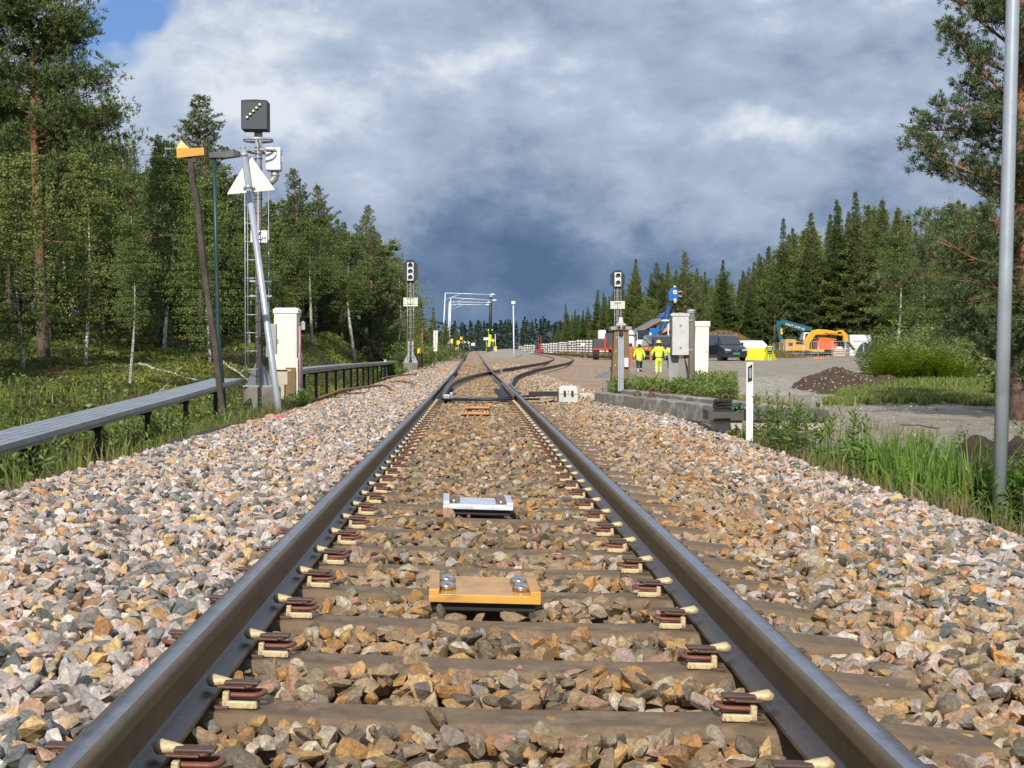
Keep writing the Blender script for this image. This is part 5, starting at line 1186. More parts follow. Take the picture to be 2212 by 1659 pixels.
ybox(986.5, 750.5, 757, 6, 150, 765, 'small yellow box on one leg left of the main track near the crest', 1)
ybox(1067, 750, 757.5, 6.5, 210, 762, 'small yellow box on the end of the platform near the green crane', 1)
d = 92; x = xu(910, d); zb = G(x, d) - .1; b = MB(); b.tube([(0, 0, 0), (.02, 0, zv(737, d) - zb), (-.01, 0, zv(704, d) - zb)], [.13, .12, .09], 10); b.build('wooden_post', mat('fresh_post', (.34, .19, .09), .8), label='bare brown wooden post standing behind the yellow box', cat='post', loc=(x, d, zb))
board('speed_sign', 990.5, 735.5, 745, 8, 765, 185, 'yellow pointed sign on a thin post left of the track before the crest', M_yell, 'sign', shape='flag')
r, hw, za, zb_ = board('diamond_sign', 1001.5, 734, 744, 11, 762, 215, 'white diamond sign with a yellow square above it', M_white, 'sign', shape='dia'); b = MB(); b.box((-.3, -.02, za + .22), (.42, .03, .42)); b.build('upper_plate', M_yell, r)
board('pointed_sign', 1013.5, 737, 743, 6, 762, 235, 'small yellow triangular sign right of the white diamond sign', M_yell, 'sign', shape='tri')
board('small_plate_sign', 1022, 741, 746.5, 8, 762, 250, 'small white plate on a dark post nearest the crest on the left', M_white, 'sign', post=M_black)
board('panel_sign', 976, 732, 742, 5, 765, 190, 'small yellow panel behind the slanting lamp masts', M_paley, 'sign')
x = xu(976, 160); b = MB(); b.tube([(0, 0, 0), (0, 0, .75), (.0, 0, .8)], [.06, .06, .03], 10); b.build('white_marker', M_white, loc=(x, 160, G(x, 160)), label='short white marker post left of the track beyond the lamp masts', cat='marker post')
def gmast(u0, u1, vb, vt, ua, va, d, label):
    x = xu(u0, d); zb = G(x, d) - .05; r = empty('lamp_mast', (x, d, zb), 0, label, 'lamp mast', 'lamp masts with long arms over the track'); O = Vector((x, d, zb))
    t = pt(u1, vt, d) - O; e = pt(ua, va, d) - O; b = MB(); b.tube([(0, 0, 0), t * .5, t], [.085, .075, .065], 10); b.build('mast', M_gp, r)
    b = MB(); b.tube([t, e], [.05, .04], 8); b.tube([t * .90, t.lerp(e, .35)], .03, 6); b.build('arm', M_gp, r)
    b = MB(); b.lathe([(.0, -.10), (.22, -.08), (.38, 0), (.22, .10), (0, .14)], e, 12); b.build('lamp_head', M_gl, r)
M_gp = mat('light_galvanised', (.62, .68, .72), .45, .2, var=.05); M_gl = mat('lamp_head_grey', (.70, .72, .74), .4, .1, var=.05)
gmast(954.6, 962, 769.7, 633, 1064, 636.6, 168, 'nearest lamp mast with the highest long arm over the track')
gmast(962.8, 974, 769, 643, 1068, 649, 184, 'second lamp mast whose arm reaches furthest right')
gmast(966.5, 970.5, 768, 652, 1056, 653.5, 198, 'third lamp mast with the arm second from the bottom')
gmast(969.5, 974, 766.8, 657.5, 1053, 658.5, 210, 'farthest lamp mast with the lowest arm over the track')
d = 128; x = xu(1110, d); zb = G(x, d) - .05; r = empty('lamp_mast', (x, d, zb), 0, 'single thin lamp mast with a small square head standing on the platform gravel', 'lamp mast')
b = MB(); b.tube([(0, 0, 0), (0, 0, 1.0), (-.05, 0, zv(655, d) - zb)], [.09, .06, .05], 10); b.build('mast', M_gp, r); b = MB(); b.box((-.05, -.05, zv(654, d) - zb), (.34, .25, .26)); b.build('lamp_head', M_gl, r, bev=.03)
# lime crane machine on the platform end
d = 240; x = xu(1058, d); zb = G(x, d) + .1; r = empty('rail_crane', (x, d, zb), 0, 'lime green crane with a dark telescopic boom raised upright', 'crane'); Z = lambda v: zv(v, d) - zb; X = lambda u: xu(u, d) - x
M_lime = mat('lime_paint', (.50, .62, .04), .5, var=.08)
b = MB(); b.tube([(X(1059), 0, Z(722)), (X(1059.5), 0, Z(690)), (X(1060.3), 0, Z(641))], [.32, .26, .20], 8); b.build('boom', M_sigblack, r)
b = MB(); b.box((X(1060.5), 0, Z(638.5)), (.35, .3, .4)); b.build('boom_head', M_greycab, r)
b = MB(); b.tube([(X(1055.5), 0, Z(758)), (X(1056.5), 0, Z(745)), (X(1059), 0, Z(732)), (X(1058), 0, Z(715))], [.30, .26, .30, .26], 8); b.box((X(1059), 0, Z(713)), (.8, .4, .3)); b.build('lower_arm', M_lime, r, bev=.05)
b = MB(); b.box((X(1055), 0, Z(757)), (.8, 1.4, .8)); b.build('base', M_lime, r, bev=.1)
d = 170; x = xu(1059, d); b = MB(); b.box((0, 1.5, .0), (.75, 5, .9)); b.box((0, 1.5, .48), (.85, 5.1, .06)); b.build('platform_end', mat('dark_platform', (.035, .032, .03), .8), loc=(x, d, G(x, d) + .45), label='dark end wall of the gravel platform right of the track', cat='platform end')
b = MB(); b.box((0, 0, .5), (.22, .2, 1.1)); b.box((0, 0, 1.08), (.3, .28, .06)); b.build('yellow_bollard', M_paley, loc=(x + .62, d - .3, G(x, d) - .1), label='cream yellow bollard at the corner of the dark platform end', cat='bollard')
board('plate_sign', 1051, 729, 734.5, 13, 765, 180, 'white name plate with a dark number between the rails and the green crane', M_white, 'sign')
board('pointed_sign', 1065, 731, 740, 8, 765, 195, 'yellow diamond sign right of the lime green crane', M_yell, 'sign', shape='dia')
x = xu(1070, 200); b = MB(); b.cyl((0, 0, 0), (0, 0, zv(722, 200) - G(x, 200)), .05); b.lathe([(.06, 0), (0, .05)], (0, 0, zv(722, 200) - G(x, 200)), 8); b.build('thin_pole', M_gp, loc=(x, 200, G(x, 200)), label='thin bare pole right of the yellow diamond sign', cat='pole')
x = xu(1197, 120); q_ = pt(1143, 777, 112)
# ---------------------------------------------------------------- herbs, grass, heath
def herb_geo(X, Y, Hh, rng, leaves=20, ll=.10, lw=.022, col=((.10, .165, .028), (.21, .28, .07)), bend=.25):
    """upright stems with narrow leaves all the way up"""
    n = len(X); Z = ground(X, Y); a = rng.random(n) * 6.283; b = rng.random(n) * bend
    t = (np.arange(leaves)[None] + rng.random((n, leaves))) / leaves; t = .12 + .88 * t
    cx = X[:, None] + np.cos(a)[:, None] * b[:, None] * Hh[:, None] * t ** 2; cy = Y[:, None] + np.sin(a)[:, None] * b[:, None] * Hh[:, None] * t ** 2; cz = Z[:, None] + Hh[:, None] * t
    la = rng.random((n, leaves)) * 6.283; up = -.1 + 1.1 * t ** 2 + rng.normal(size=t.shape) * .2
    D = np.stack([np.cos(la), np.sin(la), up], 2).reshape(-1, 3); D = unit(D); S = unit(np.cross(D, rng.standard_normal(D.shape) * .3 + np.array([0, 0, 1.])))
    L = (ll * (1.1 - .55 * t ** 3) * rng.uniform(.6, 1.25, t.shape) * (Hh[:, None] / Hh.mean()) ** .3).ravel()
    P = np.stack([cx, cy, cz], 2).reshape(-1, 3) + D * L[:, None] * .5
    V = quads(P, D, S, L, L * lw / ll * 1.6)
    c0, c1 = np.array(col[0]), np.array(col[1]); k = np.clip(t * .6 + rng.random((n, 1)) * .5, 0, 1).reshape(-1, 1)
    C = (c0 * (1 - k) + c1 * k) * rng.uniform(.75, 1.25, (len(k), 1))
    # stems
    sx = np.stack([X, Y, Z - .02], 1); ex = np.stack([X + np.cos(a) * b * Hh, Y + np.sin(a) * b * Hh, Z + Hh], 1); w = np.array([.004, 0, 0])
    SV = np.stack([sx - w, sx + w, ex + w * .4, ex - w * .4], 1).reshape(-1, 3); SC_ = np.tile(np.array([[.10, .10, .035]]), (len(SV), 1))
    return np.concatenate([V, SV]), np.concatenate([np.repeat(C, 4, 0), SC_])
def grass_geo(X, Y, Hh, rng, w=.008, col=((.09, .14, .02), (.21, .26, .06)), dry=.15, lean=.5, dz=0):
    n = len(X); Z = ground(X, Y) - .01 + dz; a = rng.random(n) * 6.283; b = rng.random(n) * lean * Hh
    o = rng.random(n) * 3.14; S = np.stack([np.cos(o), np.sin(o), 0 * o], 1) * (w * rng.uniform(.6, 1.4, n))[:, None]
    B = np.stack([X, Y, Z], 1); M_ = np.stack([X + np.cos(a) * b * .3, Y + np.sin(a) * b * .3, Z + Hh * .6], 1); T = np.stack([X + np.cos(a) * b, Y + np.sin(a) * b, Z + Hh * rng.uniform(.85, 1, n)], 1)
    V = np.stack([B - S, B + S, M_ + S * .8, M_ - S * .8, M_ - S * .8, M_ + S * .8, T + S * .1, T - S * .1], 1).reshape(-1, 3)
    k = rng.random((n, 1)); C = np.array(col[0]) * (1 - k) + np.array(col[1]) * k
    C = np.where((rng.random(n) < dry)[:, None], np.array([[.30, .23, .11]]) * rng.uniform(.6, 1.2, (n, 1)), C) * rng.uniform(.8, 1.2, (n, 1))
    return V, np.repeat(C, 8, 0)
def stuffobj(name, parts, m, label):
    V = np.concatenate([p[0] for p in parts]); C = np.concatenate([p[1] for p in parts]).clip(.003, 1)
    o = npmesh(name, V, np.arange(len(V)).reshape(-1, 4), m, C); o['label'] = label; o['kind'] = 'stuff'; print(name, len(V) // 4)
def scatter(n, x0, x1, y0, y1, rng, cond=None, clump=0, cs=1.5):
    x = rng.uniform(x0, x1, n); y = rng.uniform(y0, y1, n)
    k = np.ones(n, bool)
    if cond is not None: k &= cond(x, y)
    if clump: k &= (fbm(x * cs, y * cs) + rng.normal(size=n) * .25) > clump - .5
    return x[k], y[k]
rg = np.random.default_rng(21)
def veg():
    P = []
    # right ditch
    ditch = lambda x, y: (x > 3.25 + .1 * fbm(x * 2, y) + (y > 18) * (y - 18) * .12) & (x < 5.4 + .30 * (y - 8)) & (x < 6.6 + fbm(x, y * .7) * 1.2)
    x, y = scatter(9000, 3.1, 8, 6.2, 20, rg, lambda x, y: ditch(x, y) & (y < 16.5 + (x < 5) * 2)); P.append(grass_geo(x, y, rg.uniform(.10, .34, len(x)), rg, .006, dry=.35))
    x, y = scatter(1500, 3.5, 7.6, 8, 17.5, rg, lambda x, y: ditch(x, y) & (x > 3.55), .45); P.append(herb_geo(x, y, rg.uniform(.2, .48, len(x)), rg, 22, .09, .016))
    q = [pg(u, v, -.45) for u, v in ((1760, 1000), (1745, 985), (1700, 975), (1725, 1000), (1690, 1000), (1800, 1020), (1850, 1040))]
    for p in q:
        x = p.x + rg.normal(size=7) * .14; y = p.y + rg.normal(size=7) * .25; P.append(herb_geo(x, y, rg.uniform(.55, .82, 7), rg, 34, .12, .02))
    p = pg(1990, 1090, -.6); x = p.x + .1 + rg.normal(size=750) * .26; y = p.y + .6 + rg.normal(size=750) * .7; P.append(grass_geo(x, y, rg.uniform(.40, .76, 750), rg, .009, ((.10, .19, .02), (.21, .33, .06)), .05, .35))
    x, y = scatter(2600, 3.15, 3.9, 7, 19, rg); P.append(grass_geo(x, y, rg.uniform(.06, .22, len(x)), rg, .005, ((.12, .10, .05), (.20, .16, .08)), .6, .9))
    x, y = scatter(1500, 4.2, 5.6, 8, 12.5, rg); P.append(herb_geo(x, y, rg.uniform(.2, .5, len(x)), rg, 18, .12, .03, ((.06, .13, .015), (.13, .22, .03))))
    stuffobj('ditch_weeds', P, M_herb, 'green weeds reeds and tall grass in the ditch right of the stones'); P = []
    # plants round the cabinets and beams
    for (u0, u1, d0, d1, n, h0, h1) in ((1320, 1500, 29.6, 33, 420, .3, .52), (1490, 1590, 29.5, 34, 330, .35, .66), (1500, 1545, 28, 30, 60, .3, .45), (1618, 1720, 18.8, 21.5, 130, .18, .42), (1580, 1640, 19.2, 20.5, 60, .1, .25), (606, 660, 27.5, 30, 160, .15, .35)):
        d = rg.uniform(d0, d1, n); u = rg.uniform(u0, u1, n); x = np.array([xu(a, b) for a, b in zip(u, d)]); P.append(herb_geo(x, d, rg.uniform(h0, h1, n), rg, 24, .115, .026, ((.09, .15, .03), (.22, .29, .08))))
    x, y = scatter(5000, 3.2, 6.5, 17, 34, rg, lambda x, y: (x > 3.4 + (y - 20) * .0), .55); P.append(grass_geo(x, y, rg.uniform(.05, .2, len(x)), rg, .008, dry=.45))
    stuffobj('roadside_herbs', P, M_herb, 'leafy willowherb and grass growing round the cabinets and concrete beams'); P = []
    # left ditch
    x, y = scatter(16000, -5.6, -3.15, 7, 30, rg, lambda x, y: (-x > 3.25 + .12 * fbm(x, y)), .35); P.append(grass_geo(x, y, rg.uniform(.10, .38, len(x)), rg, .008, dry=.28))
    x, y = scatter(1300, -5.6, -3.5, 8, 28, rg, None, .5); P.append(herb_geo(x, y, rg.uniform(.2, .5, len(x)), rg, 16, .11, .022))
    x, y = scatter(3500, -3.7, -3.05, 7.5, 14, rg); P.append(grass_geo(x, y, rg.uniform(.04, .18, len(x)), rg, .005, ((.07, .05, .035), (.14, .10, .06)), .3, 1.2))
    x, y = scatter(2500, -3.7, -3.1, 17, 26, rg); P.append(grass_geo(x, y, rg.uniform(.04, .16, len(x)), rg, .005, ((.10, .07, .03), (.22, .15, .07)), .5, 1.2))
    p = pg(607, 893, -.3); x = p.x + rg.normal(size=160) * .14; y = p.y + rg.normal(size=160) * .15; P.append(grass_geo(x, y, rg.uniform(.08, .3, 160), rg, .005, ((.05, .035, .02), (.12, .08, .04)), .2, 1.4))
    stuffobj('ditch_grass', P, M_herb, 'grass and weeds in the ditch under the near cable channel'); P = []
    # heath on the left
    for (y0, y1, n, s, x0, x1) in ((9, 26, 60000, .06, -14, -4.3), (26, 50, 70000, .09, -26, -4.4), (50, 110, 90000, .15, -45, -4.6)):
        x, y = scatter(n, x0, x1, y0, y1, rg, lambda x, y: -x < .36 * y + 3); m = len(x)
        z = ground(x, y); f = fbm(x * .45, y * .22) + .25 * fbm(x * 1.6, y * .9); D = unit(np.stack([rg.normal(size=m), rg.normal(size=m), .5 + rg.random(m) * .9], 1)); S = unit(np.cross(D, rg.standard_normal((m, 3))))
        hh = np.where(f > .05, 1.15, .75) * s; L = hh * rg.uniform(.7, 1.6, m); V = quads(np.stack([x, y, z + L * .25], 1), D, S, L, L * .45)
        k = rg.random((m, 1)); c = np.where((f > .22)[:, None], np.array([.15, .17, .032]), np.where((f > -.05)[:, None], np.array([.085, .10, .022]), np.where((f > -.3)[:, None], np.array([.06, .08, .018]), np.array([.15, .085, .035])))) * (.6 + .8 * k)
        P.append((V, np.repeat(c, 4, 0)))
    x, y = scatter(9000, -14, -4.8, 9, 34, rg, None, .55); P.append(grass_geo(x, y, rg.uniform(.1, .3, len(x)), rg, .009, dry=.1))
    x, y = scatter(900, -14, -5, 11, 34, rg, None, .55); P.append(herb_geo(x, y, rg.uniform(.2, .5, len(x)), rg, 16, .10, .035))
    stuffobj('heath', P, M_herb, 'moss heather and blueberry cover on the forest floor left of the channel'); P = []
    # right: grass field, ferns, wood edge
    def gr(u0, u1, d0, d1, n, h0, h1, w, col, dry=.1):
        d = rg.uniform(d0 - 1, d1 + 1, n); u = rg.uniform(u0 - 15, u1 + 15, n); e = fbm(u * .02, d * .5); k = (d - d0 + e * 4 > 0) & (d1 - d + e * 4 > 0) & (u - u0 + e * 70 - (d - d0) * 4 > 0); d = d[k]; u = u[k]; n = len(d); x = np.array(d) * np.tan(np.arctan((u - 1106) / F) + YAW); return grass_geo(x, d, rg.uniform(h0, h1, n), rg, w, col, dry)
    gcol = ((.10, .15, .03), (.21, .26, .07))
    P += [gr(1790, 2180, 30, 41, 26000, .06, .22, .018, gcol, .15), gr(1725, 1785, 50, 56, 2500, .15, .3, .02, gcol, .05), gr(1880, 2600, 41, 62, 24000, .15, .4, .025, gcol, .1)]
    x, y = scatter(30000, 10, 60, 118, 185, rg, lambda x, y: (((y > 127) & (x < 28)) | (x > 46) | (y > 166)) & (x < .5 * y), .4); P.append(grass_geo(x, y, rg.uniform(.15, .5, len(x)), rg, .06, ((.09, .10, .03), (.20, .15, .05)), .3))
    x, y = scatter(16000, 18, 29, 128, 146, rg, None, .1); P.append(grass_geo(x, y, rg.uniform(.1, .3, len(x)), rg, .07, ((.16, .11, .03), (.34, .19, .05)), .3))
    stuffobj('meadow_grass', P, M_herb, 'green and straw coloured grass around the soil heap and wood edge on the right'); P = []
    # ferns
    n = 250; d = rg.uniform(47, 54, n); u = rg.uniform(1880, 2100, n); X = d * np.tan(np.arctan((u - 1106) / F) + YAW); Z = ground(X, d)
    for j in range(9):
        fk = rg.uniform(.35, 1.15, (n, 1)); a = rg.random(n) * 6.283; Ln = rg.uniform(.75, 1.35, n) * (1 - .45 * sstep(u, 2010, 2110)) * (.95 + 1.3 * fbm(u * .045, d * .9))
        for s in range(9):
            t0 = s / 9; px = X + np.cos(a) * Ln * t0 * .55; py = d + np.sin(a) * Ln * t0 * .55; pz = Z + Ln * (1.25 * t0 - .45 * t0 ** 2) * 1.0
            for sg in (-1, 1):
                D = unit(np.stack([-np.sin(a) * sg + np.cos(a) * .4, np.cos(a) * sg + np.sin(a) * .4, .15 + 0 * a], 1)); L = .16 * (1 - t0 * .75) * Ln / .7; Pp = np.stack([px, py, pz], 1) + D * L[:, None] * .5
                V = quads(Pp, D, unit(np.cross(D, np.array([[0, .3, 1.]]))), L, np.full(n, .06)); c = np.array([.24, .34, .04]) * rg.uniform(.45, 1.3, (n, 1)) * fk; P.append((V, np.repeat(c, 4, 0)))
    stuffobj('ferns', P, M_herb, 'bright yellow green fern thicket right of the brown soil heap')
veg()
def bush(u, d, w, h, label, col=COLB, n=1500, group=None, ls=.10):
    x = xu(u, d); r = empty('bush', (x, d, G(x, d)), 0, label, 'bush', group); rng = np.random.default_rng(int(abs(u * 7 + d)))
    P = rng.standard_normal((n, 3)); P = unit(P) * rng.random((n, 1)) ** .45 * np.array([w, w, h * .55]); P[:, 2] = np.abs(P[:, 2] + h * .42); cl = np.round(P / .3) * .3; hs = np.sin(cl @ np.array([12.98, 78.23, 37.7])) * 43758.5; hs -= np.floor(hs); k = hs > .2; P = P[k]; hs = hs[k]; m = len(P)
    N1 = unit(rng.standard_normal((m, 3))); N2 = unit(np.cross(N1, rng.standard_normal((m, 3)))); V = quads(P, N1, N2, ls * rng.uniform(.7, 1.3, m), ls * .7 * rng.uniform(.7, 1.3, m)); c = (np.array(col[0]) * (1 - hs[:, None]) + np.array(col[1]) * hs[:, None]) * rng.uniform(.7, 1.25, (m, 1))
    crown_mesh('foliage', [V], [np.repeat(c, 4, 0)], M_birchleaf, r); b = MB()
    for i in range(5): a = rng.random() * 6.28; b.tube([(0, 0, -.05), (math.cos(a) * w * .3, math.sin(a) * w * .3, h * .4), (math.cos(a) * w * .5, math.sin(a) * w * .5, h * .8)], [.02, .014, .004], 4)
    b.build('stems', M_twig, r); return r
GB = 'bushes along the wood edges'
for i, (u, d, w, h, lab) in enumerate([(1960, 60, 1.2, 1.7, 'leafy bush behind the left end of the ferns'), (2010, 63, 1.4, 2.4, 'tall pale leaved bush behind the ferns'), (2065, 58, 1.3, 1.6, 'round bush left of the grey stump'), (2160, 50, 1.2, 2.0, 'dark bush between the stump and the steel pole'), (2190, 34, .7, 1.5, 'broad leaved bush at the foot of the big right pine'), (2215, 27, .6, 1.1, 'low leafy bush under the right edge pine trunk'), (2130, 66, 1.6, 2.6, 'high bush behind the grey stump'), (1915, 88, 1.6, 2.0, 'bush behind the right end of the wire fence'),
        (885, 84, 1.6, 1.9, 'bush right behind the left signal foot'), (855, 96, 2.0, 2.2, 'bush under the last tree of the left bank'), (925, 105, 1.6, 1.5, 'low bush behind the numbered board'), (960, 130, 1.8, 1.5, 'low bush left of the slanting masts'), (845, 70, .8, .8, 'tiny bush on the bank above the far channel'), (320, 60, 1.0, 1.6, 'bright green sapling bush in the shade of the left wood')]):
    bush(u, d, w, h, lab, n=int(2200 * max(.6, w)), ls=.11)
rb = random.Random(9)
for i in range(34):
    u = rb.uniform(1930, 2700); d = rb.uniform(74, 96); bush(u, d, rb.uniform(1.0, 2.2), rb.uniform(1.2, 3.2), 'undergrowth bush at the foot of the right wood', n=1500, group=GB + ' right', ls=.15)
for i in range(30):
    u = rb.uniform(-300, 830); d = rb.uniform(70, 105); x = xu(u, d)
    if -x < 7.5: continue
    bush(u, d, rb.uniform(.8, 2.0), rb.uniform(.8, 2.4), 'undergrowth bush inside the left wood', n=1300, group=GB + ' left', ls=.15)
# ---------------------------------------------------------------- heaps, logs
def heap(name, pts_uvd, hts, res, label, m, jag, cat, seed=0, ry=1.0):
    """mound: list of centres (x, y, rx, ry, h)"""
    rng = np.random.default_rng(seed); xs = [p[0] for p in pts_uvd]; ys = [p[1] for p in pts_uvd]; rx = max(p[2] for p in pts_uvd)
    x0, x1 = min(p[0] - 1.3 * p[2] for p in pts_uvd), max(p[0] + 1.3 * p[2] for p in pts_uvd); y0, y1 = min(p[1] - 1.3 * p[3] for p in pts_uvd), max(p[1] + 1.3 * p[3] for p in pts_uvd)
    nx, ny = int((x1 - x0) / res) + 2, int((y1 - y0) / res) + 2; X, Y = np.meshgrid(np.linspace(x0, x1, nx), np.linspace(y0, y1, ny)); x = X.ravel(); y = Y.ravel(); h = np.zeros(len(x)) - .12
    for (cx, cy, a, b, hh) in pts_uvd: h = np.maximum(h, (hh + .12) * np.clip(1 - ((x - cx) / a) ** 2 - ((y - cy) / b) ** 2, 0, 1) ** .8 - .12)
    h = h + jag * (fbm(x * 3.1 + seed, y * 3.1, 4) * 1.0 + np.abs(fbm(x * 9, y * 9 + seed, 3)) * .5) * (h > -.10)
    V = np.stack([x + (h > -.1) * rng.normal(size=len(x)) * res * .2, y, ground(x, y) + h], 1); i = (np.arange(ny - 1)[:, None] * nx + np.arange(nx - 1)[None]).ravel(); Fc = np.stack([i, i + 1, i + nx + 1, i + nx], 1)
    keep = (h[Fc] > -.115).any(1); cx, cy = (x0 + x1) / 2, (y0 + y1) / 2; zc = G(cx, cy)
    o = npmesh(name, V - np.array([cx, cy, zc]), Fc[keep], m, smooth=False); o.location = (cx, cy, zc); return tag(o, label, cat)
def soilmat(name, c1, c2, c3, sp):
    m = bpy.data.materials.new(name); m.use_nodes = True; t = NT(m.node_tree); b = t.n['Principled BSDF']; P = t.new('ShaderNodeNewGeometry').outputs['Position']
    n, _ = t.noise(P, 6, 6, .7); v = t.new('ShaderNodeTexVoronoi'); t.put(v.inputs['Vector'], P); v.inputs['Scale'].default_value = 17; n2, _ = t.noise(P, 1.1, 3); c = t.mix(t.mapr(n, .35, .65), c1, c2)
    r = t.new('ShaderNodeSeparateColor'); t.put(r.inputs[0], v.outputs['Color']); k = t.m('MULTIPLY', t.m('GREATER_THAN', t.m('ADD', r.outputs[0], t.m('MULTIPLY', n2, .35)), 1.11 - sp), t.m('LESS_THAN', v.outputs['Distance'], .42)); c = t.mix(k, c, c3)
    t.put(b.inputs['Base Color'], c); b.inputs['Roughness'].default_value = .95; bn = t.new('ShaderNodeBump'); bn.inputs['Distance'].default_value = .05; t.put(bn.inputs['Height'], n); t.put(b.inputs['Normal'], bn.outputs[0]); return m
M_soil = soilmat('brown_soil', (.045, .028, .018), (.085, .055, .036), (.42, .34, .28), .07); M_peat = soilmat('dark_peat', (.028, .018, .013), (.055, .036, .025), (.1, .08, .06), -.2); M_grvh = soilmat('heaped_gravel', (.20, .18, .145), (.34, .31, .26), (.5, .48, .43), .05)
X_ = lambda u, d: xu(u, d)
heap('soil_heap', [(X_(1805, 43), 43, 1.0, 1.6, .54), (X_(1768, 42.5), 42.5, .8, 1.2, .36), (X_(1850, 43.5), 43.5, 1.0, 1.6, .46), (X_(1905, 43), 43, .75, 1.2, .36), (X_(1935, 42.5), 42.5, .4, .8, .18), (X_(1742, 42.5), 42.5, .4, .6, .15)], None, .045, 'brown soil heap full of pale chips in front of the fenced yard', M_soil, .17, 'soil heap', 3)
heap('gravel_heap', [(X_(1655, 38), 38, 1.5, 2.2, .16), (X_(1640, 46), 46, 2.2, 3.0, .34), (X_(1700, 50), 50, 1.4, 2.4, .30)], None, .08, 'low grey heap of gravel left of the brown soil heap', M_grvh, .05, 'gravel heap', 5)
heap('gravel_heap', [(X_(1350 - 15, 62), 62, 1.1, 1.4, .30)], None, .08, 'small dark grey gravel mound left of the timber box', mat('dark_gravel', (.16, .16, .16), .95, var=.3, vs=20), .03, 'gravel heap', 8)
heap('peat_clod', [(X_(1990, 15.4), 15.4, .34, .4, .40), (X_(1920, 15.2), 15.2, .26, .3, .32), (X_(1960, 15.2), 15.2, .3, .3, .36)], None, .018, 'dark peat clod left of the reeds beside the gravel', M_peat, .16, 'soil clod', 6)
heap('peat_clod', [(X_(2110, 15.0), 15.0, .42, .4, .46), (X_(2185, 14.6), 14.6, .5, .5, .44), (X_(2080, 15.1), 15.1, .24, .3, .34), (X_(2240, 14.3), 14.3, .3, .4, .26)], None, .022, 'large dark peat clod behind the steel pole', M_peat, .18, 'soil clod', 7)
def log(a, c, r0, label, m, name='fallen_log'):
    b = MB(); a = Vector(a); c = Vector(c); n = 7; P = [a.lerp(c, k / n) + Vector((0, 0, .03 * math.sin(k * 2.2))) for k in range(n + 1)]; b.tube(P, [r0 * (1 - .6 * k / n) for k in range(n + 1)], 8); b.tube([P[4], P[4] + Vector((.25, .1, .25))], [r0 * .3, .005], 5); b.build(name, m, label=label, cat='log')
def gl(u, v, d, dz=.1): x = xu(u, d); return (x, d, G(x, d) + dz)
log(gl(300, 0, 46), gl(440, 0, 41), .06, 'thin pale fallen birch stem on the forest floor left of the leaning pole', M_birchbark)
log(gl(470, 0, 52), gl(560, 0, 44), .06, 'pale fallen stem on the floor behind the tall signal mast', M_birchbark)
log(gl(318, 0, 30.5), gl(352, 0, 30.0, .45), .07, 'short mossy log end sticking up behind the near channel', M_deadwood)
x = xu(832, 66); b = MB(); b.tube([(0, 0, -.1), (.02, 0, .35), (-.04, 0, .75), (.02, 0, 1.0)], [.10, .085, .075, .05], 8); b.build('broken_stem', M_birchbark, loc=(x, 66, G(x, 66)), label='short broken birch stub standing on the bank above the far channel', cat='stump')
b = MB(); p0 = pg(1945, 918, -.3); p1 = pg(2028, 925, -.3); b.tube([p0, p0.lerp(p1, .5) + Vector((0, 0, .02)), p0.lerp(p1, .8), p1], [.006, .01, .012, .015], 6); b.tube([p0.lerp(p1, .8), p0.lerp(p1, .85) + Vector((0, 0, .07))], [.008, .004], 5); b.build('root_branch', M_twig, label='thin dark root lying on the gravel beside the peat clod', cat='branch')

def yard_stones():
    rng = np.random.default_rng(31); P12, F12 = rock_protos(1, 30, rng, 3); n = 9000
    y = rng.uniform(13, 44, n) ** 1.0; x = rng.uniform(3.6, 15, n); k = (x < .36 * y + 1) & (x < np.interp(y, [13, 23, 30, 38, 44], [8, 9.4, 10, 9, 10])) & (fbm(x * .9, y * .5) + rng.normal(size=n) * .3 > -.05) & ~((y < 19) & (x < 4.6)); x = x[k]; y = y[k]; n = len(x)
    s = rng.lognormal(math.log(.013), .5, n).clip(.006, .045) * (1 + (y > 26) * .5); V = np.einsum('nij,nkj->nki', rand_rot(n, rng), P12[rng.integers(0, 30, n)]) * s[:, None, None]; V[:, :, 2] *= .7
    V = V + np.stack([x, y, ground(x, y) + s * .2], 1)[:, None]; C = np.array([(.27, .24, .19), (.34, .31, .26), (.18, .16, .13), (.42, .39, .34)])[rng.integers(0, 4, n)] * rng.uniform(.8, 1.2, (n, 1)); kk = P12.shape[1]
    o = npmesh('yard_gravel', V.reshape(-1, 3), (F12[None] + (np.arange(n) * kk)[:, None, None]).reshape(-1, 3), bpy.data.materials['stone'], np.repeat(C, kk, 0)); o['label'] = 'loose small stones scattered over the grey gravel yard'; o['kind'] = 'stuff'
yard_stones()
# ---------------------------------------------------------------- work site: vehicles
M_glass = mat('dark_glass', (.03, .04, .05), .08, 0, var=.05, spec=.7)
M_tyre = mat('tyre_rubber', (.022, .022, .022), .8, 0, var=.1)
M_rim = mat('wheel_rim', (.42, .43, .45), .35, .7, var=.1)
M_van = mat('dark_blue_grey_paint', (.022, .030, .042), .28, .2, var=.05, coat=.6)
M_plast = mat('black_plastic', (.02, .021, .023), .5, 0, var=.05)
M_hl = mat('headlight_glass', (.55, .57, .60), .12, .2, var=.1)
M_chrome = mat('chrome', (.6, .6, .62), .15, .95, var=.05)
M_plate = mat('green_plate', (.03, .42, .27), .5, 0, var=0)
M_wpaint = mat('truck_white', (.78, .78, .76), .35, 0, var=.05, coat=.3)
M_ydig = mat('digger_yellow', (.72, .36, .02), .42, 0, var=.12, vs=3, dirt=(.30, .17, .05), dirts=3, dirta=.4)
M_teal = mat('digger_teal', (.012, .10, .13), .4, 0, var=.1, vs=3)
M_red = mat('digger_orange_red', (.78, .13, .02), .45, 0, var=.08, vs=3)
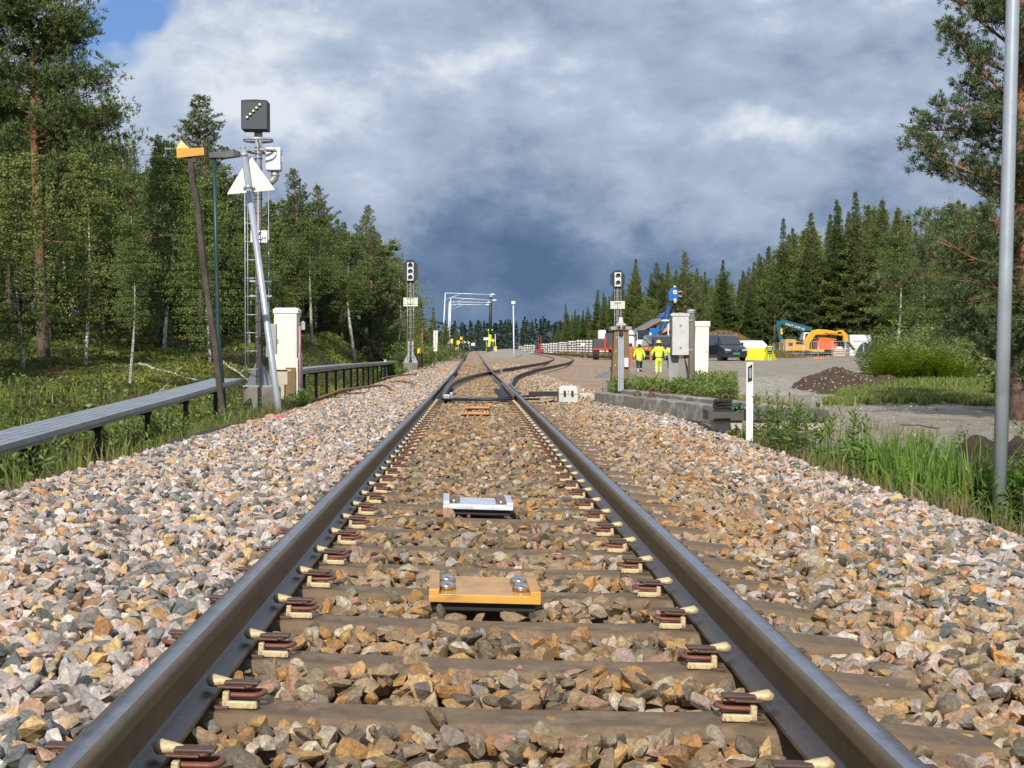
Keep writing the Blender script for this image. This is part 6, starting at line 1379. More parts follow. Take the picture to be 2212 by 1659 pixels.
M_blue = mat('crane_blue', (.012, .12, .42), .4, 0, var=.15, vs=3)
M_dblue = mat('crane_dark_blue', (.015, .035, .08), .45, 0, var=.2, vs=3)
def wheel(parent, c, r, w, n=18):
    b = MB(); rot = Matrix.Rotation(R(90), 3, 'Y'); b.lathe([(r * .6, -w / 2), (r * .93, -w / 2), (r, -w * .35), (r, w * .35), (r * .93, w / 2), (r * .6, w / 2)], (0, 0, 0), n, rot=rot); o = b.build('wheel', M_tyre, parent, loc=c)
    b = MB(); b.lathe([(0, -w * .42), (r * .25, -w * .44), (r * .60, -w * .38), (r * .64, 0), (r * .60, w * .38), (r * .25, w * .44), (0, w * .42)], (0, 0, 0), n, rot=rot); b.build('rim', M_rim, o); return o
def van(name, loc, rz, label):
    """panel van, front towards -y, 5.1 long, 1.9 wide, 1.95 high"""
    r = empty(name, loc, rz, label, 'van'); st = [(-2.50, .80, .62, .28, .55, .62), (-2.42, .90, .80, .24, .72, .86), (-2.15, .95, .84, .24, .96, 1.02), (-1.55, .96, .86, .24, 1.10, 1.18), (-.95, .96, .74, .24, 1.14, 1.80), (-.55, .96, .76, .24, 1.14, 1.93), (.6, .96, .78, .24, 1.14, 1.96), (2.2, .95, .77, .26, 1.12, 1.94), (2.5, .92, .74, .32, 1.10, 1.80)]
    b = MB(); b.loft([[(-w * .92, y, z0), (w * .92, y, z0), (w, y, z0 + .2), (w, y, zb), (wt, y, zt - .06), (wt * .86, y, zt), (-wt * .86, y, zt), (-wt, y, zt - .06), (-w, y, zb), (-w, y, z0 + .2)] for y, w, wt, z0, zb, zt in st]); bd = b.build('body', M_van, r, bev=.035)
    b = MB(); b.add([(-.80, -1.60, 1.155), (.80, -1.60, 1.155), (.70, -.99, 1.745), (-.70, -.99, 1.745), (-.80, -1.56, 1.13), (.80, -1.56, 1.13), (.70, -.95, 1.72), (-.70, -.95, 1.72)], [(0, 1, 2, 3), (7, 6, 5, 4), (0, 4, 5, 1), (1, 5, 6, 2), (2, 6, 7, 3), (3, 7, 4, 0)]); bmv = b; ws = b.build('windscreen', M_glass, r)
    ws.location = (0, -.02, .03)
    for s in (-1, 1):
        b = MB(); b.add([(s * .955, -1.30, 1.18), (s * .955, -.35, 1.18), (s * .80, -.35, 1.72), (s * .80, -.92, 1.72), (s * .93, -1.30, 1.18), (s * .93, -.35, 1.18), (s * .775, -.35, 1.72), (s * .775, -.92, 1.72)], [(0, 1, 2, 3), (7, 6, 5, 4), (0, 4, 5, 1), (1, 5, 6, 2), (2, 6, 7, 3), (3, 7, 4, 0)]); b.build('side_window', M_glass, r)
        b = MB(); b.box((s * 1.06, -1.18, 1.22), (.16, .10, .22)); b.box((s * .98, -1.16, 1.16), (.1, .05, .05)); b.build('mirror', M_plast, r, bev=.02)
        b = MB(); b.prism([(s * .40, .80), (s * .86, .88), (s * .84, .72), (s * .45, .70)] if s > 0 else [(s * .40, .80), (s * .45, .70), (s * .84, .72), (s * .86, .88)], -2.53, -2.36, 'Y'); b.build('headlight', M_hl, r)
        for y in (-1.62, 1.55): wheel(r, (s * .86, y, .335), .335, .22)
        for y in (-1.62, 1.55): b = MB(); b.lathe([(.40, -.01), (.40, .012), (.30, .012)], (s * .955, y, .34), 20, rot=Matrix.Rotation(R(90), 3, 'Y')); b.build('wheel_arch', M_plast, r)
    b = MB(); b.box((0, -2.50, .76), (.80, .04, .10)); b.box((0, -2.49, .60), (1.0, .04, .07)); b.box((0, -2.50, .37), (1.5, .08, .24)); b.build('grille', M_plast, r, bev=.01)
    b = MB(); rot = Matrix.Rotation(R(90), 3, 'X'); b.lathe([(.085, 0), (.085, .02), (.070, .02), (.070, 0)], (0, -2.52, .77), 20, rot=rot); b.tube([(-.05, -2.545, .82), (-.015, -2.545, .72), (0, -2.545, .77), (.015, -2.545, .72), (.05, -2.545, .82)], .009, 6); b.box((-.42, -2.53, .775), (.5, .01, .014)); b.box((.42, -2.53, .775), (.5, .01, .014)); b.build('emblem', M_chrome, r)
    b = MB(); b.box((0, -2.55, .52), (.52, .02, .12)); pl = b.build('number_plate', M_plate, r); text_mesh('lettering', 'EN 73948', .10, M_txt, pl, (0, -2.563, .52), (R(90), 0, 0))
    b = MB(); b.box((0, -1.45, 1.19), (1.0, .015, .02)); b.build('wiper', M_plast, r); return r
x = xu(1563, 109); van('dark_van', (x, 109.5, G(x, 109) + .0), R(14), 'dark blue grey van facing the camera beside the white and yellow tent')
x = xu(1433, 110); van('dark_van', (x, 112, G(x, 110) - .05), R(6), 'black van half hidden behind the three workers')
# lorry with trailer behind the timber box
d = 118; x = xu(1346, d); r = empty('white_lorry', (x, d, G(x, d) - .05), R(-4), 'white lorry cab standing behind the brown timber box', 'lorry'); hgt = zv(712, d) - G(x, d)
b = MB(); b.loft([[(-.9, y, .9), (.85, y, .9), (.85, y, zt - .2), (.75, y, zt), (-.8, y, zt), (-.9, y, zt - .2)] for y, zt in ((-1.1, 1.9), (-.9, 2.15), (1.0, 2.2))]); b.build('cab', M_wpaint, r, bev=.05)
b = MB(); b.loft([[(-.2, -.7, 2.0), (.9, -.7, 2.0), (.9, .9, 2.0), (-.2, .9, 2.0)], [(.0, .1, hgt), (.75, .1, hgt), (.75, .8, hgt), (.0, .8, hgt)]]); b.build('roof_spoiler', M_wpaint, r, bev=.05)
b = MB(); b.box((0, -1.06, 1.7), (1.6, .06, .65)); b.build('windscreen', M_glass, r)
b = MB(); b.box((.86, -.1, 1.75), (.04, .8, .65)); b.build('side_window', M_glass, r)
b = MB(); b.box((0, -1.12, 1.15), (1.4, .06, .35)); b.box((0, -1.1, .7), (1.8, .3, .35)); b.build('grille', M_plast, r)
for s in (-1, 1):
    b = MB(); b.box((s * 1.0, -1.0, 1.8), (.12, .15, .5)); b.build('mirror', M_plast, r)
    b = MB(); b.box((s * .85, -1.27, .75), (.3, .04, .16)); b.build('headlight', M_hl, r)
    for y in (-.3, 3.2): wheel(r, (s * .75, y, .5), .5, .3)
b = MB(); b.box((0, 2.4, .85), (1.0, 5.0, .3)); b.build('chassis', M_plast, r)
d = 116; x = xu(1308, d); r = empty('trailer', (x, d, G(x, d)), R(-3), 'dark grey trailer rear with red frame and white top left of the timber box', 'trailer')
b = MB(); b.box((-.45, .5, 1.25), (1.0, 2.6, .75)); b.box((.45, .9, 1.5), (.95, 2.6, 1.15)); b.build('load_box', mat('dark_grey_box', (.06, .055, .06), .6), r, bev=.03)
b = MB(); b.box((-.25, 1.2, 1.95), (.62, 1.6, .75)); b.build('white_cover', M_wpaint, r, bev=.10)
b = MB(); b.box((0, -.9, .82), (2.0, .12, .16)); b.box((-.05, -.85, 1.2), (.14, .1, 1.2)); b.box((.3, .0, .9), (.2, 3, .2)); b.build('frame', mat('red_frame', (.45, .03, .03), .5), r)
for sx in (-1, 1):
    for y in (-.5, .6): wheel(r, (sx * .75, y, .45), .45, .42)
b = MB(); b.box((1.05, -1.0, .95), (.25, .06, .9)); b.build('side_flag', M_yell, r, bev=.02)
# orange cabin with grey roofs
d = 140; x0 = xu(1378, d); gz = G(x0, d) - .1; r = empty('timber_cabin', (x0, d, gz), 0, 'orange timber cabin with two grey sloping roofs behind the blue crane', 'cabin'); P2 = lambda u, v: (xu(u, d) - x0, zv(v, d) - gz)
b = MB(); a = [P2(1411, 752), P2(1460, 752), P2(1460, 700), P2(1446, 708), P2(1411, 727)]; b.prism([a[0], a[1], a[2], a[3], a[4]], 0, 4.5, 'Y'); b.build('gable_wall', mat('orange_boards', (.55, .20, .05), .7, var=.15, vs=2), r)
def roofplane(p, q, y0, y1, th, m, nm):
    b = MB(); b.prism([(p[0], p[1]), (q[0], q[1]), (q[0], q[1] + th), (p[0], p[1] + th)], y0, y1, 'Y'); return b.build(nm, m, r)
M_roof = mat('grey_roof', (.16, .17, .18), .6, 0, var=.2); M_bb = mat('orange_bargeboard', (.58, .25, .10), .7)
roofplane(P2(1406, 727.5), P2(1446, 707), -.5, 5, .16, M_roof, 'roof'); roofplane(P2(1408, 731), P2(1448, 710.5), -.55, -.42, .30, M_bb, 'bargeboard')
b = MB(); a = [P2(1376, 745), P2(1411, 745), P2(1425, 695), P2(1376, 722)]; b.prism(a, 1.6, 6.5, 'Y'); b.build('rear_wall', mat('brown_boards', (.14, .09, .06), .8), r)
roofplane(P2(1371, 721), P2(1430, 689), 1.0, 7, .16, M_roof, 'roof'); roofplane(P2(1373, 724), P2(1430, 693), .92, 1.05, .22, mat('brown_bargeboard', (.25, .15, .10), .7), 'bargeboard')
b = MB(); c = P2(1450, 698); b.box((c[0], 2, c[1] + .3), (1.0, 1.0, 1.6)); b.build('chimney', mat('chimney_grey', (.25, .25, .24), .7), r)
# blue crane truck
d = 126; x = xu(1402, d); gz = G(x, d); r = empty('crane_truck', (x, d, gz), 0, 'blue loader crane with folded dark boom on a white cab truck', 'crane truck'); Q = lambda u, v, y=0: Vector((xu(u, d) - x, y, zv(v, d) - gz))
b = MB(); c = Q(1385, 739); b.loft([[(c.x - .55, yy, 1.0), (c.x + .75, yy, 1.0), (c.x + .75, yy, zt), (c.x - .5, yy, zt)] for yy, zt in ((-1.2, 2.2), (-.9, zv(728, d) - gz), (1.2, zv(727, d) - gz))]); b.build('cab', M_wpaint, r, bev=.04)
b = MB(); b.box((c.x + .05, -1.16, 2.0), (1.0, .1, .8)); b.build('windscreen', M_glass, r)
b = MB(); b.box((c.x, -1.1, .75), (1.9, .3, .5)); b.box((0, 2.5, .9), (2.3, 5.5, .3)); b.build('chassis', M_plast, r)
for s in (-1, 1): wheel(r, (c.x + s * .8, -.3, .5), .5, .3)
b = MB(); b.tube([Q(1402, 741), Q(1402, 727)], .17, 12); b.tube([Q(1402, 745), Q(1402, 741)], .22, 12); b.build('crane_column', M_blue, r)
b = MB()
for (u, v, w, h) in ((1407, 714, .30, .42), (1415, 715, .38, .45), (1421, 711, .22, .5), (1412, 721, .5, .2)): c = Q(u, v); b.box(c, (w, .5, h))
b.build('crane_base', M_blue, r, bev=.03)
def beam(pts, w0, w1, m, nm, yw=.4):
    b = MB(); n = len(pts); rings = []
    for i, p in enumerate(pts):
        a = pts[max(i - 1, 0)]; c = pts[min(i + 1, n - 1)]; t = (c - a).normalized(); s = Vector((-t.z, 0, t.x)); w = w0 + (w1 - w0) * i / (n - 1); rings.append([p + s * w / 2 + Vector((0, -yw / 2, 0)), p - s * w / 2 + Vector((0, -yw / 2, 0)), p - s * w / 2 + Vector((0, yw / 2, 0)), p + s * w / 2 + Vector((0, yw / 2, 0))])
    b.loft(rings); return b.build(nm, m, r, bev=.02)
beam([Q(1421, 722), Q(1433, 700), Q(1441, 680), Q(1447, 655)], .50, .52, M_dblue, 'boom'); beam([Q(1428, 716, -.25), Q(1438, 690, -.25), Q(1444, 662, -.25)], .18, .14, M_blue, 'boom_ram', .15)
beam([Q(1434, 702, .3), Q(1452, 668, .3), Q(1456, 650, .3)], .36, .3, M_dblue, 'boom')
b = MB(); b.loft([[Q(1444, 650, y), Q(1458, 650, y), Q(1466, 640, y), Q(1462, 624, y), Q(1450, 622, y), Q(1443, 634, y)] for y in (-.3, .3)]); kn = b.build('boom_knuckle', M_blue, r, bev=.04)
b = MB(); b.prism([(-.16, 0), (.16, 0), (.16, .3), (-.16, .3)], -.02, 0, 'Y', org=tuple(Q(1456.5, 635, -.33))); pn = b.build('marker_panel', M_white, r)
b = MB(); b.prism([(-.14, .02), (0, .13), (.14, .02), (.14, .10), (0, .21), (-.14, .10)], -.03, -.02, 'Y', org=tuple(Q(1456.5, 634.5, -.33))); b.build('red_chevron', mat('sign_red', (.7, .03, .03), .5), pn)
b = MB(); b.tube([Q(1457, 622, -.1), Q(1457, 617, -.1)], .12, 8); b.build('top_pin', M_greycab, r)
for pa, pb, rr_ in ((Q(1464, 630), Q(1473, 629), .05), (Q(1464, 639), Q(1473, 640), .06)): b = MB(); b.tube([pa, pb], rr_, 6); b.build('spool_pin', M_greycab, r)
b = MB(); b.tube([Q(1457, 645, -.35), Q(1457, 655, -.35)], .16, 8); b.build('pulley', M_greycab, r)
b = MB(); c = Q(1429, 681); b.box(c, (.42, .4, .32)); b.box(Q(1424, 683), (.5, .3, .08)); b.build('valve_box', M_blue, r, bev=.03)
b = MB(); b.tube([Q(1452, 655, -.3), Q(1446, 675, -.35), Q(1450, 690, -.3), Q(1440, 700, -.2)], .05, 6); b.build('hoses', M_black, r)
d = 122; x = xu(1443.5, d); b = MB(); b.cyl((0, 0, 0), (0, 0, zv(694, d) - G(x, d)), .06); b.build('pole', M_gp, r) if False else None
r = empty('yard_lamp', (x, d, G(x, d)), 0, 'slim yard lamp with a flat pale head left of the metal box', 'lamp'); b.build('pole', M_gp, r); b = MB(); b.lathe([(.0, -.06), (.38, -.04), (.34, .08), (0, .12)], (-.25, 0, zv(693, d) - G(x, d)), 12); b.build('lamp_head', M_gl, r)
# rust orange lifting frame
d = 100; x = xu(1358, d); gz = G(x, d) - .05; r = empty('lifting_frame', (x, d, gz), 0, 'rust orange steel frame standing behind the two left workers', 'steel frame'); M_ro = mat('rust_orange', (.42, .13, .045), .65, 0, var=.25, vs=3); w = xu(1408, d) - x
b = MB(); b.box((w / 2, 0, zv(753.5, d) - gz), (w, .25, .30)); 
b.build('beam', M_ro, r, bev=.01)
for k in (.04, .12, .95): b = MB(); b.box((w * k, 0, (zv(757, d) - gz) / 2), (.14, .18, zv(757, d) - gz)); b.build('leg', M_ro, r)
b = MB()
for k in range(3): b.lathe([(.16, -.02), (.10, .0), (.0, .03)], (w * (.25 + .25 * k), -.15, zv(753.5, d) - gz), 10, rot=Matrix.Rotation(R(90), 3, 'X'))
b.build('round_bosses', mat('dark_orange', (.5, .2, .05), .6), r)
# ---------------------------------------------------------------- excavators
d = 150; x = xu(1716, d); gz = G(x, d) + .1; r = empty('yellow_excavator', (x, d, gz), 0, 'yellow wheeled excavator with its arm folded out to the right behind the fence', 'excavator'); Q = lambda u, v, y=0: Vector((xu(u, d) - x, y, zv(v, d) - gz))
b = MB(); b.loft([[Q(1690.5, 758, y), Q(1742, 758, y), Q(1744, 745, y), Q(1736, 740, y), Q(1712, 733.5, y), Q(1692, 733, y), Q(1690, 740, y)] for y in (-1.2, 1.2)]); b.build('engine_body', M_ydig, r, bev=.06)
b = MB(); b.loft([[Q(1713, 744, y), Q(1733, 744.5, y), Q(1726, 735.8, y), Q(1714, 734.8, y)] for y in (-1.22, 1.22)]); b.build('cab_window', M_glass, r)
b = MB(); b.loft([[Q(1698, 747, y), Q(1707, 747, y), Q(1707, 741, y), Q(1698, 740.5, y)] for y in (-1.23, 1.23)]); b.build('vent', M_plast, r)
b = MB(); b.box(Q(1706, 731), (1.0, 1.2, .28)); b.build('exhaust_cover', M_plast, r, bev=.04)
b = MB(); b.box(Q(1752, 757.5), (2.3, 1.8, .28)); b.build('front_deck', M_ydig, r, bev=.03)
b = MB(); b.box(Q(1725, 764), (2.9, 1.6, .35)); b.build('chassis', M_plast, r)
for u in (1702, 1745):
    for y in (-.95, .95): 
        o = wheel(r, Q(u, 769, y), .50, .4); o.rotation_euler = (0, 0, R(90))
beam([Q(1740, 742), Q(1748, 730), Q(1757, 718.5), Q(1768, 716.5), Q(1786, 717.5)], .62, .50, M_ydig, 'boom', .5); beam([Q(1784, 717), Q(1800, 719), Q(1817, 721)], .48, .36, M_ydig, 'boom', .45)
beam([Q(1808, 717), Q(1818, 717), Q(1825, 724), Q(1826, 738)], .40, .50, M_ydig, 'arm_knuckle', .45); beam([Q(1824, 727), Q(1834, 742), Q(1845, 756)], .30, .18, M_black, 'arm', .3)
beam([Q(1768, 726, -.3), Q(1758, 736, -.3), Q(1748, 748, -.3)], .18, .22, M_black, 'boom_ram', .2); beam([Q(1785, 714, -.1), Q(1806, 716, -.1)], .16, .16, M_black, 'arm_ram', .2)
text_mesh('lettering', 'Rettspartner', .30, M_txt, r, Q(1796, 720.5, -.30), (R(90), R(3), 0))
d = 158; x = xu(1740, d); gz = G(x, d) + .1; r = empty('teal_excavator', (x, d, gz), 0, 'dark teal excavator arm and white cab rising behind the yellow excavator', 'excavator'); Q = lambda u, v, y=0: Vector((xu(u, d) - x, y, zv(v, d) - gz))
beam([Q(1752, 715), Q(1730, 708), Q(1705, 700), Q(1686, 694)], .8, .5, M_teal, 'boom', .5); beam([Q(1683, 693), Q(1681, 705), Q(1684, 722), Q(1688, 742)], .62, .38, M_teal, 'arm', .45); beam([Q(1700, 705, -.3), Q(1688, 715, -.3)], .2, .16, M_black, 'arm_ram', .2)
b = MB(); b.loft([[Q(1730, 738, y), Q(1752, 738, y), Q(1750, 718, y), Q(1733, 718, y)] for y in (-.9, .9)]); b.build('cab', M_wpaint, r, bev=.04)
b = MB(); b.loft([[Q(1734, 731, y), Q(1748, 731, y), Q(1746.5, 720.5, y), Q(1736, 720.5, y)] for y in (-.93, .93)]); b.build('cab_window', M_glass, r)
b = MB(); b.box(Q(1755, 745), (4.0, 2.2, 1.1)); b.box(Q(1768, 718), (1.6, .8, .5)); b.build('engine_body', M_plast, r, bev=.05)
b = MB(); b.tube([Q(1725, 768), Q(1725, 758), Q(1785, 758), Q(1785, 768), Q(1725, 768)], .35, 8); b.box(Q(1755, 763), (3.2, 1.8, .6)); b.build('crawler_tracks', M_plast, r)
b = MB(); b.box(Q(1743, 716), (.7, .5, .18)); b.build('roof_beacon', mat('beacon_red', (.6, .1, .1), .4), r)
text_mesh('lettering', 'EANT DMP AS', .34, M_white, r, Q(1716, 705.5, -.32), (R(90), R(16), 0))
b = MB(); b.box(Q(1687, 716, -.3), (.22, .05, .6)); b.build('yellow_mark', M_yell, r)
d = 152; x = xu(1790, d); gz = G(x, d); r = empty('orange_excavator', (x, d, gz), 0, 'orange red machine body standing behind the folded yellow arm', 'excavator'); Q = lambda u, v, y=0: Vector((xu(u, d) - x, y, zv(v, d) - gz))
b = MB(); b.loft([[Q(1772, 756, y), Q(1812, 756, y), Q(1813, 732, y), Q(1790, 729, y), Q(1773, 729, y)] for y in (1.0, 3.2)]); b.build('engine_body', M_red, r, bev=.06)
b = MB(); b.loft([[Q(1806, 741, y), Q(1813, 741, y), Q(1813, 734, y), Q(1806, 734, y)] for y in (.95, 3.25)]); b.build('cab_window', M_glass, r)
b = MB(); b.box(Q(1815, 754, 2), (1.0, 1.8, .5)); b.build('white_step', M_wpaint, r, bev=.03)
b = MB(); b.box(Q(1790, 761, 2), (2.6, 1.8, .5)); b.build('chassis', M_plast, r)
for u in (1778, 1804):
    for y in (1.1, 3.0): o = wheel(r, Q(u, 768, y), .50, .4); o.rotation_euler = (0, 0, R(90))
b = MB(); c = Q(1792, 774, .55); b.lathe([(.0, -.05), (.26, -.05), (.30, .05), (0, .06)], c, 12, rot=Matrix.Rotation(R(90), 3, 'X')); b.build('orange_hub', M_red, r)
d = 156; xa_, xb_ = xu(1836, d), xu(1882, d); gz = G(xa_, d); r = empty('white_container', ((xa_ + xb_) / 2, d, gz), 0, 'white site container with two doors behind the right end of the fence', 'container'); H_ = zv(723, d) - gz; w = xb_ - xa_
b = MB(); b.box((0, 1.2, H_ / 2), (w, 2.4, H_)); b.build('body', M_wpaint, r, bev=.03)
for s in (-1, 1): b = MB(); b.box((s * w * .235, -.02, H_ / 2), (w * .44, .04, H_ * .92)); b.build('door', mat('container_door', (.74, .75, .74), .45, var=.04), r, bev=.01)
b = MB()
for k in range(8): b.box((-w * .36 + k * .085, -.045, H_ * .72), (.055, .006, .13 if k % 3 else .17))
b.build('faded_lettering', mat('faded_red', (.75, .30, .28), .5), r)
b = MB(); b.box((.4, -.05, H_ * .70), (.12, .03, .2)); b.build('grey_label', M_greycab, r)
heap('black_heap', [(X_(1868, 148), 148, .95, 1.0, 1.42)], None, .1, 'black covered heap behind the fence in front of the white container', M_black, .12, 'heap', 12)
d = 147; xa_ = xu(1812, d); r = empty('pallet_crate', (xa_, d, G(xa_, d)), 0, 'pale wooden crate behind the middle of the wire fence', 'crate'); b = MB()
for k in range(3): b.box((0, 0, .15 + k * .24), (1.25, .9, .19))
b.build('boards', mat('crate_wood', (.55, .43, .26), .8, var=.12), r, bev=.01); b = MB(); b.box((0, 0, .8), (1.45, 1.1, .06)); b.build('lid', M_wpaint, r)
# fence panels
def fence_panel(u0, u1, d0, d1, label):
    x0, x1 = xu(u0, d0), xu(u1, d1); g0 = zv(782, d0); r = empty('fence_panel', (x0, d0, g0), math.atan2(d1 - d0, x1 - x0), label, 'fence panel', 'wire fence panels round the parked machines'); L = math.hypot(x1 - x0, d1 - d0); H = 1.95
    b = MB()
    for p, q in (((0, 0, .02), (0, 0, H)), ((L - .06, 0, .02), (L - .06, 0, H)), ((0, 0, H), (L - .06, 0, H)), ((0, 0, .15), (L - .06, 0, .15)), ((0, 0, .85), (L - .06, 0, .85)), ((L * .5, 0, .1), (L * .5, 0, H))): b.cyl(p, q, .026, n=6)
    b.build('frame', M_galv, r)
    b = MB(); n = int(L / .22)
    for k in range(1, n): b.box((L * k / n, 0, H / 2 + .08), (.013, .013, H - .16))
    for k in range(1, 8): b.box((L / 2, 0, .15 + k * .22), (L - .1, .012, .013))
    b.build('wire_mesh', M_galv, r)
    b = MB(); b.box((0, 0, .06), (.25, .7, .13)); b.build('foot', M_cblock, r, bev=.02)
fp = [(1668, 1700, 150, 146), (1693, 1736, 143, 142), (1737, 1768, 142, 141), (1768, 1827, 141, 140), (1827, 1866, 140, 141), (1866, 1911, 141, 143)]
for (a, b_, c, e), lb in zip(fp, ('wire fence panel nearest the white and yellow tent', 'wire fence panel in front of the yellow excavator cab', 'third wire fence panel left of the crossing steel pipes', 'long wire fence panel in front of the orange red machine', 'wire fence panel in front of the black heap', 'last wire fence panel beside the forked birch')): fence_panel(a, b_, c, e, lb)
for k, (u0, v0, u1, v1, dd, m, lb) in enumerate([(1674, 781, 1745, 784, 128, M_wood, 'brown timber lying in front of the tent side fence'), (1652, 785.5, 1748, 787, 122, M_wood, 'long brown beam lying nearest along the yard edge'), (1700, 776, 1760, 780, 134, M_rust, 'rusty rail lying before the fence'), (1694, 763, 1740, 772, 146, M_rust, 'dark rusty beam sloping behind the fence')]):
    a = pt(u0, v0, dd); c = pt(u1, v1, dd - 2); t = c - a; b = MB(); b.box((0, 0, 0), (t.length, .28, .20)); o = b.build('lying_beam', m, bev=.01, label=lb, cat='beam', loc=tuple((a + c) / 2)); o.rotation_euler = (0, -math.asin(t.z / t.length), math.atan2(t.y, t.x))
for k, (u, v, lb) in enumerate([(1768, 777, 'left orange cone lying at the fence foot'), (1805, 784, 'middle orange plastic barrier lying before the soil heap'), (1848, 787, 'right orange plastic barrier lying before the soil heap')]):
    dd = 120; p = pt(u, v, dd); b = MB(); b.prism([(-.5, -.12), (.5, -.12), (.42, .16), (-.36, .2)], -.15, .15, 'Y'); b.build('orange_barrier', M_red, bev=.05, label=lb, cat='barrier', loc=(p.x, dd, p.z))
# tent
d = 112; x = xu(1640, d); gz = zv(785, d) - .02; r = empty('work_tent', (x, d, gz), 0, 'small work tent, white above and yellow below, beside the dark van', 'tent'); Q = lambda u, v, y=0: Vector((xu(u, d) - x, y, zv(v, d) - gz))
M_tw = mat('tent_white', (.80, .80, .80), .7, 0, var=.04, transl=.2); M_ty = mat('tent_yellow', (.80, .72, .02), .7, 0, var=.05, transl=.2)
def sheet(name, pts_, m):
    V = pts_ + [p + Vector((0, .03, 0)) for p in pts_]; n = len(pts_); b = MB(); b.add(V, [tuple(range(n)), tuple(range(n, 2 * n))[::-1]] + [(i, (i + 1) % n, n + (i + 1) % n, n + i) for i in range(n)]); return b.build(name, m, r)
sheet('tent_front', [Q(1595, 737, 0), Q(1597, 735.5, .1), Q(1648, 735.5, .2), Q(1658, 746, .0), Q(1656, 752, -.1), Q(1600, 752, -.05)], M_tw)
sheet('tent_skirt', [Q(1600, 752, -.05), Q(1616, 755, -.25), Q(1598, 781, -.1)], M_ty); sheet('tent_skirt', [Q(1616, 755, -.25), Q(1644, 785, -.5), Q(1598, 781, -.1)], M_ty)
sheet('tent_skirt', [Q(1600, 752, -.05), Q(1656, 752, -.1), Q(1616, 755, -.25)], M_ty); sheet('tent_skirt', [Q(1616, 755, -.25), Q(1656, 752, -.1), Q(1650, 784, -.3), Q(1644, 785, -.5)], M_ty)
sheet('tent_side', [Q(1656, 752, -.1), Q(1673, 757, .6), Q(1687, 782, 1.2), Q(1650, 784, -.3)], M_ty); sheet('tent_side', [Q(1658, 746, 0), Q(1648, 735.5, .2), Q(1650, 736, 1.6), Q(1673, 757, .6), Q(1656, 752, -.1)], M_tw)
sheet('tent_back', [Q(1597, 735.5, .1), Q(1648, 735.5, .2), Q(1650, 736, 1.6), Q(1597, 736, 1.6)], M_tw); sheet('tent_back', [Q(1595, 737, 0), Q(1597, 736, 1.6), Q(1598, 781, 1.6), Q(1598, 781, -.1)], M_ty)
# concrete sleeper stacks
M_cs = mat('new_concrete', (.50, .49, .45), .85, 0, var=.12, vs=3)
def stack(u, v0, v1, d, nw, L, label, first=None):
    x = xu(u, d); gz = zv(v1, d); H = zv(v0, d) - gz; n = max(3, round(H / .27)); r = empty('sleeper_stack', (x, d, gz), 0, label, 'sleeper stack', 'stacks of new concrete sleepers'); 
    b = MB(); t = MB(); hh = H / n
    for k in range(n):
        for j in range(nw): b.box(((j - (nw - 1) / 2) * .34 + random.uniform(-.02, .02), L / 2 + random.uniform(-.06, .06), k * hh + hh * .36), (.27, L, hh * .66), taper=.88)
        if k: 
            for yy in (.5, L - .5): t.box((0, yy, k * hh - hh * .13), (nw * .34, .09, hh * .26))
    b.build('sleeper_layers', M_cs, r); t.build('spacer_battens', mat('spacer_dark', (.10, .08, .06), .8), r)
labs = ['lowest far stack of concrete sleepers at the left end of the row', 'second stack of concrete sleepers from the left, before the red post', 'third concrete sleeper stack, right of the red post', 'fourth concrete sleeper stack from the left', 'fifth concrete sleeper stack from the left', 'sixth concrete sleeper stack from the left', 'seventh concrete sleeper stack, behind the small white plate', 'eighth concrete sleeper stack from the left', 'nearest and rightmost stack of concrete sleepers beside the trailer']
for k, (u, v0, v1, d, nw) in enumerate([(1127, 747, 765, 232, 3), (1144, 744, 765.5, 226, 5), (1180, 741, 766, 206, 5), (1202, 739.5, 767, 198, 5), (1222, 737.5, 768, 190, 5), (1243, 735, 769, 180, 5), (1262, 733, 770.5, 168, 5), (1282, 733, 771.5, 160, 5)]): stack(u, v0, v1, d, nw, 2.6, labs[k])
stack(1294, 733, 771.5, 156, 6, 2.6, labs[8])
d = 200; x = xu(1163, d); b = MB(); b.cyl((0, 0, 0), (0, 0, 2.3), .06); b.cyl((.35, 0, 0), (.35, 0, 2.5), .06); b.box((.18, 0, .5), (1.1, .5, .5)); b.box((.18, 0, 1.4), (.5, .1, .1)); b.build('red_stake_rack', mat('dull_red', (.25, .03, .03), .6), label='dark red stake rack standing between the sleeper stacks', cat='rack', loc=(x, d, zv(766, d)))
d = 118; x = xu(1259, d); r = empty('small_plate', (x, d, zv(778, d)), 0, 'small white plate on a thin stake before the sleeper stacks', 'sign'); b = MB(); b.cyl((0, .02, 0), (0, .02, 1.2), .015); b.build('stake', M_darksteel, r); b = MB(); b.box((0, 0, 1.25), (.30, .02, .22)); b.build('plate', M_white, r)
x = xu(1191, 112); b = MB(); b.box((0, 0, .35), (.22, .18, .8), taper=.8); b.build('buffer_block', M_paley, loc=(xu(1071.5, 150), 150, G(xu(1071.5, 150), 150)), bev=.02, label='yellowish stop block at the corner of the platform gravel', cat='stop block')
heap('gravel_platform', [(xu(1102, 150), 158, 2.9, 30, .75)], None, .35, 'long grey gravel platform right of the main track', M_grvh, .02, 'gravel platform', 15)
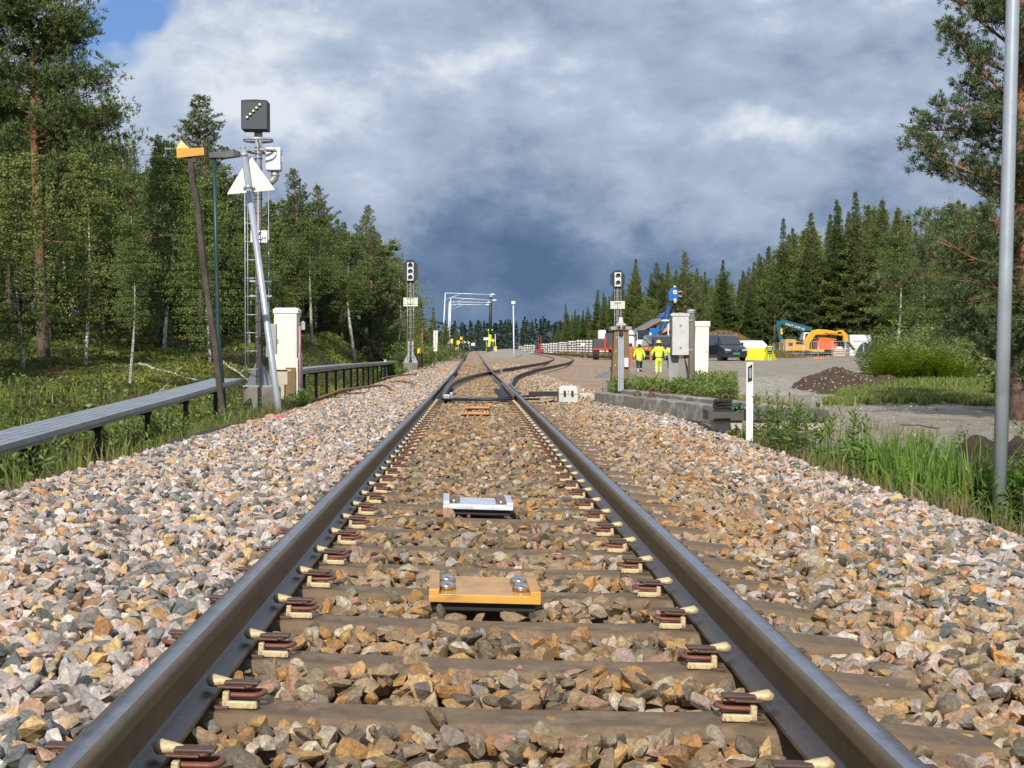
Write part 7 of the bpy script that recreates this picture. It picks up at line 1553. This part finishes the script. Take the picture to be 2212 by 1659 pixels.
# ---------------------------------------------------------------- people
M_hv = None
def hvmat(name, base, bands):
    """work cloth with reflective bands at given heights (metres above the feet)"""
    m = bpy.data.materials.new(name); m.use_nodes = True; t = NT(m.node_tree); b = t.n['Principled BSDF']; tc = t.new('ShaderNodeTexCoord').outputs['Object']; sp = t.new('ShaderNodeSeparateXYZ'); t.put(sp.inputs[0], tc); z = sp.outputs[2]
    n, _ = t.noise(tc, 9, 4, .6); c = t.vm('SCALE', t.mix(0.0, base, base), sc=t.mapr(n, .3, .7, .8, 1.12)); f = None
    for (h, w, col) in bands:
        k = t.m('LESS_THAN', t.m('ABSOLUTE', t.m('SUBTRACT', z, h)), w); c = t.mix(k, c, col)
    t.put(b.inputs['Base Color'], c); b.inputs['Roughness'].default_value = .8; bn = t.new('ShaderNodeBump'); bn.inputs['Distance'].default_value = .02; n2, _ = t.noise(tc, 14, 3); t.put(bn.inputs['Height'], n2); t.put(b.inputs['Normal'], bn.outputs[0]); return m
SIL = (.55, .57, .55); HVY = (.62, .80, .02); NAVY = (.022, .026, .040)
def skin(name, chains, m, parent, sub=1):
    """chains: lists of (point, radius); the first point of the first chain is the root; shared points are welded"""
    vs = []; rs = []; es = []; key = {}
    def vid(p, r):
        k = tuple(round(c, 4) for c in p)
        if k not in key: key[k] = len(vs); vs.append(p); rs.append(r)
        return key[k]
    for ch in chains:
        ids = [vid(p, r) for p, r in ch]; es += [(a, b) for a, b in zip(ids, ids[1:])]
    me = bpy.data.meshes.new(name); me.from_pydata(vs, es, []); o = bpy.data.objects.new(name, me); COL.objects.link(o); o.parent = parent
    mo = o.modifiers.new('skin', 'SKIN'); me.skin_vertices[0].data if me.skin_vertices else None
    for i, r in enumerate(rs): me.skin_vertices[0].data[i].radius = (r if isinstance(r, tuple) else (r, r))
    me.skin_vertices[0].data[0].use_root = True; mo.use_smooth_shade = True; me.materials.append(m)
    s = o.modifiers.new('sub', 'SUBSURF'); s.levels = sub; s.render_levels = sub
    dg = bpy.context.evaluated_depsgraph_get(); m2 = bpy.data.meshes.new_from_object(o.evaluated_get(dg)); bpy.data.objects.remove(o)
    if not m2.materials: m2.materials.append(m)
    o = bpy.data.objects.new(name, m2); COL.objects.link(o); o.parent = parent; return o
M_skin = mat('skin', (.50, .30, .21), .6, 0, var=.06); M_hair = mat('dark_hair', (.05, .035, .025), .8, 0, var=.2); M_boot = mat('work_boot', (.03, .025, .02), .7); M_bootg = mat('greenish_boot', (.35, .40, .28), .7)
def person(loc, rz, H, label, jacket, trousers, stepL, stepR, armL, armR, long_=False, head='cap', hoodc=None, boots=None, bulk=1.0):
    """walking away (facing +y); step = forward offset of the foot, arm = (forward swing, outward)"""
    k = H / 1.80; r = empty('person', loc, rz, label, 'person'); V = lambda x, y, z: (x * k, y * k, z * k)
    hip = {s: V(s * .10, 0, .93) for s in (-1, 1)}; knee = {}; ank = {}
    for s, st in ((-1, stepL), (1, stepR)):
        knee[s] = V(s * .11, st * .55 + .06, .50 + .0); ank[s] = V(s * .11, st - (.10 if st < 0 else 0), .09 + (.10 if st < -.1 else 0))
    sh = {s: V(s * .19, 0, 1.47) for s in (-1, 1)}; el = {}; wr = {}
    for s, (fw, ow) in ((-1, armL), (1, armR)):
        el[s] = V(s * (.26 + ow), fw * .4 - .02, 1.19); wr[s] = V(s * (.27 + ow * .8), fw, .95 + abs(fw) * .25)
    pel = V(0, 0, .95); ch = V(0, .0, 1.30); nk = V(0, 0, 1.50); hb = V(0, .01, 1.58); hm = V(0, .015, 1.68); ht = V(0, .01, 1.755)
    chains = [[(pel, .11 * k), (V(0, 0, 1.1), .105 * k), (ch, .12 * k), (nk, .055 * k), (hb, .062 * k), (hm, .086 * k), (ht, .055 * k)]]
    for s in (-1, 1):
        chains.append([(pel, .11 * k), (hip[s], .085 * k), (knee[s], .055 * k), (ank[s], .038 * k), (V(ank[s][0] / k, ank[s][1] / k + .14, ank[s][2] / k - .045), .032 * k)])
        chains.append([(ch, .12 * k), (sh[s], .055 * k), (el[s], .042 * k), (wr[s], .028 * k)])
        w = Vector(wr[s]); dn = (w - Vector(el[s])).normalized(); pm = w + dn * .055 * k; chains.append([(wr[s], .028 * k), (tuple(pm), .026 * k)])
        for f, ln in ((-.024, .065), (-.008, .075), (.008, .072), (.024, .055)): a = pm + Vector((0, f * k, 0)) + dn * .022 * k; chains.append([(tuple(pm), .026 * k), (tuple(a), .010 * k), (tuple(a + dn * ln * .5 * k), .009 * k), (tuple(a + dn * ln * k + Vector((-s * .02 * k, 0, 0))), .008 * k)])
        a = w + dn * .02 * k + Vector((0, .034 * k, 0)); chains.append([(wr[s], .028 * k), (tuple(a), .011 * k), (tuple(a + dn * .04 * k + Vector((0, .015 * k, 0))), .009 * k)])
    bd = skin('body', chains, M_skin, r)
    # trousers and jacket follow the joints with a little more girth
    b_ = bulk
    tr = [[(V(0, 0, .97), (.165 * k * b_, .125 * k * b_))] + [(V(0, 0, .90), (.16 * k * b_, .12 * k * b_))]]
    for s in (-1, 1):
        m_ = tuple((Vector(hip[s]) + Vector(knee[s])) / 2); c_ = tuple((Vector(knee[s]) + Vector(ank[s])) / 2)
        tr.append([(V(0, 0, .90), (.16 * k * b_, .12 * k * b_)), (V(s * .105, 0, .82), .105 * k * b_), (m_, .092 * k * b_), (knee[s], .076 * k * b_), (c_, .072 * k * b_), (tuple(Vector(ank[s]) + Vector((0, 0, .03 * k))), .068 * k)])
    skin('trousers', tr, trousers, r)
    hem = .70 if long_ else .92
    jk = [[(V(0, 0, hem), (.20 * k * b_, .15 * k * b_)), (V(0, 0, 1.05), (.195 * k * b_, .15 * k * b_)), (V(0, 0, 1.28), (.205 * k * b_, .155 * k * b_)), (V(0, 0, 1.42), (.17 * k * b_, .12 * k * b_)), (V(0, 0, 1.51), .07 * k)]]
    for s in (-1, 1):
        jk.append([(V(0, 0, 1.42), (.17 * k * b_, .12 * k * b_)), (V(s * .18, 0, 1.44), .082 * k * b_), (el[s], .068 * k * b_), (tuple(Vector(el[s]).lerp(Vector(wr[s]), .85)), .058 * k)])
    skin('jacket', jk, jacket, r)
    for s in (-1, 1):
        a = Vector(ank[s]); b = MB(); b.loft([[(a.x - .05 * k, a.y - .07 * k, a.z - .085 * k), (a.x + .05 * k, a.y - .07 * k, a.z - .085 * k), (a.x + .045 * k, a.y - .06 * k, a.z + .12 * k), (a.x - .045 * k, a.y - .06 * k, a.z + .12 * k)], [(a.x - .055 * k, a.y + .04 * k, a.z - .085 * k), (a.x + .055 * k, a.y + .04 * k, a.z - .085 * k), (a.x + .045 * k, a.y + .04 * k, a.z + .10 * k), (a.x - .045 * k, a.y + .04 * k, a.z + .10 * k)], [(a.x - .045 * k, a.y + .20 * k, a.z - .085 * k), (a.x + .045 * k, a.y + .20 * k, a.z - .085 * k), (a.x + .035 * k, a.y + .19 * k, a.z - .03 * k), (a.x - .035 * k, a.y + .19 * k, a.z - .03 * k)]]); b.build('boot', boots or M_boot, r, bev=.012)
        b = MB(); b.tube([(s * .088 * k, .0, 1.66 * k), (s * .094 * k, -.01 * k, 1.69 * k), (s * .086 * k, .0, 1.71 * k)], .010 * k, 6); b.build('ear', M_skin, bd)
    b = MB(); b.tube([(0, .10 * k, 1.69 * k), (0, .118 * k, 1.665 * k)], .010 * k, 6); b.box((0, .098 * k, 1.635 * k), (.045 * k, .01, .008)); b.build('face', mat('face_detail', (.40, .20, .15), .6), bd)
    b = MB()
    for s in (-1, 1): b.lathe([(.0, -.008), (.009, 0), (0, .008)], (s * .032 * k, .093 * k, 1.695 * k), 8)
    b.build('eyes', M_txt, bd)
    b = MB(); b.lathe([(.092 * k, 1.60 * k), (.100 * k, 1.66 * k), (.101 * k, 1.72 * k), (.085 * k, 1.77 * k), (.045 * k, 1.795 * k), (0, 1.80 * k)], (0, -.012 * k, 0), 16); b.build('hair', M_hair, bd)
    if head == 'helmet':
        b = MB(); b.lathe([(.145 * k, 1.715 * k), (.142 * k, 1.725 * k), (.122 * k, 1.735 * k), (.120 * k, 1.79 * k), (.095 * k, 1.84 * k), (.045 * k, 1.868 * k), (0, 1.872 * k)], (0, -.005 * k, 0), 20); b.build('helmet', mat('yellow_helmet', (.72, .72, .03), .35, 0, var=.03), r)
    if head == 'cap':
        b = MB(); b.lathe([(.108 * k, 1.70 * k), (.110 * k, 1.75 * k), (.085 * k, 1.80 * k), (0, 1.825 * k)], (0, 0, 0), 16); b.box((0, .13 * k, 1.71 * k), (.12 * k, .10 * k, .012)); b.build('cap', mat('dark_cap', (.05, .04, .045), .8), r)
    if hoodc:
        b = MB(); b.lathe([(.0, 1.47 * k), (.13 * k, 1.48 * k), (.155 * k, 1.52 * k), (.12 * k, 1.565 * k), (.07 * k, 1.56 * k)], (0, -.035 * k, 0), 14); b.build('hood', hoodc, r)
    return r
J1 = hvmat('yellow_long_jacket', HVY, [(.84, .028, SIL), (1.12, .028, SIL)]); J2 = hvmat('yellow_work_jacket', (.72, .88, .02), [(1.05, .025, SIL), (1.15, .022, SIL), (1.40, .018, (.35, .38, .25))]); T2 = hvmat('yellow_work_trousers', (.60, .88, .03), [(.36, .02, SIL), (.50, .02, SIL)]); T1 = hvmat('navy_trousers', NAVY, [(.30, .03, (.40, .44, .40))])
J3 = hvmat('yellow_vest', (.70, .86, .10), [(1.02, .03, SIL)]); J4 = hvmat('navy_vest_jacket', NAVY, [(1.30, .035, (.60, .80, .05)), (1.05, .03, (.60, .80, .05)), (1.18, .025, SIL)]); T4 = hvmat('navy_yellow_trousers', (.50, .70, .05), [(.80, .05, NAVY), (.45, .03, SIL)])
def place_person(u, vf, vt, d, Hn, **k):
    x = xu(u, d); z = zv(vf, d); Hh = zv(vt, d) - z; return person((x, d, z), k.pop('rz', 0), Hh, **k)
place_person(1381, 809, 743.5, 80, 0, label='worker in a long yellow jacket and dark trousers walking away on the left', jacket=J1, trousers=T1, stepL=-.28, stepR=.22, armL=(.05, .05), armR=(.05, .05), long_=True, head='cap', hoodc=J1, boots=M_bootg, bulk=1.15)
place_person(1423, 811.5, 737, 77, 0, label='worker all in bright yellow with a yellow helmet walking away in the middle', jacket=J2, trousers=T2, stepL=-.10, stepR=.20, armL=(.12, .10), armR=(.10, .12), head='helmet', boots=M_bootg, bulk=1.15, rz=R(-4))
place_person(1449, 810, 740, 79, 0, label='worker in yellow vest and navy trousers half hidden behind the metal box', jacket=J3, trousers=T1, stepL=-.25, stepR=.25, armL=(.10, .05), armR=(.30, .14), head='cap', boots=M_bootg, bulk=1.05, rz=R(-8))
place_person(1663, 786.5, 737.5, 116 - 6, 0, label='worker in dark jacket with yellow bands standing at the tent', jacket=J4, trousers=T4, stepL=.02, stepR=.10, armL=(.10, .08), armR=(.10, .08), head='cap', rz=R(5), bulk=1.1)
print('OBJ', len(bpy.data.objects))

# ---------------------------------------------------------------- place labels for the many trees and bushes of the woods
def relabel():
    ZR = [(1000, 1330, 'above the concrete sleeper stacks'), (1330, 1450, 'behind the timber box and the blue crane'), (1450, 1530, 'behind the metal box and cream cabinet'), (1530, 1600, 'above the dark van'), (1600, 1690, 'above the white and yellow tent'), (1690, 1760, 'above the teal excavator arm'), (1760, 1830, 'above the orange red machine'), (1830, 1930, 'above the white container'), (1930, 2020, 'above the left ferns'), (2020, 2110, 'above the right ferns'), (2110, 2212, 'behind the steel pole')]
    ZL = [(0, 130, 'around the tall orange pine'), (130, 300, 'right of the tall orange pine'), (300, 420, 'left of the leaning wooden pole'), (420, 560, 'between leaning pole and mast'), (560, 680, 'behind the white cabinet'), (680, 870, 'near the left bank end'), (870, 1010, 'left of the slanting lamp masts')]
    iv = CM.transposed(); B = {}
    for o in bpy.data.objects:
        g = o.get('group', '')
        if o.parent or not (g.startswith(GL) or g.startswith(GR) or g.startswith(GB) or g.startswith('small distant')) or g in (GL, GR): continue
        p = iv @ (Vector(o.location) - Vector((0, 0, CAMH))); u = 1106 + F * p.x / -p.z; right = o.location.x > 0
        z = next((t for a, b, t in (ZR if right else ZL) if a <= u < b), None)
        kind = o['category'] if o['category'] != 'conifer' else 'small conifer'
        if z is None: o['label'] = f"{kind} of the {'right' if right else 'left'} wood standing just outside the picture"; o['group'] = f"{kind} trees outside the picture {'right' if right else 'left'}"; continue
        B.setdefault((kind, z), []).append((u, o))
    for (kind, z), l in B.items():
        l.sort(key=lambda t: t[0]); n = len(l)
        for i, (u, o) in enumerate(l):
            pl = 'only' if n == 1 else ('leftmost' if i == 0 else ('rightmost' if i == n - 1 else ORD[min(i, 43)]))
            suf = '' if pl in ('only', 'leftmost', 'rightmost') else ' from left'
            o['label'] = f"{pl} {kind} in the wood {z}{suf}"
relabel()
